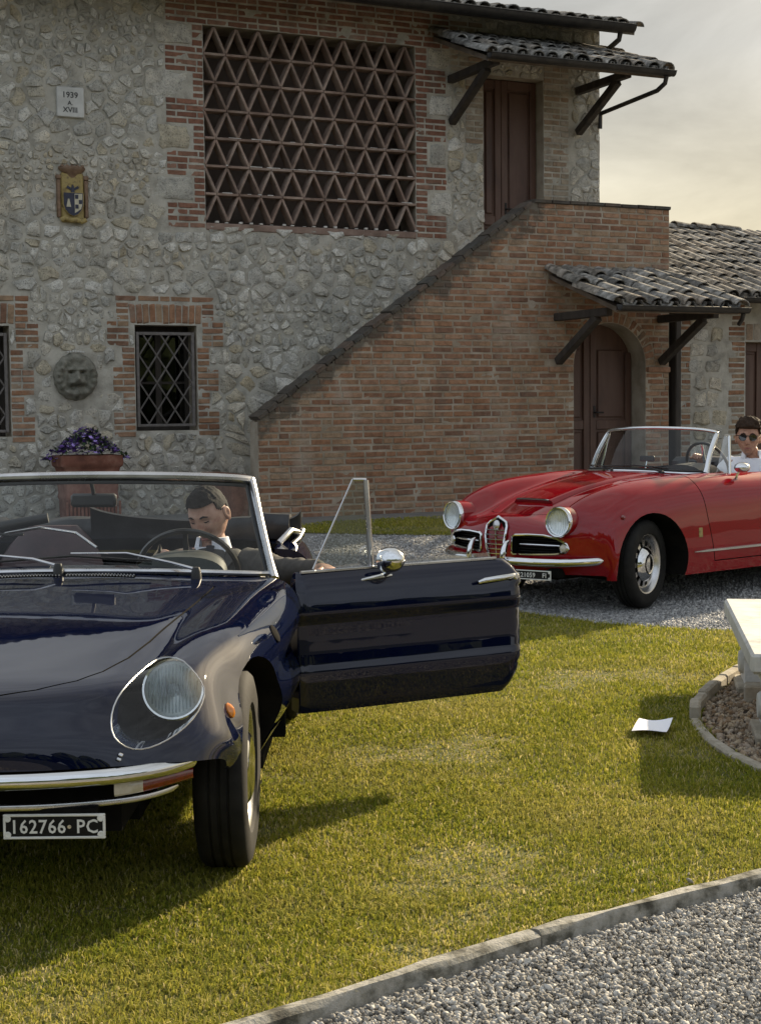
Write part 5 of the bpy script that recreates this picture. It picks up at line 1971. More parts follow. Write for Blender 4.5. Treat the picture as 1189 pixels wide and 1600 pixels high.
# closing the wing front below the nose
for f in bm.faces: f.smooth = True
bm_obj('body', bm, [MT['navy'], MT['under'], MT['navy']], BLUE, smooth=True, angle=38)
bm_obj('bonnet', hood, [MT['navy'], MT['under']], BLUE, smooth=True, angle=38)
for sg in (1, -1):
    nb = covers[sg]
    lp = loop_order(nb)
    cc_ = sum((v.co for v in nb.verts), Vector()) / len(nb.verts)
    for v in nb.verts:
        k = max(0, 1 - ((v.co.y - cc_.y) / .115) ** 2 - ((v.co.z - cc_.z) / .115) ** 2)
        v.co += Vector((.018 * k + .001, 0, .014 * k))
    H = empty('headlight', (0, 0, 0), parent=BLUE)
    bm_obj('headlight_cover', nb, MT['lens'], H, smooth=True, angle=80)
    MB().tube(lp[::2], .0022, 6, closed=True).obj('cover_rim', MT['dull_chrome'], H, smooth=True)
    lc = Vector((.350, .510 * sg, .606))
    M = axis_frame(lc, (1, .05 * sg, .34)) @ Matrix.Scale(.92, 4)
    MB().lathe([(.0, -.075), (.035, -.06), (.07, -.03), (.086, .0), (.088, .002)], 36, M).obj('reflector', MT['silvered'], H, smooth=True)
    MB().lathe([(.085, -.012), (.094, -.004), (.098, .006), (.094, .014), (.088, .012), (.0865, .004)], 40, M).obj('headlight_ring', MT['chrome'], H, smooth=True)
    lens = MB().lathe([(.087, .004), (.080, .017), (.06, .027), (.03, .033), (0, .035)], 36, M)
    lens.obj('headlight_lens', MT['lens'], H, smooth=True)
    mb = MB()                              # fluting of the lens
    for q in range(-7, 8):
        u = q * .0105; hgt = math.sqrt(max(.078 ** 2 - u * u, 0)) * .96
        zz = .028 - (u / .087) ** 2 * .02
        mb.tube([M @ Vector((u, -hgt, zz - .013)), M @ Vector((u, -hgt * .5, zz - .003)), M @ Vector((u, hgt * .5, zz - .003)), M @ Vector((u, hgt, zz - .013))], .0026, 5)
    mb.lathe([(0, .012), (.018, .008), (.022, -.01), (.012, -.05), (0, -.05)], 14, M)
    mb.obj('lens_flute', MT['flute'], H, smooth=True)
    bk = MB().add([(.20, (y - .505) * 1.0 * sg + .505 * sg, z) for y, z in HL] + [(.16, (.505 + (y - .505) * .5) * sg, .60 + (z - .60) * .5) for y, z in HL],
                  [(i, (i + 1) % len(HL), len(HL) + (i + 1) % len(HL), len(HL) + i) for i in range(len(HL))] + [tuple(range(len(HL), 2 * len(HL)))])
    bk.obj('bucket', MT['navy'], H, smooth=True)
    cl, cn = PB.front(.418 * sg, .500)
    Mc = axis_frame(cl + cn * .004, cn, (0, .5 * sg, 1))
    mb = MB()
    for q in range(2): mb.cbox((-.006, -.016 + q * .012, -.004), (.006, -.007 + q * .012, .008), .002, M=Mc)
    mb.obj('cover_clip', MT['dull_chrome'], H)
# underside, floor and bulkheads so that nothing shows through
mb = MB()
mb.box((-1.88, -.70, .20), (-.40, .70, .24)); mb.box((-3.0, -.5, .20), (-1.88, .5, .24)); mb.box((-.86, -.75, .22), (-.80, .75, .74)); mb.box((-2.2, -.72, .22), (-2.1, .72, .76))
mb.box((-.8, -.40, .22), (.3, .40, .55)); mb.box((-.79, -.50, .56), (.14, .50, .59)); mb.box((.14, -.36, .54), (.62, .36, .57))
mb.obj('floor_pan', MT['under'], BLUE)
mb = MB()
mb.box((.30, -.40, .27), (.60, .40, .44))
mb.add([(.775, 0, .475), (.76, .27, .475), (.70, .46, .47), (.60, .60, .46), (.66, 0, .44), (.65, .27, .44), (.60, .44, .43), (.50, .58, .42)], [(0, 1, 5, 4), (1, 2, 6, 5), (2, 3, 7, 6)])
mb.add([(.775, 0, .475), (.76, -.27, .475), (.70, -.46, .47), (.60, -.60, .46), (.66, 0, .44), (.65, -.27, .44), (.60, -.44, .43), (.50, -.58, .42)], [(0, 1, 5, 4), (1, 2, 6, 5), (2, 3, 7, 6)])
mb.obj('front_apron', MT['under'], BLUE)

# bumper, lamps, plate
for sg in (1, -1):
    BP = [(.805, .02, .452), (.802, .12, .452), (.785, .25, .452), (.752, .38, .452), (.705, .468, .452), (.645, .535, .452), (.58, .578, .452), (.55, .592, .452)]
    pts = [Vector((x, y * sg, z)) for x, y, z in curve_pts(BP, 40)]
    rs = [.021] * 36 + [.019, .016, .011, .005]
    MB().tube(pts, rs, 10, up=(0, 0, 1), sq=(1.0, .75)).obj('bumper', MT['chrome'], BLUE, smooth=True)
    LP = [(.755, .02, .374), (.75, .14, .374), (.735, .26, .374), (.70, .38, .374), (.65, .465, .374), (.59, .518, .376), (.55, .545, .380)]
    pts = [Vector((x, y * sg, z)) for x, y, z in curve_pts(LP, 30)]
    MB().tube(pts, [.0095] * 27 + [.008, .006, .003], 8, up=(0, 0, 1), sq=(1, .8)).obj('lower_bumper_strip', MT['dull_chrome'], BLUE, smooth=True)
    g = empty('front_lamp', (0, 0, 0), parent=BLUE)
    lp = [Vector((x, y * sg, 0)) for x, y, z in curve_pts([(.70, .40, 0), (.66, .455, 0), (.60, .52, 0), (.53, .585, 0)], 16)]
    for (i0_, i1_, mt_, nm, t0, t1) in ((0, 6, 'clearlens', 'clear_lens', 1, .95), (6, 16, 'redlens', 'coloured_lens', .95, .35)):
        V, F = [], []
        seg = lp[i0_:i1_ + (0 if i1_ == 16 else 1)]
        n_ = len(seg)
        for i, p in enumerate(seg):
            t = t0 + (t1 - t0) * i / (n_ - 1)
            up_ = .428; lo_ = .388 + (1 - t) * .012
            V += [(p.x, p.y, lo_), (p.x + .008, p.y, lo_ + .006), (p.x + .010, p.y, (lo_ + up_) / 2), (p.x + .008, p.y, up_ - .006), (p.x, p.y, up_)]
        for i in range(n_ - 1):
            for q in range(4): F.append((i * 5 + q, i * 5 + q + 1, (i + 1) * 5 + q + 1, (i + 1) * 5 + q))
        MB().add(V, F).obj(nm, MT[mt_], g, smooth=True)


def number_plate(parent, c, nrm, w, h, txts, size, up=(0, 0, 1), frame_=True):
    M = axis_frame(Vector(c), Vector(nrm), up)
    # x axis of M must run to the reader's right
    g = empty('number_plate', (0, 0, 0), parent=parent)
    MB().cbox((-w / 2, -h / 2, -.004), (w / 2, h / 2, 0), .002, M=M).obj('plate_panel', MT['plate'], g)
    if frame_:
        mb = MB(); t = .0055
        mb.cbox((-w / 2 - t, h / 2 - .001, -.005), (w / 2 + t, h / 2 + t, .003), .0015, M=M).cbox((-w / 2 - t, -h / 2 - t, -.005), (w / 2 + t, -h / 2 + .001, .003), .0015, M=M)
        mb.cbox((-w / 2 - t, -h / 2 + .0011, -.005), (-w / 2 + .001, h / 2 - .0011, .003), .0015, M=M).cbox((w / 2 - .001, -h / 2 + .0011, -.005), (w / 2 + t, h / 2 - .0011, .003), .0015, M=M)
        for sx_ in (-1, 1):
            for sz_ in (-1, 1):
                mb.lathe([(.009, .0005), (.009, .003), (.006, .0038), (.003, .003), (0, .003)], 10, M @ Matrix.Translation((sx_ * (w / 2 - .006), sz_ * (h / 2 - .006), 0)))
        mb.obj('plate_frame', MT['platewhite'], g)
    for tx, x, sz, sx_ in txts:
        o = text_obj('plate_lettering', tx, sz, MT['platewhite'], g, (0, 0, 0), (0, 0, 0), .0008, bold=.0006, spacing=1.06)
        o.scale = (1, 1, 1)
        o.matrix_local = M @ Matrix.Translation((x, -.002, .0012)) @ Matrix.Diagonal((sx_, 1, 1, 1))
    return g, M


g, M = number_plate(BLUE, (.755, .252, .326), (1, .0, .0), .252, .054, (('162766', -.042, .050, .92), ('PC', .085, .050, .92)), .05)
mb = MB().lathe([(.0, .0022), (.005, .0022), (.005, .0005)], 14, M @ Matrix.Translation((.039, -.001, 0)))
mb.obj('plate_seal', MT['dull_chrome'], g)
MB().box((.70, .13, .30), (.748, .36, .37)).obj('plate_bracket', MT['under'], BLUE)

# small shield grille at the centre
g = empty('shield_grille', (0, 0, 0), parent=BLUE)
SH_ = [(-.085, .462), (.085, .462), (.075, .40), (.045, .335), (0, .295), (-.045, .335), (-.075, .40)]
MB().tube([(.775, y, z) for y, z in SH_], .007, 8, closed=True).obj('shield_frame', MT['chrome'], g, smooth=True)
for k in range(5):
    z = .435 - k * .026
    w = float(np.interp(z, [.295, .335, .40, .462], [0, .045, .075, .085]))
    MB().tube([(.772, -w, z), (.780, 0, z), (.772, w, z)], .0045, 6).obj('shield_bar', MT['chrome'], g, smooth=True)
# side repeater, rubber cap on the wing
for sg in (1, -1):
    q, n_ = PB.side(.355, .545, sg)
    MB().lathe([(.019, -.004), (.019, .004), (.013, .011), (0, .016)], 18, axis_frame(q, n_) @ Matrix.Diagonal((1, 1.2, 1, 1))).obj('side_repeater', MT['amber'], BLUE, smooth=True)
q, n_ = PB.side(-.30, .668)
MB().lathe([(.030, -.003), (.030, .002), (.026, .004), (0, .005)], 24, axis_frame(q, n_)).obj('aerial_cap', MT['under'], BLUE, smooth=True)

# windscreen
WB = [(-.925, -.70, .800), (-.83, -.60, .812), (-.745, -.42, .828), (-.70, -.20, .838), (-.685, 0, .841), (-.70, .20, .838), (-.745, .42, .828), (-.83, .60, .812), (-.925, .70, .800)]
WT = [(-1.17, -.610, 1.128), (-1.115, -.53, 1.139), (-1.06, -.37, 1.149), (-1.025, -.18, 1.155), (-1.015, 0, 1.157), (-1.025, .18, 1.155), (-1.06, .37, 1.149), (-1.115, .53, 1.139), (-1.17, .610, 1.128)]
WS = empty('windscreen', (0, 0, 0), parent=BLUE)
nW = 48
b_ = curve_pts(WB, nW); t_ = curve_pts(WT, nW)
V, F, mrow = [], [], 8
for j in range(mrow + 1):
    for i in range(nW):
        k = j / mrow
        p = b_[i].lerp(t_[i], k); p.x += .022 * math.sin(math.pi * k); V.append(p)
for j in range(mrow):
    for i in range(nW - 1): F.append((j * nW + i, j * nW + i + 1, (j + 1) * nW + i + 1, (j + 1) * nW + i))
MB().add(V, F).obj('glass', MT['glass'], WS, smooth=True, angle=90)
MB().tube(t_, .0165, 10, up=(0, 0, 1), sq=(1.0, 1.2)).obj('header_rail', MT['dull_chrome'], WS, smooth=True)
MB().tube([p + Vector((-.004, 0, -.022)) for p in t_[1:-1]], .009, 6).obj('seal', MT['black'], WS, smooth=True)
MB().tube([p + Vector((.004, 0, -.002)) for p in b_], .010, 8, up=(0, 0, 1), sq=(1, 1.1)).obj('base_trim', MT['dull_chrome'], WS, smooth=True)
for i_ in (0, nW - 1):
    sg = -1 if i_ == 0 else 1
    col = [V[j * nW + i_] + Vector((0, sg * .004, 0)) for j in range(mrow + 1)]
    col = [col[0] + (col[0] - col[1]) * .5] + col
    MB().tube(col, [.023, .021] + [.018] * (mrow - 1) + [.0165], 10, up=(1, 0, 0), sq=(1.25, .85)).obj('pillar', MT['dull_chrome'], WS, smooth=True)
    col = [V[j * nW + i_] + Vector((.004, -sg * .019, 0)) for j in range(mrow + 1)]
    MB().tube(col, .007, 6).obj('seal', MT['black'], WS, smooth=True)
mi_ = empty('rear_view_mirror', (0, 0, 0), parent=BLUE)
MB().tube([(-1.03, .03, 1.14), (-1.075, .03, 1.10), (-1.085, .03, 1.075)], .008, 8).obj('mirror_stalk', MT['black'], mi_, smooth=True)
Mm = axis_frame(Vector((-1.085, .03, 1.062)), (1, -.12, .10))
MB().cbox((-.088, -.026, -.010), (.088, .026, .014), .010, M=Mm).obj('mirror_housing', MT['black'], mi_, smooth=True)
MB().cbox((-.083, -.022, -.0125), (.083, .022, -.0105), .001, M=Mm).obj('mirror_glass', MT['chrome'], mi_)

# scuttle grille and wipers
for k, (y0_, y1_) in enumerate(((-.50, -.26), (-.25, -.005), (.005, .25))):
    g = empty('scuttle_vent', (0, 0, 0), parent=BLUE)
    for (fam, n_) in (('slot', 22),):
        mb, mk = MB(), MB()
        base = []
        for j in range(9):
            y = y0_ + (y1_ - y0_) * j / 8
            q, nn_ = PB.top(-.648, y); base.append((q + nn_ * .0012, nn_))
        strip_on(base, .024, .0008, mb=mb)
        for j in range(n_):
            y = y0_ + .008 + (y1_ - y0_ - .016) * j / (n_ - 1)
            for xx in (-.636, -.660):
                q, nn_ = PB.top(xx, y)
                mk.cbox((-.009, -.0020, .0015), (.009, .0020, .005), .0008, M=axis_frame(q, nn_, (1, 0.25, 0)) @ Matrix.Rotation(math.pi / 2, 4, 'Z'))
        mb.obj('vent_recess', MT['under'], g); mk.obj('vent_louvre', MT['dull_chrome'], g, kind='stuff')
for (py_, ty) in ((.455, -.06), (-.02, -.52)):
    g = empty('wiper', (0, 0, 0), parent=BLUE)
    q, nn_ = PB.top(-.69 if py_ > .2 else -.66, py_)
    pv_ = q + Vector((0, 0, .025))
    MB().lathe([(.020, -.035), (.017, .0), (.012, .014), (0, .016)], 14, Matrix.Translation(pv_)).obj('pivot', MT['black'], g, smooth=True)

    def on_glass(u, k, out=.012):
        i = int(u * (nW - 1)); a = b_[i].lerp(t_[i], k); a.x += .022 * math.sin(math.pi * k)
        return a + Vector((out, 0, out * .6))
    u_of = lambda y: (y + .70) / 1.40
    tip = on_glass(u_of(py_ - .42), .145, .02)
    MB().tube([pv_ + Vector((0, 0, .006)), pv_ + Vector((-.012, -.09, .030)), pv_.lerp(tip, .55) + Vector((.006, 0, .030)), tip], [.006, .005, .0035, .003], 8).obj('wiper_arm', MT['dull_chrome'], g, smooth=True)
    bl = [on_glass(u_of(py_ - .42 + d_), .075 + .06 * (1 - abs(d_) / .3), .008) for d_ in np.linspace(-.24, .24, 9)]
    MB().tube(bl, .004, 6).obj('wiper_blade', MT['black'], g, smooth=True)

# wheels
for (x_, sg, st) in ((0, 1, 0.0), (0, -1, 0.0), (-2.25, 1, 0), (-2.25, -1, 0)):
    wheel(BLUE, (x_, (.625 if x_ == 0 else .65) * sg, .300), .300, .152, .186, sg, st, 'cap')

# polished sill
for sg in (1, -1):
    mb = MB(); V = []
    nS = 16
    for k in range(nS):
        x = -.348 - 1.50 * k / (nS - 1)
        for z in (.235, .27, .305, .335):
            q, n_ = PB.side(x - (.02 if z > .25 else 0), z, sg)
            V.append(q + n_ * .004 if q else Vector((x, .72 * sg, z)))
    F = [(k * 4 + q, k * 4 + q + 1, (k + 1) * 4 + q + 1, (k + 1) * 4 + q) for k in range(nS - 1) for q in range(3)]
    mb.add(V, F)
    mb.obj('sill_panel', MT['dull_chrome'], BLUE)

# cabin
mb = MB()
mb.cbox((-1.03, -.68, .58), (-.86, .68, .80), .03)
mb.obj('dashboard', MT['dash'], BLUE, smooth=True)
V, F, n_ = [], [], 18                      # instrument binnacle: a rounded cowl before the driver
for i in range(6):
    x = -.90 - i * .05
    for k in range(n_ + 1):
        a = math.pi * k / n_
        V.append((x, .365 + (.175 - .004 * i) * math.copysign(abs(math.cos(a)) ** .75, math.cos(a)), .775 + (.098 - .003 * abs(i - 3)) * abs(math.sin(a)) ** .8))
for i in range(5):
    for k in range(n_): F.append((i * (n_ + 1) + k, i * (n_ + 1) + k + 1, (i + 1) * (n_ + 1) + k + 1, (i + 1) * (n_ + 1) + k))
F.append(tuple(range(n_ + 1)))
MB().add(V, F).obj('instrument_cowl', MT['dash'], BLUE, smooth=True, angle=60)
steering(BLUE, (-1.20, .365, .775), (-1, 0, .55), .19, MT['black'])
seat(BLUE, -1.52, .36, MT['leather'], .28, .80)
seat(BLUE, -1.52, -.32, MT['leather'], .28, .90)
MB().tube([(-1.72, -.53, .84), (-1.74, -.46, .89), (-1.75, -.32, .912), (-1.74, -.17, .89), (-1.71, -.08, .83)], .006, 8).obj('seat_piping', MT['dull_chrome'], BLUE, smooth=True)
MB().box((-2.0, -.62, .24), (-.9, .62, .29)).obj('carpet', MT['under'], BLUE)
# hood (folded soft top) across the back
HS = empty('folded_soft_top', (0, 0, 0), parent=BLUE)
V, F, n_ = [], [], 40
for i in range(n_ + 1):
    y = -.70 + 1.40 * i / n_
    prof = [(-2.12, .80), (-2.10, .86), (-2.13, .905), (-2.20, .915), (-2.30, .90), (-2.38, .87), (-2.42, .82)]
    for k, (x, z) in enumerate(prof):
        nz_ = mnoise.noise(Vector((y * 5, k * .8, 1))) * .014
        V.append((x + nz_ - .05 * (abs(y) / .7) ** 2 * -1, y, z + nz_ + .045 * (y + .7) / 1.4 * 0 + (.02 if abs(y) > .55 else 0) - .012 * math.sin(y * 9)))
for i in range(n_):
    for k in range(6): F.append((i * 7 + k, (i + 1) * 7 + k, (i + 1) * 7 + k + 1, i * 7 + k + 1))
F += [tuple(range(7)), tuple(n_ * 7 + k for k in range(6, -1, -1))]
MB().add(V, F).obj('canvas', MT['vinyl'], HS, smooth=True, angle=60)
fl = curve_pts([(-2.06, -.17, .975), (-2.07, -.08, .945), (-2.09, .10, .92), (-2.10, .35, .905), (-2.11, .62, .90), (-2.12, .73, .925), (-2.13, .75, .955)], 30)
mb = MB(); V = []
for i, p in enumerate(fl): V += [p, p + Vector((-.012, 0, .006)), p + Vector((-.05, 0, -.13)), p + Vector((-.03, 0, -.14))]
F = []
for i in range(29):
    for k in range(4): F.append((i * 4 + k, (i + 1) * 4 + k, (i + 1) * 4 + (k + 1) % 4, i * 4 + (k + 1) % 4))
mb.add(V, F).obj('canvas_flap', MT['vinyl'], HS, smooth=True, angle=60)
mb = MB()
mb.tube([(-1.95, .66, .82), (-2.02, .71, .87), (-2.10, .735, .855), (-2.13, .735, .81)], .014, 8)
mb.tube([(-2.0, .70, .80), (-2.08, .74, .83), (-2.16, .755, .86), (-2.2, .75, .83)], .010, 8)
mb.obj('hood_hinge', MT['dull_chrome'], HS, smooth=True)
mb = MB()
mb.tube([(-1.62, -.62, .865), (-1.66, -.58, .90), (-1.70, -.42, .93), (-1.72, -.28, .955)], [.020, .024, .024, .022], 10)
mb.tube([(-1.62, -.80, .83), (-1.62, -.66, .845)], .012, 8)
mb.tube([(-1.64, -.50, .90), (-1.66, -.42, .888), (-1.66, -.37, .893)], .006, 6)
mb.tube([(-1.63, -.56, .885), (-1.65, -.58, .80)], .018, 8)
mb.tube([(-1.64, -.62, .84), (-1.66, -.54, .835)], .010, 8)
mb.obj('hood_frame', MT['black'], HS, smooth=True)

# ---- the open door
DA = rad(64)
DO = empty('door', (-.872, .806, 0), 0, BLUE)
# u along the door from the hinge, w outward, z up; world mapping by a frame
ud = Vector((-math.cos(DA), math.sin(DA), 0)); wd_ = Vector((math.sin(DA), math.cos(DA), 0))
DM = Matrix((ud, wd_, Vector((0, 0, 1)))).transposed().to_4x4()
# (ud, wd_, z) is left-handed-safe here: only vertices are mapped
LD = .942


def dprof(z):
    """outward offset of the skin by height"""
    K = [(.285, -.012), (.31, -.003), (.40, .002), (.442, .002), (.452, -.004), (.50, -.009), (.56, -.012), (.612, -.012), (.632, -.004), (.645, .001), (.68, -.002), (.73, -.013), (.77, -.031), (.80, -.057)]
    zs, os_ = zip(*K)
    return float(np.interp(z, zs, os_))


zsl = list(np.linspace(.285, .795, 46)); nuD = 46
V, F = [], []


def uend(z):
    if z > .70: return LD + .010 - .055 * ((z - .70) / .10) ** 2
    if z < .40: return LD - .010 - .060 * ((.40 - z) / .115) ** 2
    return LD + .010 * math.cos((z - .55) / .15 * 1.2) - .006


def dz(u): return .010 * u / LD


def ustart(z): return .0 + (.018 * ((z - .74) / .06) ** 2 if z > .74 else 0)


for z in zsl:
    u0, u1 = ustart(z), uend(z)
    for i in range(nuD + 1):
        t = i / nuD
        e_ = max(0, (t - .965) / .035); s_ = max(0, (.03 - t) / .03)
        u = u0 + (u1 - u0) * t
        V.append((u, dprof(z) - .022 * e_ ** 2 - .012 * s_ ** 2 - .012 * (2 * t - 1) ** 2 * .6, z + dz(u)))
W1 = nuD + 1
for j in range(len(zsl) - 1):
    for i in range(nuD): F.append((j * W1 + i, j * W1 + i + 1, (j + 1) * W1 + i + 1, (j + 1) * W1 + i))
outer = len(V)
# inner face and the closing edges
for z in zsl:
    for i in range(nuD + 1):
        u0, u1 = ustart(z) + .006, uend(z) - .006
        u = u0 + (u1 - u0) * i / nuD
        V.append((u, -.105, z + dz(u)))
for j in range(len(zsl) - 1):
    for i in range(nuD): F.append((outer + j * W1 + i, outer + (j + 1) * W1 + i, outer + (j + 1) * W1 + i + 1, outer + j * W1 + i + 1))
for j in range(len(zsl) - 1):
    for i in (0, nuD): F.append((j * W1 + i, (j + 1) * W1 + i, outer + (j + 1) * W1 + i, outer + j * W1 + i))
for i in range(nuD):
    for j in (0, len(zsl) - 1): F.append((j * W1 + i, j * W1 + i + 1, outer + j * W1 + i + 1, outer + j * W1 + i))


def dmap(vs_): return [DM @ Vector(p) for p in vs_]


MB().add(dmap(V), F).obj('door_skin', MT['navy'], DO, smooth=True, angle=45)
zt_ = .797
mb = MB()
mb.tube(dmap([(.03, -.062, zt_ + .001), (.30, -.060, zt_ + .006), (LD - .09, -.064, zt_ + .012)]), .0065, 6, sq=(1, 1.6)); mb.obj('waist_trim', MT['dull_chrome'], DO, smooth=True)
# quarter light
tri = [(.095, -.075, .808), (.315, -.075, .810), (.300, -.078, 1.128), (.255, -.078, 1.130)]
mb = MB().add(dmap(tri), [(0, 1, 2, 3)]); mb.obj('quarter_light', MT['side_glass'], DO)
MB().tube(dmap([(.322, -.072, .800), (.305, -.076, 1.128)]), .0125, 8, sq=(1.0, .8)).obj('quarter_light_pillar', MT['dull_chrome'], DO, smooth=True)
MB().tube(dmap([(.305, -.076, 1.130), (.252, -.077, 1.132)]), .006, 8).obj('quarter_light_frame', MT['dull_chrome'], DO, smooth=True)
MB().tube(dmap([(.086, -.076, .806), (.252, -.079, 1.132)]), .004, 6).obj('quarter_light_seal', MT['dull_chrome'], DO, smooth=True)
mb = MB().add(dmap([(.34, -.078, .80), (LD - .10, -.078, .806), (LD - .11, -.078, .832), (.6, -.078, .826), (.34, -.078, .818)]), [(0, 1, 2, 3, 4)]); mb.obj('door_glass', MT['side_glass'], DO)
dm = empty('door_mirror', (0, 0, 0), parent=DO)
mc = DM @ Vector((.362, .030, .835))
Mx = axis_frame(mc, DM @ Vector((.25, 1.0, .1)))
MB().lathe([(.046, -.042), (.0475, -.036), (.047, -.01), (.042, .015), (.030, .034), (.014, .044), (0, .047)], 28, Mx).obj('mirror_shell', MT['chrome'], dm, smooth=True)
MB().lathe([(.0, -.038), (.045, -.038)], 28, Mx).obj('mirror_glass', MT['glass'], dm)
MB().tube(dmap([(.362, .018, .795), (.350, -.022, .775), (.335, -.032, .765)]), [.008, .010, .008], 8).obj('mirror_arm', MT['chrome'], dm, smooth=True)
MB().tube(dmap([(.245, -.038, .757), (.285, -.026, .764), (.335, -.022, .770), (.385, -.030, .772)]), [.005, .010, .013, .006], 10, sq=(.8, 1)).obj('mirror_foot', MT['chrome'], dm, smooth=True)
hd = empty('door_handle', (0, 0, 0), parent=DO)
MB().tube(dmap([(.735, .012, .728), (.76, .018, .735), (.83, .020, .741), (.885, .014, .745), (.90, .004, .745)]), [.006, .010, .0105, .009, .008], 10, sq=(1, .7)).obj('handle_lever', MT['chrome'], hd, smooth=True)
MB().tube(dmap([(.742, -.01, .722), (.755, -.012, .722), (.88, -.014, .733)]), [.004, .009, .006], 8, sq=(1, .3)).obj('handle_recess', MT['under'], hd, smooth=True)
MB().lathe([(.013, -.01), (.013, .012), (.009, .016), (0, .016)], 14, axis_frame(DM @ Vector((.905, -.006, .742)), wd_)).obj('lock_button', MT['chrome'], hd, smooth=True)
mb = MB().cbox((.12, -.125, .42), (.82, -.1065, .76), .01)
mb.v = dmap(mb.v); mb.obj('door_trim', MT['tan_leather'], DO)
mb = MB().cbox((.25, -.165, .60), (.62, -.126, .66), .012)
mb.v = dmap(mb.v); mb.obj('arm_rest', MT['tan_leather'], DO)
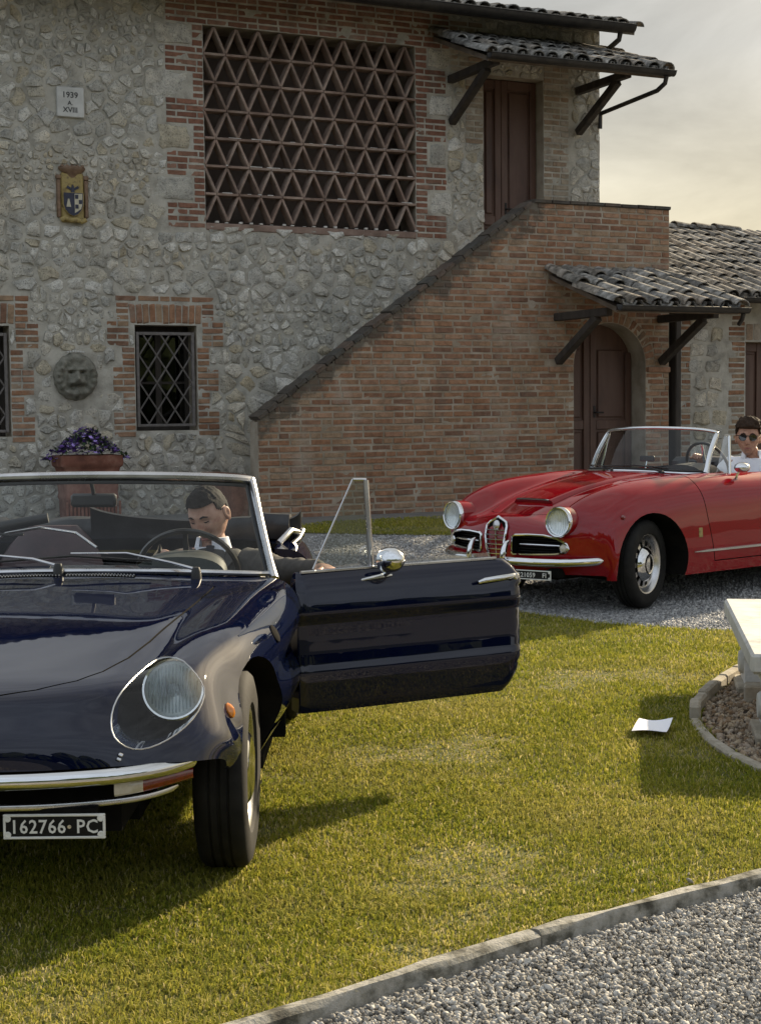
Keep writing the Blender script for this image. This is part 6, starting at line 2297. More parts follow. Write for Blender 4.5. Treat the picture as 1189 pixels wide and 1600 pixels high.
# ================================================================== the red convertible
RED = empty('red_convertible', (1.36, 10.95, .035), rad(-140), label='red open-top vintage sports car on the gravel drive with a chrome shield grille', cat='car')
SR = [
    [(.69, 0, .255), (.685, .15, .255), (.665, .28, .255), (.635, .39, .255), (.61, .46, .255), (.58, .52, .255), (.54, .575, .255), (.495, .625, .253), (.455, .66, .25), (.43, .675, .248), (.41, .685, .245), (.40, .69, .235), (.395, .685, .215)],
    [(.745, 0, .345), (.74, .14, .345), (.722, .27, .345), (.698, .38, .345), (.672, .455, .347), (.645, .52, .35), (.605, .585, .355), (.55, .64, .355), (.495, .68, .345), (.455, .70, .325), (.425, .712, .30), (.405, .715, .265), (.395, .70, .215)],
    [(.75, 0, .45), (.745, .14, .45), (.728, .27, .45), (.705, .375, .45), (.685, .45, .45), (.662, .515, .455), (.625, .582, .46), (.57, .64, .455), (.51, .685, .435), (.46, .71, .395), (.425, .724, .35), (.405, .727, .29), (.395, .71, .215)],
    [(.742, 0, .535), (.735, .13, .535), (.718, .25, .532), (.698, .35, .53), (.682, .43, .53), (.665, .50, .535), (.635, .57, .54), (.585, .63, .535), (.525, .685, .51), (.47, .715, .455), (.43, .732, .385), (.405, .737, .30), (.395, .715, .215)],
    [(.700, 0, .612), (.690, .12, .610), (.675, .23, .602), (.660, .32, .592), (.650, .39, .592), (.645, .45, .615), (.625, .515, .640), (.580, .60, .630), (.525, .67, .580), (.475, .715, .505), (.43, .738, .42), (.405, .745, .31), (.39, .72, .215)],
    [(.60, 0, .648), (.59, .12, .646), (.575, .23, .636), (.560, .32, .624), (.555, .385, .628), (.555, .445, .672), (.545, .515, .718), (.515, .605, .700), (.475, .682, .635), (.44, .73, .54), (.41, .752, .43), (.39, .758, .32), (.375, .735, .215)],
    [(.42, 0, .698), (.42, .13, .696), (.41, .25, .686), (.40, .335, .676), (.40, .39, .684), (.40, .445, .738), (.395, .52, .780), (.38, .615, .760), (.36, .70, .69), (.35, .748, .575), (.34, .765, .44), (.335, .768, .32), (.33, .748, .215)],
    [(.17, 0, .772), (.17, .14, .770), (.17, .27, .758), (.17, .355, .745), (.17, .41, .750), (.17, .462, .800), (.17, .54, .836), (.17, .64, .810), (.165, .725, .728), (.16, .765, .595), (.16, .778, .45), (.16, .778, .32), (.16, .758, .21)],
    [(-.12, 0, .832), (-.12, .15, .829), (-.12, .29, .818), (-.12, .375, .806), (-.12, .425, .810), (-.12, .475, .846), (-.12, .55, .868), (-.12, .65, .842), (-.12, .74, .75), (-.12, .775, .605), (-.12, .785, .45), (-.12, .783, .32), (-.12, .762, .205)],
    [(-.45, 0, .878), (-.45, .16, .875), (-.45, .31, .864), (-.45, .40, .853), (-.45, .45, .855), (-.45, .50, .876), (-.45, .565, .885), (-.45, .66, .858), (-.45, .748, .76), (-.45, .778, .61), (-.45, .787, .45), (-.45, .785, .32), (-.45, .765, .205)],
    [(-.80, 0, .900), (-.80, .17, .898), (-.80, .33, .892), (-.80, .43, .885), (-.80, .48, .884), (-.80, .525, .888), (-.80, .585, .888), (-.80, .67, .860), (-.80, .75, .765), (-.80, .78, .61), (-.80, .788, .45), (-.80, .785, .32), (-.80, .765, .205)],
    [(-1.2, 0, .89), (-1.2, .17, .89), (-1.2, .33, .888), (-1.2, .44, .886), (-1.2, .50, .885), (-1.2, .545, .884), (-1.2, .60, .880), (-1.2, .68, .852), (-1.2, .755, .76), (-1.2, .78, .61), (-1.2, .788, .45), (-1.2, .785, .32), (-1.2, .765, .205)],
    [(-1.65, 0, .89), (-1.65, .17, .89), (-1.65, .33, .89), (-1.65, .44, .889), (-1.65, .50, .889), (-1.65, .545, .889), (-1.65, .60, .886), (-1.65, .68, .858), (-1.65, .755, .765), (-1.65, .78, .615), (-1.65, .787, .45), (-1.65, .783, .32), (-1.65, .76, .21)],
    [(-2.1, 0, .885), (-2.1, .17, .885), (-2.1, .33, .882), (-2.1, .43, .88), (-2.1, .48, .882), (-2.1, .53, .888), (-2.1, .59, .888), (-2.1, .67, .855), (-2.1, .74, .76), (-2.1, .77, .61), (-2.1, .777, .46), (-2.1, .772, .34), (-2.1, .75, .24)],
    [(-2.6, 0, .80), (-2.6, .16, .80), (-2.6, .31, .796), (-2.6, .41, .795), (-2.6, .455, .80), (-2.6, .50, .815), (-2.6, .555, .82), (-2.6, .625, .785), (-2.6, .68, .70), (-2.6, .70, .59), (-2.6, .70, .48), (-2.6, .69, .38), (-2.6, .665, .28)],
    [(-2.95, 0, .62), (-2.95, .14, .62), (-2.94, .27, .618), (-2.93, .36, .616), (-2.92, .40, .62), (-2.91, .44, .63), (-2.90, .49, .63), (-2.88, .54, .61), (-2.86, .58, .57), (-2.85, .60, .52), (-2.85, .60, .46), (-2.85, .59, .40), (-2.85, .57, .33)],
    [(-3.05, 0, .45), (-3.05, .12, .45), (-3.04, .24, .45), (-3.03, .32, .45), (-3.02, .36, .45), (-3.01, .40, .45), (-3.0, .45, .45), (-2.98, .49, .45), (-2.96, .52, .445), (-2.95, .54, .44), (-2.95, .54, .43), (-2.95, .53, .41), (-2.95, .52, .38)],
]
bm = car_bm(SR, 165, 120)
PR = Probe(bm)
for (cx, r) in ((.02, .352), (-2.20, .345)):
    for sg in (1, -1):
        nb, ed = cut_hole(bm, circle(cx, .300, r, 36), 'xz', lambda c, n, sg=sg: c.y * sg > .45)
        nb.free()
        lip(bm, ed, lambda co, sg=sg: Vector((0, -sg * (abs(co.y) - .42), 0)), 1)
nb, ed = cut_hole(bm, [(-.86, -.56), (-.98, -.60), (-1.72, -.60), (-1.86, -.52), (-1.86, .52), (-1.72, .60), (-.98, .60), (-.86, .56)], 'xy', lambda c, n: c.z > .78)
nb.free(); lip(bm, ed, (0, 0, -.06), 1)
RH = [(.615, 0), (.605, .10), (.575, .20), (.52, .275), (.42, .325), (.2, .365), (-.1, .405), (-.45, .435), (-.62, .44), (-.645, .2), (-.65, 0)]
RH = RH + [(x, -y) for x, y in RH[::-1] if y > 0]
bonnet = panel(bm, RH, 'xy', lambda c, n: c.z > .55 and n.z > .2 and c.x > -.8, .005, (0, 0, -.012))
DOORP = [(-.485, .93), (-.505, .80), (-.545, .60), (-.60, .38), (-.626, .285), (-1.52, .285), (-1.585, .40), (-1.60, .62), (-1.60, .93)]
doors = {}
for sg in (1, -1):
    doors[sg] = panel(bm, DOORP, 'xz', lambda c, n, sg=sg: c.y * sg > .56 and c.z < .885, .007, (0, -.03 * sg, 0))
# side air intakes of the nose
MG = [(.150, .500), (.170, .512), (.28, .518), (.40, .517), (.50, .500), (.555, .465), (.565, .435), (.545, .410), (.48, .398), (.30, .388), (.165, .384), (.150, .395)]
for sg in (1, -1):
    nb, ed = cut_hole(bm, [(y * sg, z) for y, z in MG], 'yz', lambda c, n: c.x > .45)
    lp = loop_order(nb)
    lip(bm, ed, (-.07, 0, 0), 1)
    nb.free()
    g = empty('side_grille', (0, 0, 0), parent=RED)
    MB().tube([p + Vector((.004, 0, 0)) for p in lp[::2]], .0085, 6, closed=True).obj('grille_surround', MT['chrome'], g, smooth=True)
    MB().tube([PR.front(y * sg, .452)[0] + Vector((-.018, 0, 0)) for y in (.20, .26, .34, .42, .50)], [.004, .007, .008, .008, .006], 8).obj('grille_bar', MT['chrome'], g, smooth=True)
    bars = MB()
    for k in range(6):
        zz = .405 + k * .018
        bars.tube([PR.front(y * sg, zz)[0] + Vector((-.05, 0, 0)) for y in (.16, .28, .40, .53)], .0022, 5)
    bars.obj('grille_mesh', MT['black'], g)
    pts = [PR.front(y * sg, z)[0] for y, z in MG]
    MB().add([p + Vector((-.068, 0, 0)) for p in pts], [tuple(range(len(pts)))]).obj('grille_back', MT['under'], g)
    q = PR.front(.535 * sg, .437)[0]
    pl = empty('parking_lamp', (0, 0, 0), parent=RED)
    Mq = axis_frame(q + Vector((-.004, 0, 0)), (1, .25 * sg, 0))
    MB().lathe([(.030, -.02), (.032, .006), (.027, .012), (.024, .009)], 24, Mq).obj('lamp_ring', MT['chrome'], pl, smooth=True)
    MB().lathe([(.026, .006), (.020, .016), (0, .022)], 24, Mq).obj('lamp_lens', MT['clearlens'], pl, smooth=True)
bm_obj('body', bm, [MT['red'], MT['under']], RED, smooth=True, angle=38)
bm_obj('bonnet', bonnet, [MT['red'], MT['under']], RED, smooth=True, angle=38)
for sg in (1, -1):
    d = bm_obj('door', doors[sg], [MT['red'], MT['under']], RED, smooth=True, angle=38)
    pts = []
    for k in range(5):
        q, n_ = PR.side(-1.36 - k * .04, .775, sg)
        if q: pts.append(q + n_ * (.012 if 0 < k < 4 else .004))
    if len(pts) > 2: MB().tube(pts, .008, 8).obj('handle', MT['chrome'], d, smooth=True)
# raised air scoop on the bonnet
nx_, ny_, V, F = 40, 22, [], []
for i in range(nx_ + 1):
    t = i / nx_; x = .385 - .98 * t
    hw = .188 + .06 * t
    for j in range(ny_ + 1):
        s = -1 + 2 * j / ny_
        q, n_ = PR.top(x, s * hw)
        hgt = .024 * (1 - t) ** .6 * min(1, (1 - abs(s)) / .10) + .0016
        V.append(q + Vector((0, 0, hgt - (.0 if i else 0))))
for i in range(nx_):
    for j in range(ny_): F.append((i * (ny_ + 1) + j, i * (ny_ + 1) + j + 1, (i + 1) * (ny_ + 1) + j + 1, (i + 1) * (ny_ + 1) + j))
b0 = len(V)
for j in range(ny_ + 1):
    q, n_ = PR.top(.385, (-1 + 2 * j / ny_) * .188); V.append(q - Vector((.015, 0, .002)))
for j in range(ny_): F.append((j, b0 + j, b0 + j + 1, j + 1))
MB().add(V, F).obj('bonnet_scoop', MT['red'], RED, smooth=True, angle=45)
MB().tube([Vector(V[j]) + Vector((.002, 0, -.002)) for j in range(2, ny_ - 1)], .0075, 6, sq=(.8, 1.2)).obj('scoop_trim', MT['chrome'], RED, smooth=True)
# headlights
for sg in (1, -1):
    H = empty('headlight', (0, 0, 0), parent=RED)
    M = axis_frame(Vector((.664, .510 * sg, .612)), (1, .10 * sg, .04))
    MB().lathe([(.100, -.12), (.104, -.02), (.104, .0)], 36, M).obj('headlight_shell', MT['red'], H, smooth=True)
    MB().lathe([(.101, -.018), (.1045, -.004), (.103, .016), (.097, .026), (.090, .024), (.087, .014), (.086, .002)], 40, M).obj('headlight_ring', MT['chrome'], H, smooth=True)
    MB().lathe([(0, -.004), (.03, -.002), (.06, .001), (.082, .005), (.087, .008)], 32, M).obj('reflector', MT['silvered'], H, smooth=True)
    MB().lathe([(.088, .008), (.078, .022), (.055, .033), (.028, .039), (0, .041)], 36, M).obj('headlight_lens', MT['lens'], H, smooth=True)
    mb = MB()
    for q in range(-6, 7):
        u = q * .0125; hgt = math.sqrt(max(.080 ** 2 - u * u, 0)) * .95
        zz = .034 - (u / .087) ** 2 * .02
        mb.tube([M @ Vector((u, -hgt, zz - .016)), M @ Vector((u, -hgt * .5, zz - .004)), M @ Vector((u, hgt * .5, zz - .004)), M @ Vector((u, hgt, zz - .016))], .0022, 5)
    mb.obj('lens_flute', MT['flute'], H, smooth=True)
# shield grille
G = empty('shield_grille', (0, 0, 0), parent=RED)
SHD = [(0, .628), (.025, .612), (.062, .592), (.078, .565), (.078, .50), (.066, .42), (.045, .34), (.025, .29), (0, .27)]
SHD = [(y * 1.22, z) for y, z in SHD]
SHD = SHD + [(-y, z) for y, z in SHD[-2:0:-1]]


def fr_pt(y, z, d=0.0):
    q = PR.front(y, max(.26, min(.60, z)))[0]
    return Vector((q.x + d, y, z))


MB().tube([fr_pt(y, z, .012) for y, z in SHD], .0095, 8, closed=True).obj('shield_frame', MT['chrome'], G, smooth=True)
MB().add([fr_pt(y, z, .010) for y, z in SHD], [tuple(range(len(SHD)))]).obj('shield_back', MT['under'], G)
for k in range(8):
    z = .315 + k * .032
    w = float(np.interp(z, [.27, .34, .42, .50, .565, .60], [.0, .045, .066, .078, .078, .055])) * 1.22
    MB().tube([fr_pt(-w + .004, z, .014), fr_pt(0, z, .022), fr_pt(w - .004, z, .014)], .0068, 6, sq=(.7, 1.2)).obj('shield_bar', MT['chrome'], G, smooth=True)
MB().tube([fr_pt(0, .30, .022), fr_pt(0, .56, .022)], .004, 6).obj('shield_rib', MT['dull_chrome'], G, smooth=True)
MB().lathe([(.032, -.004), (.033, .004), (.028, .008), (0, .010)], 28, axis_frame(fr_pt(0, .572, .014), (1, 0, .12))).obj('badge', MT['dull_chrome'], G, smooth=True)
# bumpers with over-riders
for sg in (1, -1):
    BP = [(.815, .135, .343), (.81, .22, .343), (.79, .34, .343), (.75, .45, .343), (.685, .56, .345), (.60, .645, .348), (.52, .70, .352), (.47, .722, .356)]
    pts = [Vector((x, y * sg, z)) for x, y, z in curve_pts(BP, 36)]
    MB().tube(pts, [.026] * 31 + [.025, .023, .019, .014, .006], 10, up=(0, 0, 1), sq=(1, .65)).obj('bumper', MT['chrome'], RED, smooth=True)
    MB().tube([(.80, .165 * sg, .30), (.838, .163 * sg, .325), (.845, .163 * sg, .37), (.836, .163 * sg, .42), (.815, .163 * sg, .462), (.79, .163 * sg, .475)], [.016, .024, .026, .023, .017, .008], 10, sq=(1, .85)).obj('overrider', MT['chrome'], RED, smooth=True)
g, M = number_plate(RED, (.800, .385, .262), (1, .30, .0), .275, .052, (('221059', -.038, .044, .95), ('FI', .095, .044, .95)), .044)
MB().box((.60, -.5, .24), (.66, .5, .30)).obj('valance', MT['under'], RED)
mb = MB()
mb.box((-1.82, -.68, .20), (-.40, .68, .24)); mb.box((-2.8, -.5, .20), (-1.82, .5, .24)); mb.box((.3, -.45, .22), (.62, .45, .38)); mb.box((-.84, -.70, .22), (-.78, .70, .80)); mb.box((-2.0, -.70, .22), (-1.9, .70, .80))
mb.box((-.8, -.40, .22), (.3, .40, .55))
mb.obj('floor_pan', MT['under'], RED)
# sill moulding, badge, repeater
for sg in (1, -1):
    pts = []
    for k in range(22):
        x = -.385 - k * (1.43 / 21)
        q, n_ = PR.side(x, .362, sg)
        pts.append((q + n_ * .001, n_))
    strip_on(pts, .011, .010, taper=True).obj('sill_moulding', MT['chrome'], RED, smooth=True)
    q, n_ = PR.side(-.462, .492, sg)
    Mb = axis_frame(q, n_)
    MB().cbox((-.020, -.034, -.004), (.020, .034, .005), .004, M=Mb).obj('wing_badge', MT['ochre'], RED)
    q, n_ = PR.side(.30, .635, sg)
    MB().lathe([(.018, -.004), (.018, .006), (.010, .016), (0, .018)], 16, axis_frame(q, n_)).obj('side_repeater', MT['redlens'], RED, smooth=True)
# windscreen with wrapped ends
WB = [(-.82, -.550, .884), (-.765, -.528, .887), (-.695, -.43, .890), (-.655, -.23, .897), (-.645, 0, .900), (-.655, .23, .897), (-.695, .43, .890), (-.765, .528, .887), (-.82, .550, .884)]
WT = [(-.985, -.520, 1.168), (-.96, -.497, 1.182), (-.93, -.38, 1.198), (-.90, -.19, 1.206), (-.89, 0, 1.209), (-.90, .19, 1.206), (-.93, .38, 1.198), (-.96, .497, 1.182), (-.985, .520, 1.168)]
WS = empty('windscreen', (0, 0, 0), parent=RED)
b_ = curve_pts(WB, nW); t_ = curve_pts(WT, nW)
V, F = [], []
for j in range(mrow + 1):
    for i in range(nW):
        k = j / mrow
        p = b_[i].lerp(t_[i], k); p.x += .018 * math.sin(math.pi * k); V.append(p)
for j in range(mrow):
    for i in range(nW - 1): F.append((j * nW + i, j * nW + i + 1, (j + 1) * nW + i + 1, (j + 1) * nW + i))
MB().add(V, F).obj('glass', MT['glass'], WS, smooth=True, angle=90)
MB().tube(t_, .0125, 10, up=(0, 0, 1), sq=(1, 1.1)).obj('header_rail', MT['chrome'], WS, smooth=True)
MB().tube([p + Vector((.006, 0, -.004)) for p in b_], .011, 8, up=(0, 0, 1), sq=(1, 1.3)).obj('base_trim', MT['chrome'], WS, smooth=True)
MB().tube([p + Vector((-.003, 0, .013)) for p in b_[2:-2]], .007, 6).obj('seal', MT['black'], WS, smooth=True)
for i_ in (0, nW - 1):
    sg = -1 if i_ == 0 else 1
    col = [V[j * nW + i_] for j in range(mrow + 1)]
    MB().tube(col, [.022] + [.017] * (mrow - 1) + [.0135], 10, up=(1, 0, 0), sq=(1.5, .8)).obj('pillar', MT['chrome'], WS, smooth=True)
    col = [V[j * nW + i_ - sg * 2] + Vector((.0, 0, 0)) for j in range(mrow + 1)]
    MB().tube(col, .006, 6).obj('seal', MT['black'], WS, smooth=True)
for (py_, d0) in ((.30, -.36), (-.18, -.36)):
    g = empty('wiper', (0, 0, 0), parent=RED)
    q, n_ = PR.top(-.635, py_)
    pv_ = q + Vector((0, 0, .012))
    MB().lathe([(.015, -.02), (.013, 0), (0, .010)], 12, Matrix.Translation(pv_)).obj('pivot', MT['black'], g, smooth=True)

    def on_glass(y, k, out=.010):
        u = min(max((y + .55) / 1.10, 0), 1); i = int(u * (nW - 1)); a = b_[i].lerp(t_[i], k); a.x += .018 * math.sin(math.pi * k)
        return a + Vector((out, 0, out * .6))
    tip = on_glass(py_ + d0 * .75, .10, .014)
    MB().tube([pv_, pv_.lerp(tip, .5) + Vector((.01, 0, .012)), tip], [.006, .005, .004], 6).obj('wiper_arm', MT['black'], g, smooth=True)
    MB().tube([on_glass(py_ + d0 * .75 + d_, .06 + .04 * (1 - abs(d_) / .25)) for d_ in np.linspace(-.19, .19, 7)], .005, 6).obj('wiper_blade', MT['black'], g, smooth=True)
# quarter lights on the doors
for sg in (1, -1):
    Q = empty('quarter_light', (0, 0, 0), parent=RED)
    tri = [Vector((-.86, .605 * sg, .872)), Vector((-1.0, .62 * sg, .872)), Vector((-1.05, .575 * sg, 1.150)), Vector((-1.01, .56 * sg, 1.150))]
    MB().add(tri, [(0, 1, 2, 3)]).obj('quarter_glass', MT['side_glass'], Q)
    MB().tube([tri[1] + Vector((0, 0, -.03)), tri[2]], .011, 8, sq=(1, .8)).obj('quarter_pillar', MT['chrome'], Q, smooth=True)
    MB().tube([tri[2], tri[3]], .007, 6).obj('quarter_frame', MT['chrome'], Q, smooth=True)
    if sg == 1:
        dm = empty('door_mirror', (0, 0, 0), parent=RED)
        q, n_ = PR.top(-.98, .69)
        c = Vector((-.98, .735, .925))
        Mx = axis_frame(c, (1, .35, .05))
        MB().lathe([(.044, -.036), (.046, -.03), (.045, -.01), (.038, .018), (.022, .036), (0, .042)], 26, Mx @ Matrix.Diagonal((1.25, .85, 1, 1))).obj('mirror_shell', MT['chrome'], dm, smooth=True)
        MB().lathe([(0, -.032), (.044, -.032)], 24, Mx @ Matrix.Diagonal((1.25, .85, 1, 1))).obj('mirror_glass', MT['chrome'], dm)
        MB().tube([q + Vector((0, 0, -.004)), q + Vector((0, .012, .03)), c + Vector((-.005, 0, -.01))], [.012, .008, .007], 8).obj('mirror_stalk', MT['chrome'], dm, smooth=True)
for (x_, sg, st) in ((.02, 1, .26), (.02, -1, .26), (-2.20, 1, 0), (-2.20, -1, 0)):
    wheel(RED, (x_, .640 * sg, .300), .302, .155, .200, sg, st, 'moon')
# cabin
MB().cbox((-1.0, -.58, .60), (-.84, .58, .885), .03).obj('dashboard', MT['black'], RED, smooth=True)
V, F, n_ = [], [], 18
for i in range(6):
    x = -.80 - i * .05
    for k in range(n_ + 1):
        a = math.pi * k / n_
        V.append((x, .33 + (.20 - .005 * i) * math.cos(a), .86 + (.095 - .004 * abs(i - 3)) * abs(math.sin(a)) ** .8))
for i in range(5):
    for k in range(n_): F.append((i * (n_ + 1) + k, i * (n_ + 1) + k + 1, (i + 1) * (n_ + 1) + k + 1, (i + 1) * (n_ + 1) + k))
F.append(tuple(range(n_ + 1)))
MB().add(V, F).obj('instrument_cowl', MT['black'], RED, smooth=True, angle=60)
SWM = steering(RED, (-1.10, .345, .925), (-1, 0, .42), .185, MT['chrome'])
seat(RED, -1.62, .345, MT['tan_leather'], .30, .80)
seat(RED, -1.62, -.33, MT['tan_leather'], .30, .86)
mm_ = empty('rear_view_mirror', (0, 0, 0), parent=RED)
MB().tube([(-.80, 0, .895), (-.82, 0, .96)], .007, 6).obj('mirror_stalk', MT['chrome'], mm_, smooth=True)
MB().cbox((-.075, -.022, -.01), (.075, .022, .012), .008, M=axis_frame(Vector((-.825, 0, .98)), (1, -.1, .05))).obj('mirror_housing', MT['black'], mm_, smooth=True)
MB().box((-1.9, -.6, .24), (-.9, .6, .30)).obj('carpet', MT['under'], RED)
HS = empty('folded_soft_top', (0, 0, 0), parent=RED)
V, F, n_ = [], [], 30
for i in range(n_ + 1):
    y = -.62 + 1.24 * i / n_
    for k, (x, z) in enumerate([(-1.88, .86), (-1.87, .92), (-1.92, .955), (-2.02, .96), (-2.10, .94), (-2.14, .89)]):
        V.append((x + .012 * mnoise.noise(Vector((y * 5, k, 3))), y, z + .012 * mnoise.noise(Vector((y * 4, k, 9)))))
for i in range(n_):
    for k in range(5): F.append((i * 6 + k, (i + 1) * 6 + k, (i + 1) * 6 + k + 1, i * 6 + k + 1))
F += [tuple(range(6)), tuple(n_ * 6 + k for k in range(5, -1, -1))]
MB().add(V, F).obj('canvas', MT['vinyl'], HS, smooth=True, angle=60)
# ================================================================== people


def skin_obj(name, pts, edges, mats, parent, level=2, root=0, noise_=0.0, nscale=9.):
    """continuous surface grown on a skeleton; pts: list of (co, radius or (rx, ry))"""
    me = bpy.data.meshes.new(name)
    me.from_pydata([tuple(p[0]) for p in pts], edges, [])
    o = bpy.data.objects.new(name, me); C.objects.link(o)
    sk = o.modifiers.new('skin', 'SKIN')
    sk.use_smooth_shade = True
    sv = me.skin_vertices[0].data
    for i, p in enumerate(pts):
        r = p[1]
        sv[i].radius = r if isinstance(r, tuple) else (r, r)
        sv[i].use_root = (i == root)
    ss = o.modifiers.new('sub', 'SUBSURF'); ss.levels = ss.render_levels = level
    dg = bpy.context.evaluated_depsgraph_get(); dg.update()
    m2 = bpy.data.meshes.new_from_object(o.evaluated_get(dg))
    C.objects.unlink(o); bpy.data.objects.remove(o)
    m2.name = name; m2.materials.clear()
    for p in m2.polygons: p.use_smooth = True
    if noise_:
        for v in m2.vertices:
            n_ = mnoise.noise(Vector(v.co) * nscale) + .6 * mnoise.noise(Vector(v.co) * nscale * 2.3)
            v.co += v.normal * n_ * noise_
    return m2, (link(name, m2, mats, parent) if parent is not None else None)


def head_geo(nu=72, nv=54):
    V = []
    for j in range(nv + 1):
        th = math.pi * j / nv
        for i in range(nu):
            ph = 2 * math.pi * i / nu
            dx, dy, dz = math.sin(th) * math.cos(ph), math.sin(th) * math.sin(ph), math.cos(th)
            x, y, z = .098 * dx, .077 * dy, .118 * dz
            if x < 0: x *= 1.04
            t = min(1, max(0, (-.015 - z) / .10))
            y *= 1 - .36 * t
            x *= (1 - .08 * t) if x > 0 else (1 - .5 * t)
            if x > .05: x = .05 + (x - .05) * .86
            wf = min(1, max(0, (x - .02) / .04))
            g = lambda a, s: math.exp(-(a / s) ** 2)
            ay = abs(y)
            f = 0
            if -.045 < z < .045:
                k = (.035 - z) / .068; k = min(1, max(0, k))
                f += (.004 + .021 * k ** 1.3) * g(y, .008 + .006 * k) * (1 if z > -.034 else max(0, 1 - (-.034 - z) / .009))
            f += .006 * g(z + .030, .008) * g(ay - .013, .007)
            f += .006 * g(z - .031, .010) * g(ay - .028, .020)
            f -= .013 * g(ay - .031, .015) * g(z - .012, .011)
            f += .005 * g(ay - .030, .010) * g(z - .010, .006)
            f += .005 * g(ay - .044, .018) * g(z + .022, .018)
            f += .007 * g(y, .022) * (g(z + .058, .006) + g(z + .073, .007)) - .006 * g(y, .026) * g(z + .0655, .0035)
            f += .011 * g(y, .024) * g(z + .100, .014) - .004 * g(y, .03) * g(z + .085, .006)
            V.append((x + f * wf, y, z))
    F = []
    for j in range(nv):
        for i in range(nu):
            k = (i + 1) % nu
            F.append((j * nu + i, (j + 1) * nu + i, (j + 1) * nu + k, j * nu + k))
    return V, F, nu, nv


def ear_geo(sg):
    V, F, nu, nv = [], [], 14, 10
    for j in range(nv + 1):
        th = math.pi * j / nv
        for i in range(nu):
            ph = 2 * math.pi * i / nu
            x, y, z = .019 * math.sin(th) * math.cos(ph), .009 * math.sin(th) * math.sin(ph), .033 * math.cos(th)
            x *= 1 + .3 * (z / .033)
            if y * sg > 0: y -= sg * .006 * math.exp(-((x) / .010) ** 2 - ((z - .004) / .016) ** 2)
            V.append((x - .012 + .1 * z, y * 1.2 + sg * (.078 + .25 * max(0, -x)), z - .002))
    for j in range(nv):
        for i in range(nu): F.append((j * nu + i, (j + 1) * nu + i, (j + 1) * nu + (i + 1) % nu, j * nu + (i + 1) % nu))
    return V, F


def add_head(parent, M, skin, hair, hairline, volume, body_mesh):
    """head joined into the body mesh; hair, brows as children"""
    V, F, nu, nv = head_geo()
    mb = MB()
    mb.add([v.co[:] for v in body_mesh.vertices], [tuple(p.vertices) for p in body_mesh.polygons])
    mb.add([M @ Vector(v) for v in V], F)
    for sg in (1, -1):
        Ve, Fe = ear_geo(sg); mb.add([M @ Vector(v) for v in Ve], Fe)
    mb.obj('body', skin, parent, smooth=True, angle=75)
    # hair: shell over the skull
    hv, hf, idx = [], [], {}

    def off(v, k):
        p = Vector(v); n_ = Vector((p.x / .0096, p.y / .0059, p.z / .0139)).normalized()
        d = volume(p) * (1 + .35 * mnoise.noise(p * 60) + .25 * mnoise.noise(p * 140))
        return p + n_ * (d if k else -.004)
    for k in (1, 0):
        for fi, f in enumerate(F):
            c = sum((Vector(V[i]) for i in f), Vector()) / 4
            if not hairline(c): continue
            q = []
            for i in f:
                if (i, k) not in idx: idx[(i, k)] = len(hv); hv.append(M @ off(V[i], k))
                q.append(idx[(i, k)])
            hf.append(tuple(q) if k else tuple(q[::-1]))
    # close the rim
    ed = {}
    for f in hf:
        for a, b_ in zip(f, f[1:] + f[:1]): ed[(a, b_)] = 1
    inv = {v: k for k, v in idx.items()}
    for (a, b_) in list(ed):
        if (b_, a) not in ed and inv[a][1] == 1 and (inv[a][0], 0) in idx and (inv[b_][0], 0) in idx:
            hf.append((b_, a, idx[(inv[a][0], 0)], idx[(inv[b_][0], 0)]))
    MB().add(hv, hf).obj('hair', hair, parent, smooth=True, angle=80)
    mb = MB()
    for sg in (1, -1):
        mb.tube([M @ Vector(p) for p in ((.089, .014 * sg, .030), (.088, .030 * sg, .036), (.078, .047 * sg, .030))], [.0035, .004, .002], 6, sq=(1, .8))
    mb.obj('eyebrow', hair, parent, smooth=True)
    mb = MB()
    for sg in (1, -1):
        mb.tube([M @ Vector(p) for p in ((.0795, .019 * sg, .009), (.0835, .031 * sg, .0085), (.0755, .044 * sg, .010))], [.0012, .0024, .0012], 6)
    mb.obj('eyelashes', MT['hair'], parent, smooth=True)
    mb = MB()
    mb.tube([M @ Vector(p) for p in ((.080, -.023, -.0655), (.0895, -.010, -.0645), (.0905, 0, -.066), (.0895, .010, -.0645), (.080, .023, -.0655))], [.001, .0035, .004, .0035, .001], 8, sq=(1.2, .6))
    mb.obj('lips', MT['lip'], parent, smooth=True)


def hand_pts(w, d, palm_n, L=.085, curl=.6, spread=.02):
    """skeleton of a hand from wrist w along d; palm_n: normal out of the palm. returns pts, edges (offset-free), first index is the wrist"""
    d = Vector(d).normalized(); n_ = Vector(palm_n); n_ = (n_ - d * n_.dot(d)).normalized(); s = d.cross(n_)
    w = Vector(w)
    pts = [(w, .026), (w + d * .045, (.034, .017)), (w + d * .082, (.036, .014))]
    edges = [(0, 1), (1, 2)]
    for k, (o, l) in enumerate(((-.027, .070), (-.009, .080), (.009, .076), (.026, .060))):
        b_ = len(pts)
        p = w + d * .085 + s * o
        dirv = d.copy(); q = p
        pts.append((q, .0095)); edges.append((2, b_))
        for j in range(3):
            ang = curl * (.6 + .5 * j)
            dv = (d * math.cos(ang) + n_ * math.sin(ang)).normalized()
            q = q + dv * l * (.42, .32, .26)[j]
            pts.append((q, (.0088, .008, .0068)[j])); edges.append((b_ + j, b_ + j + 1))
    b_ = len(pts)
    q = w + d * .028 - s * .030 + n_ * .006
    pts.append((q, .013)); edges.append((1, b_))
    for j in range(2):
        dv = (d * .75 - s * (.65 - .3 * j) + n_ * (.35 + .3 * j)).normalized()
        q = q + dv * (.036, .030)[j]
        pts.append((q, (.0105, .009)[j])); edges.append((b_ + j, b_ + j + 1))
    return pts, edges


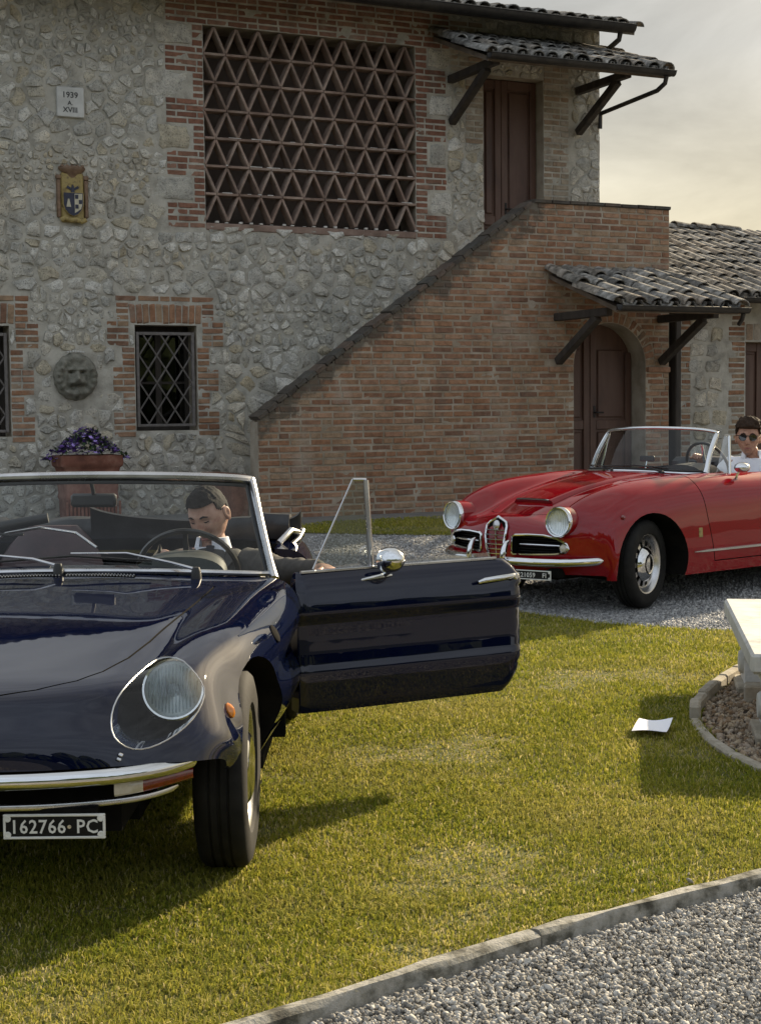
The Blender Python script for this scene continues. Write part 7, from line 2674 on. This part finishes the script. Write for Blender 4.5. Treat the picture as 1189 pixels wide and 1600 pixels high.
def merge(*lists):
    P, E = [], []
    for pts, ed, at in lists:                 # at: index in P that this list's vertex 0 hangs on
        b_ = len(P)
        P += pts
        E += [(a + b_, c + b_) for a, c in ed]
        if at is not None: E.append((at, b_))
    return P, E


def mat_head(c, yaw, pitch, roll=0.):
    return Matrix.Translation(c) @ Matrix.Rotation(yaw, 4, 'Z') @ Matrix.Rotation(pitch, 4, 'Y') @ Matrix.Rotation(roll, 4, 'X')


def seated(name, car, seat_, label, g):
    root = empty(name, (0, 0, 0), label=label, cat='person')
    root.matrix_world = car.matrix_basis @ Matrix.Translation(seat_)
    S0 = Vector(seat_)
    L = lambda v: Vector(v) - S0
    # --- body: pelvis, spine, neck, arms, legs in one skin
    P = [(L(g['pelvis']), (.14, .12)), (L(g['waist']), (.125, .10)), (L(g['chest']), (.135, .11)), (L(g['collar']), (.075, .065)), (L(g['neck']), .052), (L(g['skull']), .050)]
    E = [(0, 1), (1, 2), (2, 3), (3, 4), (4, 5)]
    for s in ('l', 'r'):
        b_ = len(P)
        P += [(L(g[s + 'sh']), .058), (L(g[s + 'el']), .040), (L(g[s + 'wr']), .027)]
        E += [(2, b_), (b_, b_ + 1), (b_ + 1, b_ + 2)]
        hp, he = hand_pts(L(g[s + 'wr']), g[s + 'hd'], g[s + 'pn'], curl=g.get(s + 'curl', .6))
        q = len(P); P += hp[1:]
        E += [((a - 1 + q) if a else b_ + 2, c - 1 + q) for a, c in he]
        k = len(P)
        P += [(L(g[s + 'hip']), .085), (L(g[s + 'kn']), .062), (L(g[s + 'an']), .042), (L(g[s + 'to']), .034)]
        E += [(0, k), (k, k + 1), (k + 1, k + 2), (k + 2, k + 3)]
    body, _ = skin_obj('body', P, E, None, None, 2, 0)
    add_head(root, mat_head(L(g['head']), g['yaw'], g['pitch'], g.get('roll', 0)) @ Matrix.Scale(g.get('hs', 1.0), 4), g['skin'], g['hair'], g['hairline'], g['vol'], body)
    # --- upper garment over trunk and sleeves
    P = [(L(g['pelvis']) + Vector((0, 0, .02)), (.165, .14)), (L(g['waist']), (.150, .125)), (L(g['chest']), (.160, .132)), (L(g['collar']) - Vector((0, 0, .01)), (.095, .080))]
    E = [(0, 1), (1, 2), (2, 3)]
    for s in ('l', 'r'):
        b_ = len(P)
        mid = (L(g[s + 'sh']) + L(g[s + 'el'])) / 2
        mf = L(g[s + 'el']).lerp(L(g[s + 'wr']), .5)
        P += [(L(g[s + 'sh']), .078), (mid, .068), (L(g[s + 'el']), .058), (mf, .050), (L(g[s + 'el']).lerp(L(g[s + 'wr']), .93), .042)]
        E += [(2, b_), (b_, b_ + 1), (b_ + 1, b_ + 2), (b_ + 2, b_ + 3), (b_ + 3, b_ + 4)]
    skin_obj(g['top'], P, E, g['topmat'], root, 3, 0, .007, 16.)
    P, E = [(L(g['pelvis']), (.165, .135))], []
    for s in ('l', 'r'):
        k = len(P)
        P += [(L(g[s + 'hip']), .100), (L(g[s + 'kn']), .078), (L(g[s + 'an']), .060)]
        E += [(0, k), (k, k + 1), (k + 1, k + 2)]
    skin_obj('trousers', P, E, MT['trouser'], root, 2, 0, .004)
    return root, L


def collar_obj(root, L, c, r, up, front, m_, name='shirt_collar', h=.035, open_=.5):
    """folded collar band round the neck, open at the front"""
    M = frame(L(c), front, None, up)
    V, F, n_ = [], [], 24
    a0 = open_
    for k in range(n_ + 1):
        a = a0 + (2 * math.pi - 2 * a0) * k / n_
        fr = math.cos(a)
        for (rr, z) in ((r, -.005), (r * .97, h), (r * 1.10, h * .95), (r * 1.30, -.008 - .022 * max(0, fr) ** 2)):
            V.append(M @ Vector((rr * math.cos(a) * 1.0, rr * math.sin(a), z)))
    for k in range(n_):
        for q in range(3): F.append((k * 4 + q, (k + 1) * 4 + q, (k + 1) * 4 + q + 1, k * 4 + q + 1))
    return MB().add(V, F).obj(name, m_, root, smooth=True, angle=50)


short_line = lambda c: (c.z > .070 and c.x > .03) or (c.x <= .03 and c.z > .040 - .9 * (.03 - c.x) and not (abs(c.y) > .060 and -.035 < c.x < .012 and c.z < .034)) and c.z > -.075
short_vol = lambda p: .0025 + .008 * max(0, min(1, (p.z - .01) / .08)) + .004 * (p.x > .02 and p.z > .05)
# --- the driver getting out of the blue car
g = dict(pelvis=(-1.50, .36, .44), waist=(-1.58, .37, .56), chest=(-1.66, .39, .70), collar=(-1.70, .405, .815), neck=(-1.695, .405, .865), skull=(-1.69, .405, .93),
         head=(-1.665, .395, .962), yaw=-.42, pitch=.42, roll=.10,
         lsh=(-1.67, .545, .765), lel=(-1.42, .700, .755), lwr=(-1.10, .890, .790), lhd=(.75, .45, -.1), lpn=(.3, -.4, -.8), lcurl=.75,
         rsh=(-1.67, .235, .765), rel=(-1.45, .19, .62), rwr=(-1.27, .29, .72), rhd=(.55, .35, .5), rpn=(.6, .3, -.6), rcurl=1.0,
         lhip=(-1.44, .44, .45), lkn=(-1.06, .49, .56), lan=(-.92, .46, .30), lto=(-.80, .46, .30),
         rhip=(-1.44, .28, .45), rkn=(-1.06, .24, .56), ran=(-.92, .25, .30), rto=(-.80, .25, .30),
         skin=MT['skin'], hair=MT['hair'], hairline=short_line, vol=short_vol, top='suit_jacket', topmat=MT['suit'])
p1, L = seated('person', BLUE, (-1.52, .36, .43), 'man in a grey suit in the blue car, looking down, arm on its door', g)
collar_obj(p1, L, (-1.695, .405, .832), .060, (-.02, 0, 1), (.9, -.35, 0), MT['shirt'], open_=.42, h=.040)
mb = MB()
for sg in (1, -1):                          # jacket lapels over a white shirt front and a dark tie
    a = [(-1.625, .400 + sg * .075, .835), (-1.560, .400 + sg * .020, .70), (-1.535, .400 + sg * .055, .735), (-1.575, .400 + sg * .115, .80)]
    mb.add([L(p) for p in a] + [L(p) + Vector((-.012, 0, -.006)) for p in a], [(0, 1, 2, 3), (7, 6, 5, 4), (0, 4, 5, 1), (1, 5, 6, 2), (2, 6, 7, 3), (3, 7, 4, 0)])
mb.obj('lapel', MT['suit'], p1)
a = [(-1.630, .340, .835), (-1.630, .470, .835), (-1.562, .425, .70), (-1.562, .375, .70)]
MB().add([L(p) for p in a] + [L(p) + Vector((-.03, 0, -.01)) for p in a], [(0, 1, 2, 3), (7, 6, 5, 4), (0, 4, 5, 1), (1, 5, 6, 2), (2, 6, 7, 3), (3, 7, 4, 0)]).obj('shirt_front', MT['shirt'], p1)
MB().tube([L(p) for p in ((-1.616, .403, .840), (-1.600, .403, .815), (-1.575, .401, .76), (-1.552, .400, .70))], [.018, .013, .020, .026], 8, sq=(.4, 1)).obj('tie', MT['trouser'], p1, smooth=True)

# --- the driver of the red car
side_line = lambda c: (c.z > .066 and c.x > .03) or (c.x <= .03 and c.z > .040 - .9 * (.03 - c.x) and not (abs(c.y) > .060 and -.035 < c.x < .012 and c.z < .030)) and c.z > -.07
side_vol = lambda p: .007 + .020 * max(0, min(1, (p.z - .01) / .08)) + .010 * (p.x > .0) * max(0, min(1, (p.z - .05) / .04))
g = dict(pelvis=(-1.62, .345, .46), waist=(-1.70, .345, .60), chest=(-1.73, .35, .80), collar=(-1.725, .355, .968), neck=(-1.71, .355, 1.00), skull=(-1.69, .355, 1.07),
         hs=1.12, head=(-1.650, .36, 1.120), yaw=.62, pitch=.02, roll=-.03,
         lsh=(-1.70, .535, .905), lel=(-1.52, .60, .72), lwr=(-1.27, .47, .83), lhd=(.75, -.2, .45), lpn=(.3, -.5, -.7), lcurl=1.0,
         rsh=(-1.70, .175, .905), rel=(-1.46, .09, .76), rwr=(-1.20, .205, .955), rhd=(.72, .35, .55), rpn=(.7, .1, -.6), rcurl=1.0,
         lhip=(-1.56, .43, .46), lkn=(-1.16, .48, .58), lan=(-1.0, .45, .31), lto=(-.88, .45, .31),
         rhip=(-1.56, .26, .46), rkn=(-1.16, .22, .58), ran=(-1.0, .24, .31), rto=(-.88, .24, .31),
         skin=MT['skin2'], hair=MT['hair2'], hairline=side_line, vol=side_vol, top='white_shirt', topmat=MT['shirt'])
g = {k: (tuple(np.add(v, (.045, -.03, 0))) if isinstance(v, tuple) and k not in ('lhd', 'lpn', 'rhd', 'rpn', 'rwr', 'rel') else v) for k, v in g.items()}
p2, L = seated('person', RED, (-1.62, .345, .46), 'man in sunglasses and an open white shirt driving the red car', g)
collar_obj(p2, L, (-1.668, .325, .985), .068, (.05, 0, 1), (.8, .55, 0), MT['shirt'], open_=.65, h=.042)
Mh = mat_head(L(g['head']), g['yaw'], g['pitch'], g['roll']) @ Matrix.Scale(g['hs'], 4)
sp = empty('sunglasses', (0, 0, 0), parent=p2)
for sg in (1, -1):
    lens = []
    for k in range(16):
        a = 2 * math.pi * k / 16
        y = .033 * sg + .029 * math.cos(a); z = .010 + .0235 * math.sin(a) * (1.08 if math.sin(a) < 0 else .9)
        lens.append((.0955 - 3.2 * max(0, abs(y) - .02) ** 2 * 2.4, y, z))
    V = [Mh @ Vector(p) for p in lens] + [Mh @ (Vector(p) - Vector((.004, 0, 0))) for p in lens]
    MB().add(V, [tuple(range(16)), tuple(range(31, 15, -1))] + [(k, k + 16, (k + 1) % 16 + 16, (k + 1) % 16) for k in range(16)]).obj('sunglass_lens', MT['shades'], sp)
    MB().tube([Mh @ Vector(p) for p in ((.083, .058 * sg, .018), (.06, .075 * sg, .020), (-.005, .086 * sg, .012))], .0028, 6).obj('temple', MT['shades'], sp, smooth=True)
MB().tube([Mh @ Vector(p) for p in ((.096, -.010, .018), (.101, 0, .020), (.096, .010, .018))], .0028, 6).obj('bridge', MT['shades'], sp, smooth=True)
# ================================================================== grass and gravel


def blades(name, poly, n_target, hmin, hmax, wid, seed, keep=None):
    rng = np.random.default_rng(seed)
    P = np.array(poly); lo, hi = P.min(0), P.max(0)
    return rng


def scatter(poly, boxes, rng):
    """boxes: (x0,x1,y0,y1,density per m2) inside poly"""
    out = []
    for x0, x1, y0, y1, d in boxes:
        n = int((x1 - x0) * (y1 - y0) * d)
        p = np.c_[rng.uniform(x0, x1, n), rng.uniform(y0, y1, n)]
        out.append(p[in_poly(p, poly)])
    return np.vstack(out)


rng = np.random.default_rng(12)
P = np.vstack([scatter(LAWN, [(-4.2, -2.2, 2.3, 10.5, 4200), (2.2, 4.2, 4.6, 6.6, 5000), (2.7, 5.2, 6.6, 9.4, 3000), (-2.2, -1.0, 7.2, 11.2, 4000), (-2.2, -.95, 2.4, 3.9, 9000), (-1.4, 2.0, 3.2, 4.4, 27000), (-2.0, 2.2, 4.4, 5.6, 19000), (-2.2, 2.4, 5.6, 7.2, 14000), (-1.0, 2.7, 7.2, 9.0, 9500), (-.6, 3.2, 9.0, 11.2, 6500)], rng),
               scatter(STRIP, [(-1.2, 2.2, 14.4, 17.3, 3600)], rng)])
bedm = in_poly(P, BED)
P = P[~bedm]
worn = np.array([mnoise.noise(Vector((x * 1.7, y * 1.7, 3.0))) + .5 * mnoise.noise(Vector((x * 6, y * 6, 9.0))) for x, y in P])
keep_ = rng.random(len(P)) > np.clip((worn - .28) * 1.8, 0, .45)
P = P[keep_]; worn = worn[keep_]
n = len(P)
z0_ = gz_np(P[:, 1]) + .004
far = np.clip((P[:, 1] - 3.5) / 7, 0, 1.4)
# clumps: length and lean vary together over a few centimetres
ph = np.sin(P[:, 0] * 23 + 3 * np.sin(P[:, 1] * 17)) * np.sin(P[:, 1] * 29 + 2 * np.sin(P[:, 0] * 13))
big = np.sin(P[:, 0] * 3.1 + 1.3 * np.sin(P[:, 1] * 2.2)) * np.sin(P[:, 1] * 3.7 + np.sin(P[:, 0] * 2.6))
h = (.011 + .017 * rng.random(n) ** 1.6 + .004 * ph + .002 * big) * (1 + .25 * far)
h = np.clip(h, .007, .05)
kd = np.min(np.hypot(P[:, None, 0] - np.array(KC)[None, ::3, 0], P[:, None, 1] - np.array(KC)[None, ::3, 1]), 1)
bp = np.array(BED)
h *= 1 + 1.1 * np.exp(-(np.clip(kd - .05, 0, 1) / .05) ** 2) * rng.random(n)
h *= 1 - .35 * np.clip(worn * 2.2, 0, 1)
a = rng.uniform(0, 2 * np.pi, n)
lean = rng.uniform(.25, 1.25, n) * h * (1 + .3 * ph)
la = a + rng.normal(0, .5, n) + .8 * ph
w = (.0013 + .0012 * rng.random(n)) * (1 + .55 * far)
dx, dy = np.cos(a) * w, np.sin(a) * w
lx, ly = -np.sin(la) * lean, np.cos(la) * lean
V = np.zeros((n, 5, 3))
V[:, 0] = np.c_[P[:, 0] - dx, P[:, 1] - dy, z0_ - .004]
V[:, 1] = np.c_[P[:, 0] + dx, P[:, 1] + dy, z0_ - .004]
V[:, 2] = np.c_[P[:, 0] + dx * .8 + lx * .38, P[:, 1] + dy * .8 + ly * .38, z0_ + h * .62]
V[:, 3] = np.c_[P[:, 0] - dx * .8 + lx * .38, P[:, 1] - dy * .8 + ly * .38, z0_ + h * .62]
V[:, 4] = np.c_[P[:, 0] + lx, P[:, 1] + ly, z0_ + h * (.95 - .25 * rng.random(n))]
base = (np.arange(n) * 5)[:, None]
F = np.concatenate([base + np.array([[0, 1, 2]]), base + np.array([[0, 2, 3]]), base + np.array([[3, 2, 4]])], 0)
# tint: mostly green, dry blades scattered and thicker in worn patches and along the kerb
dry = .07 + .32 * np.clip(worn * 2 - .15, 0, 1) + .25 * np.exp(-kd / .16) + .12 * np.clip(big, 0, 1) + .10 * np.clip(-ph, 0, 1)
t_ = np.clip(.34 + .20 * rng.normal(0, 1, n) + .10 * big + .06 * ph, .0, .72)
t_ = np.where(rng.random(n) < dry, rng.uniform(.78, 1.0, n), t_)
np_mesh('lawn_grass', V.reshape(-1, 3), F, MT['grass'], attr=np.repeat(t_, 5), kind='stuff', label='short mown lawn grass with dry patches', cat='grass')

ICO = bmesh.new(); bmesh.ops.create_icosphere(ICO, subdivisions=1, radius=1)
ICO.verts.index_update()
IV = np.array([v.co[:] for v in ICO.verts]); IF = np.array([[v.index for v in f.verts] for f in ICO.faces]); ICO.free()
OV = np.array([(1, 0, 0), (-1, 0, 0), (0, 1, 0), (0, -1, 0), (0, 0, 1), (0, 0, -1)], float)
OF = np.array([(0, 2, 4), (2, 1, 4), (1, 3, 4), (3, 0, 4), (2, 0, 5), (1, 2, 5), (3, 1, 5), (0, 3, 5)])


def rot3(rng, n):
    q = rng.normal(size=(n, 4)); q /= np.linalg.norm(q, axis=1)[:, None]
    w_, x, y, z = q.T
    return np.stack([1 - 2 * (y * y + z * z), 2 * (x * y - z * w_), 2 * (x * z + y * w_), 2 * (x * y + z * w_), 1 - 2 * (x * x + z * z), 2 * (y * z - x * w_), 2 * (x * z - y * w_), 2 * (y * z + x * w_), 1 - 2 * (x * x + y * y)], -1).reshape(n, 3, 3)


def pebbles(name, P, z, size, rng, BV, BF, mats=None, **k):
    n = len(P)
    s = size * np.exp(rng.normal(0, .42, n)).clip(.4, 2.2)
    sc = np.stack([s * rng.uniform(.8, 1.35, n), s * rng.uniform(.7, 1.1, n), s * rng.uniform(.45, .8, n)], -1)
    jit = 1 + .22 * rng.normal(size=(n, len(BV), 1)).clip(-1.5, 1.5)
    V = BV[None] * jit * sc[:, None, :]
    V = np.einsum('nij,nvj->nvi', rot3(rng, n), V)
    V += np.stack([P[:, 0], P[:, 1], z], -1)[:, None, :]
    F = (BF[None] + (np.arange(n) * len(BV))[:, None, None]).reshape(-1, 3)
    return np_mesh(name, V.reshape(-1, 3), F, mats or MT['pebble'], smooth=False, kind='stuff', **k)


FRONT = [(x + .004, y - .03) for x, y in KC] + [(4, 3.0), (3, 2.2), (-2.4, 2.0)]
P = scatter(FRONT, [(-.6, 1.5, 2.95, 4.6, 23000), (-2.4, -.6, 2.1, 3.4, 6500), (.2, 3.2, 2.4, 2.95, 5000), (1.5, 3.4, 2.95, 6.2, 6500)], rng)
pebbles('gravel', P, rng.uniform(-.002, .010, len(P)) + .002, .0046, rng, IV[:, :], IF, label='pale angular gravel in front of the old kerb', cat='gravel')
DRIVE = FAR_EDGE[:8][::-1] + [(7.5, 8.6), (7.5, 14.5), (2.5, 15.2), (1.6, 14.75), (.64, 14.48), (-.2, 14.63), (-1.3, 14.9), (-2.6, 15.0), (-2.6, 11.4)]
P = scatter(DRIVE, [(.6, 3.2, 9.2, 10.8, 9500), (-.6, 4.0, 10.8, 12.5, 3600), (-.6, 4.6, 12.5, 15.0, 2200), (3.2, 6.5, 9.0, 13.0, 1800), (-2.5, -.6, 10.8, 14.5, 1500)], rng)
pebbles('drive_gravel', P, gz_np(P[:, 1]) + rng.uniform(-.001, .007, len(P)), .0078, rng, OV, OF, MT['drive_pebble'], label='grey gravel of the drive under the red car', cat='gravel')
P = np.c_[rng.uniform(-.6, 1.6, 700), rng.uniform(3.2, 4.9, 700)]
kd = np.min(np.hypot(P[:, None, 0] - np.array(KC)[None, :, 0], P[:, None, 1] - np.array(KC)[None, :, 1]), 1)
P = P[in_poly(P, LAWN) & (kd < .28) & (rng.random(700) < np.exp(-kd / .09))]
pebbles('stray_gravel', P, .012 + .01 * rng.random(len(P)), .0055, rng, IV, IF, label='stray gravel stones flung onto the lawn edge', cat='gravel')
MT['bed_pebble'] = mat('bed_pebble', [(.20, .15, .105), (.34, .29, .22)], .9, scale=25, rand='isl', rcols=[(1, 1, 1), (.6, .55, .5), (1.3, 1.25, 1.15), (.8, .65, .5), (1.1, 1.1, 1.15)])
P = scatter(BED, [(1.3, 2.2, 5.3, 8.3, 5200)], rng)
pebbles('bed_gravel', P, rng.uniform(.004, .016, len(P)), .0085, rng, IV, IF, MT['bed_pebble'], label='brown chippings filling the bed around the bench', cat='gravel')
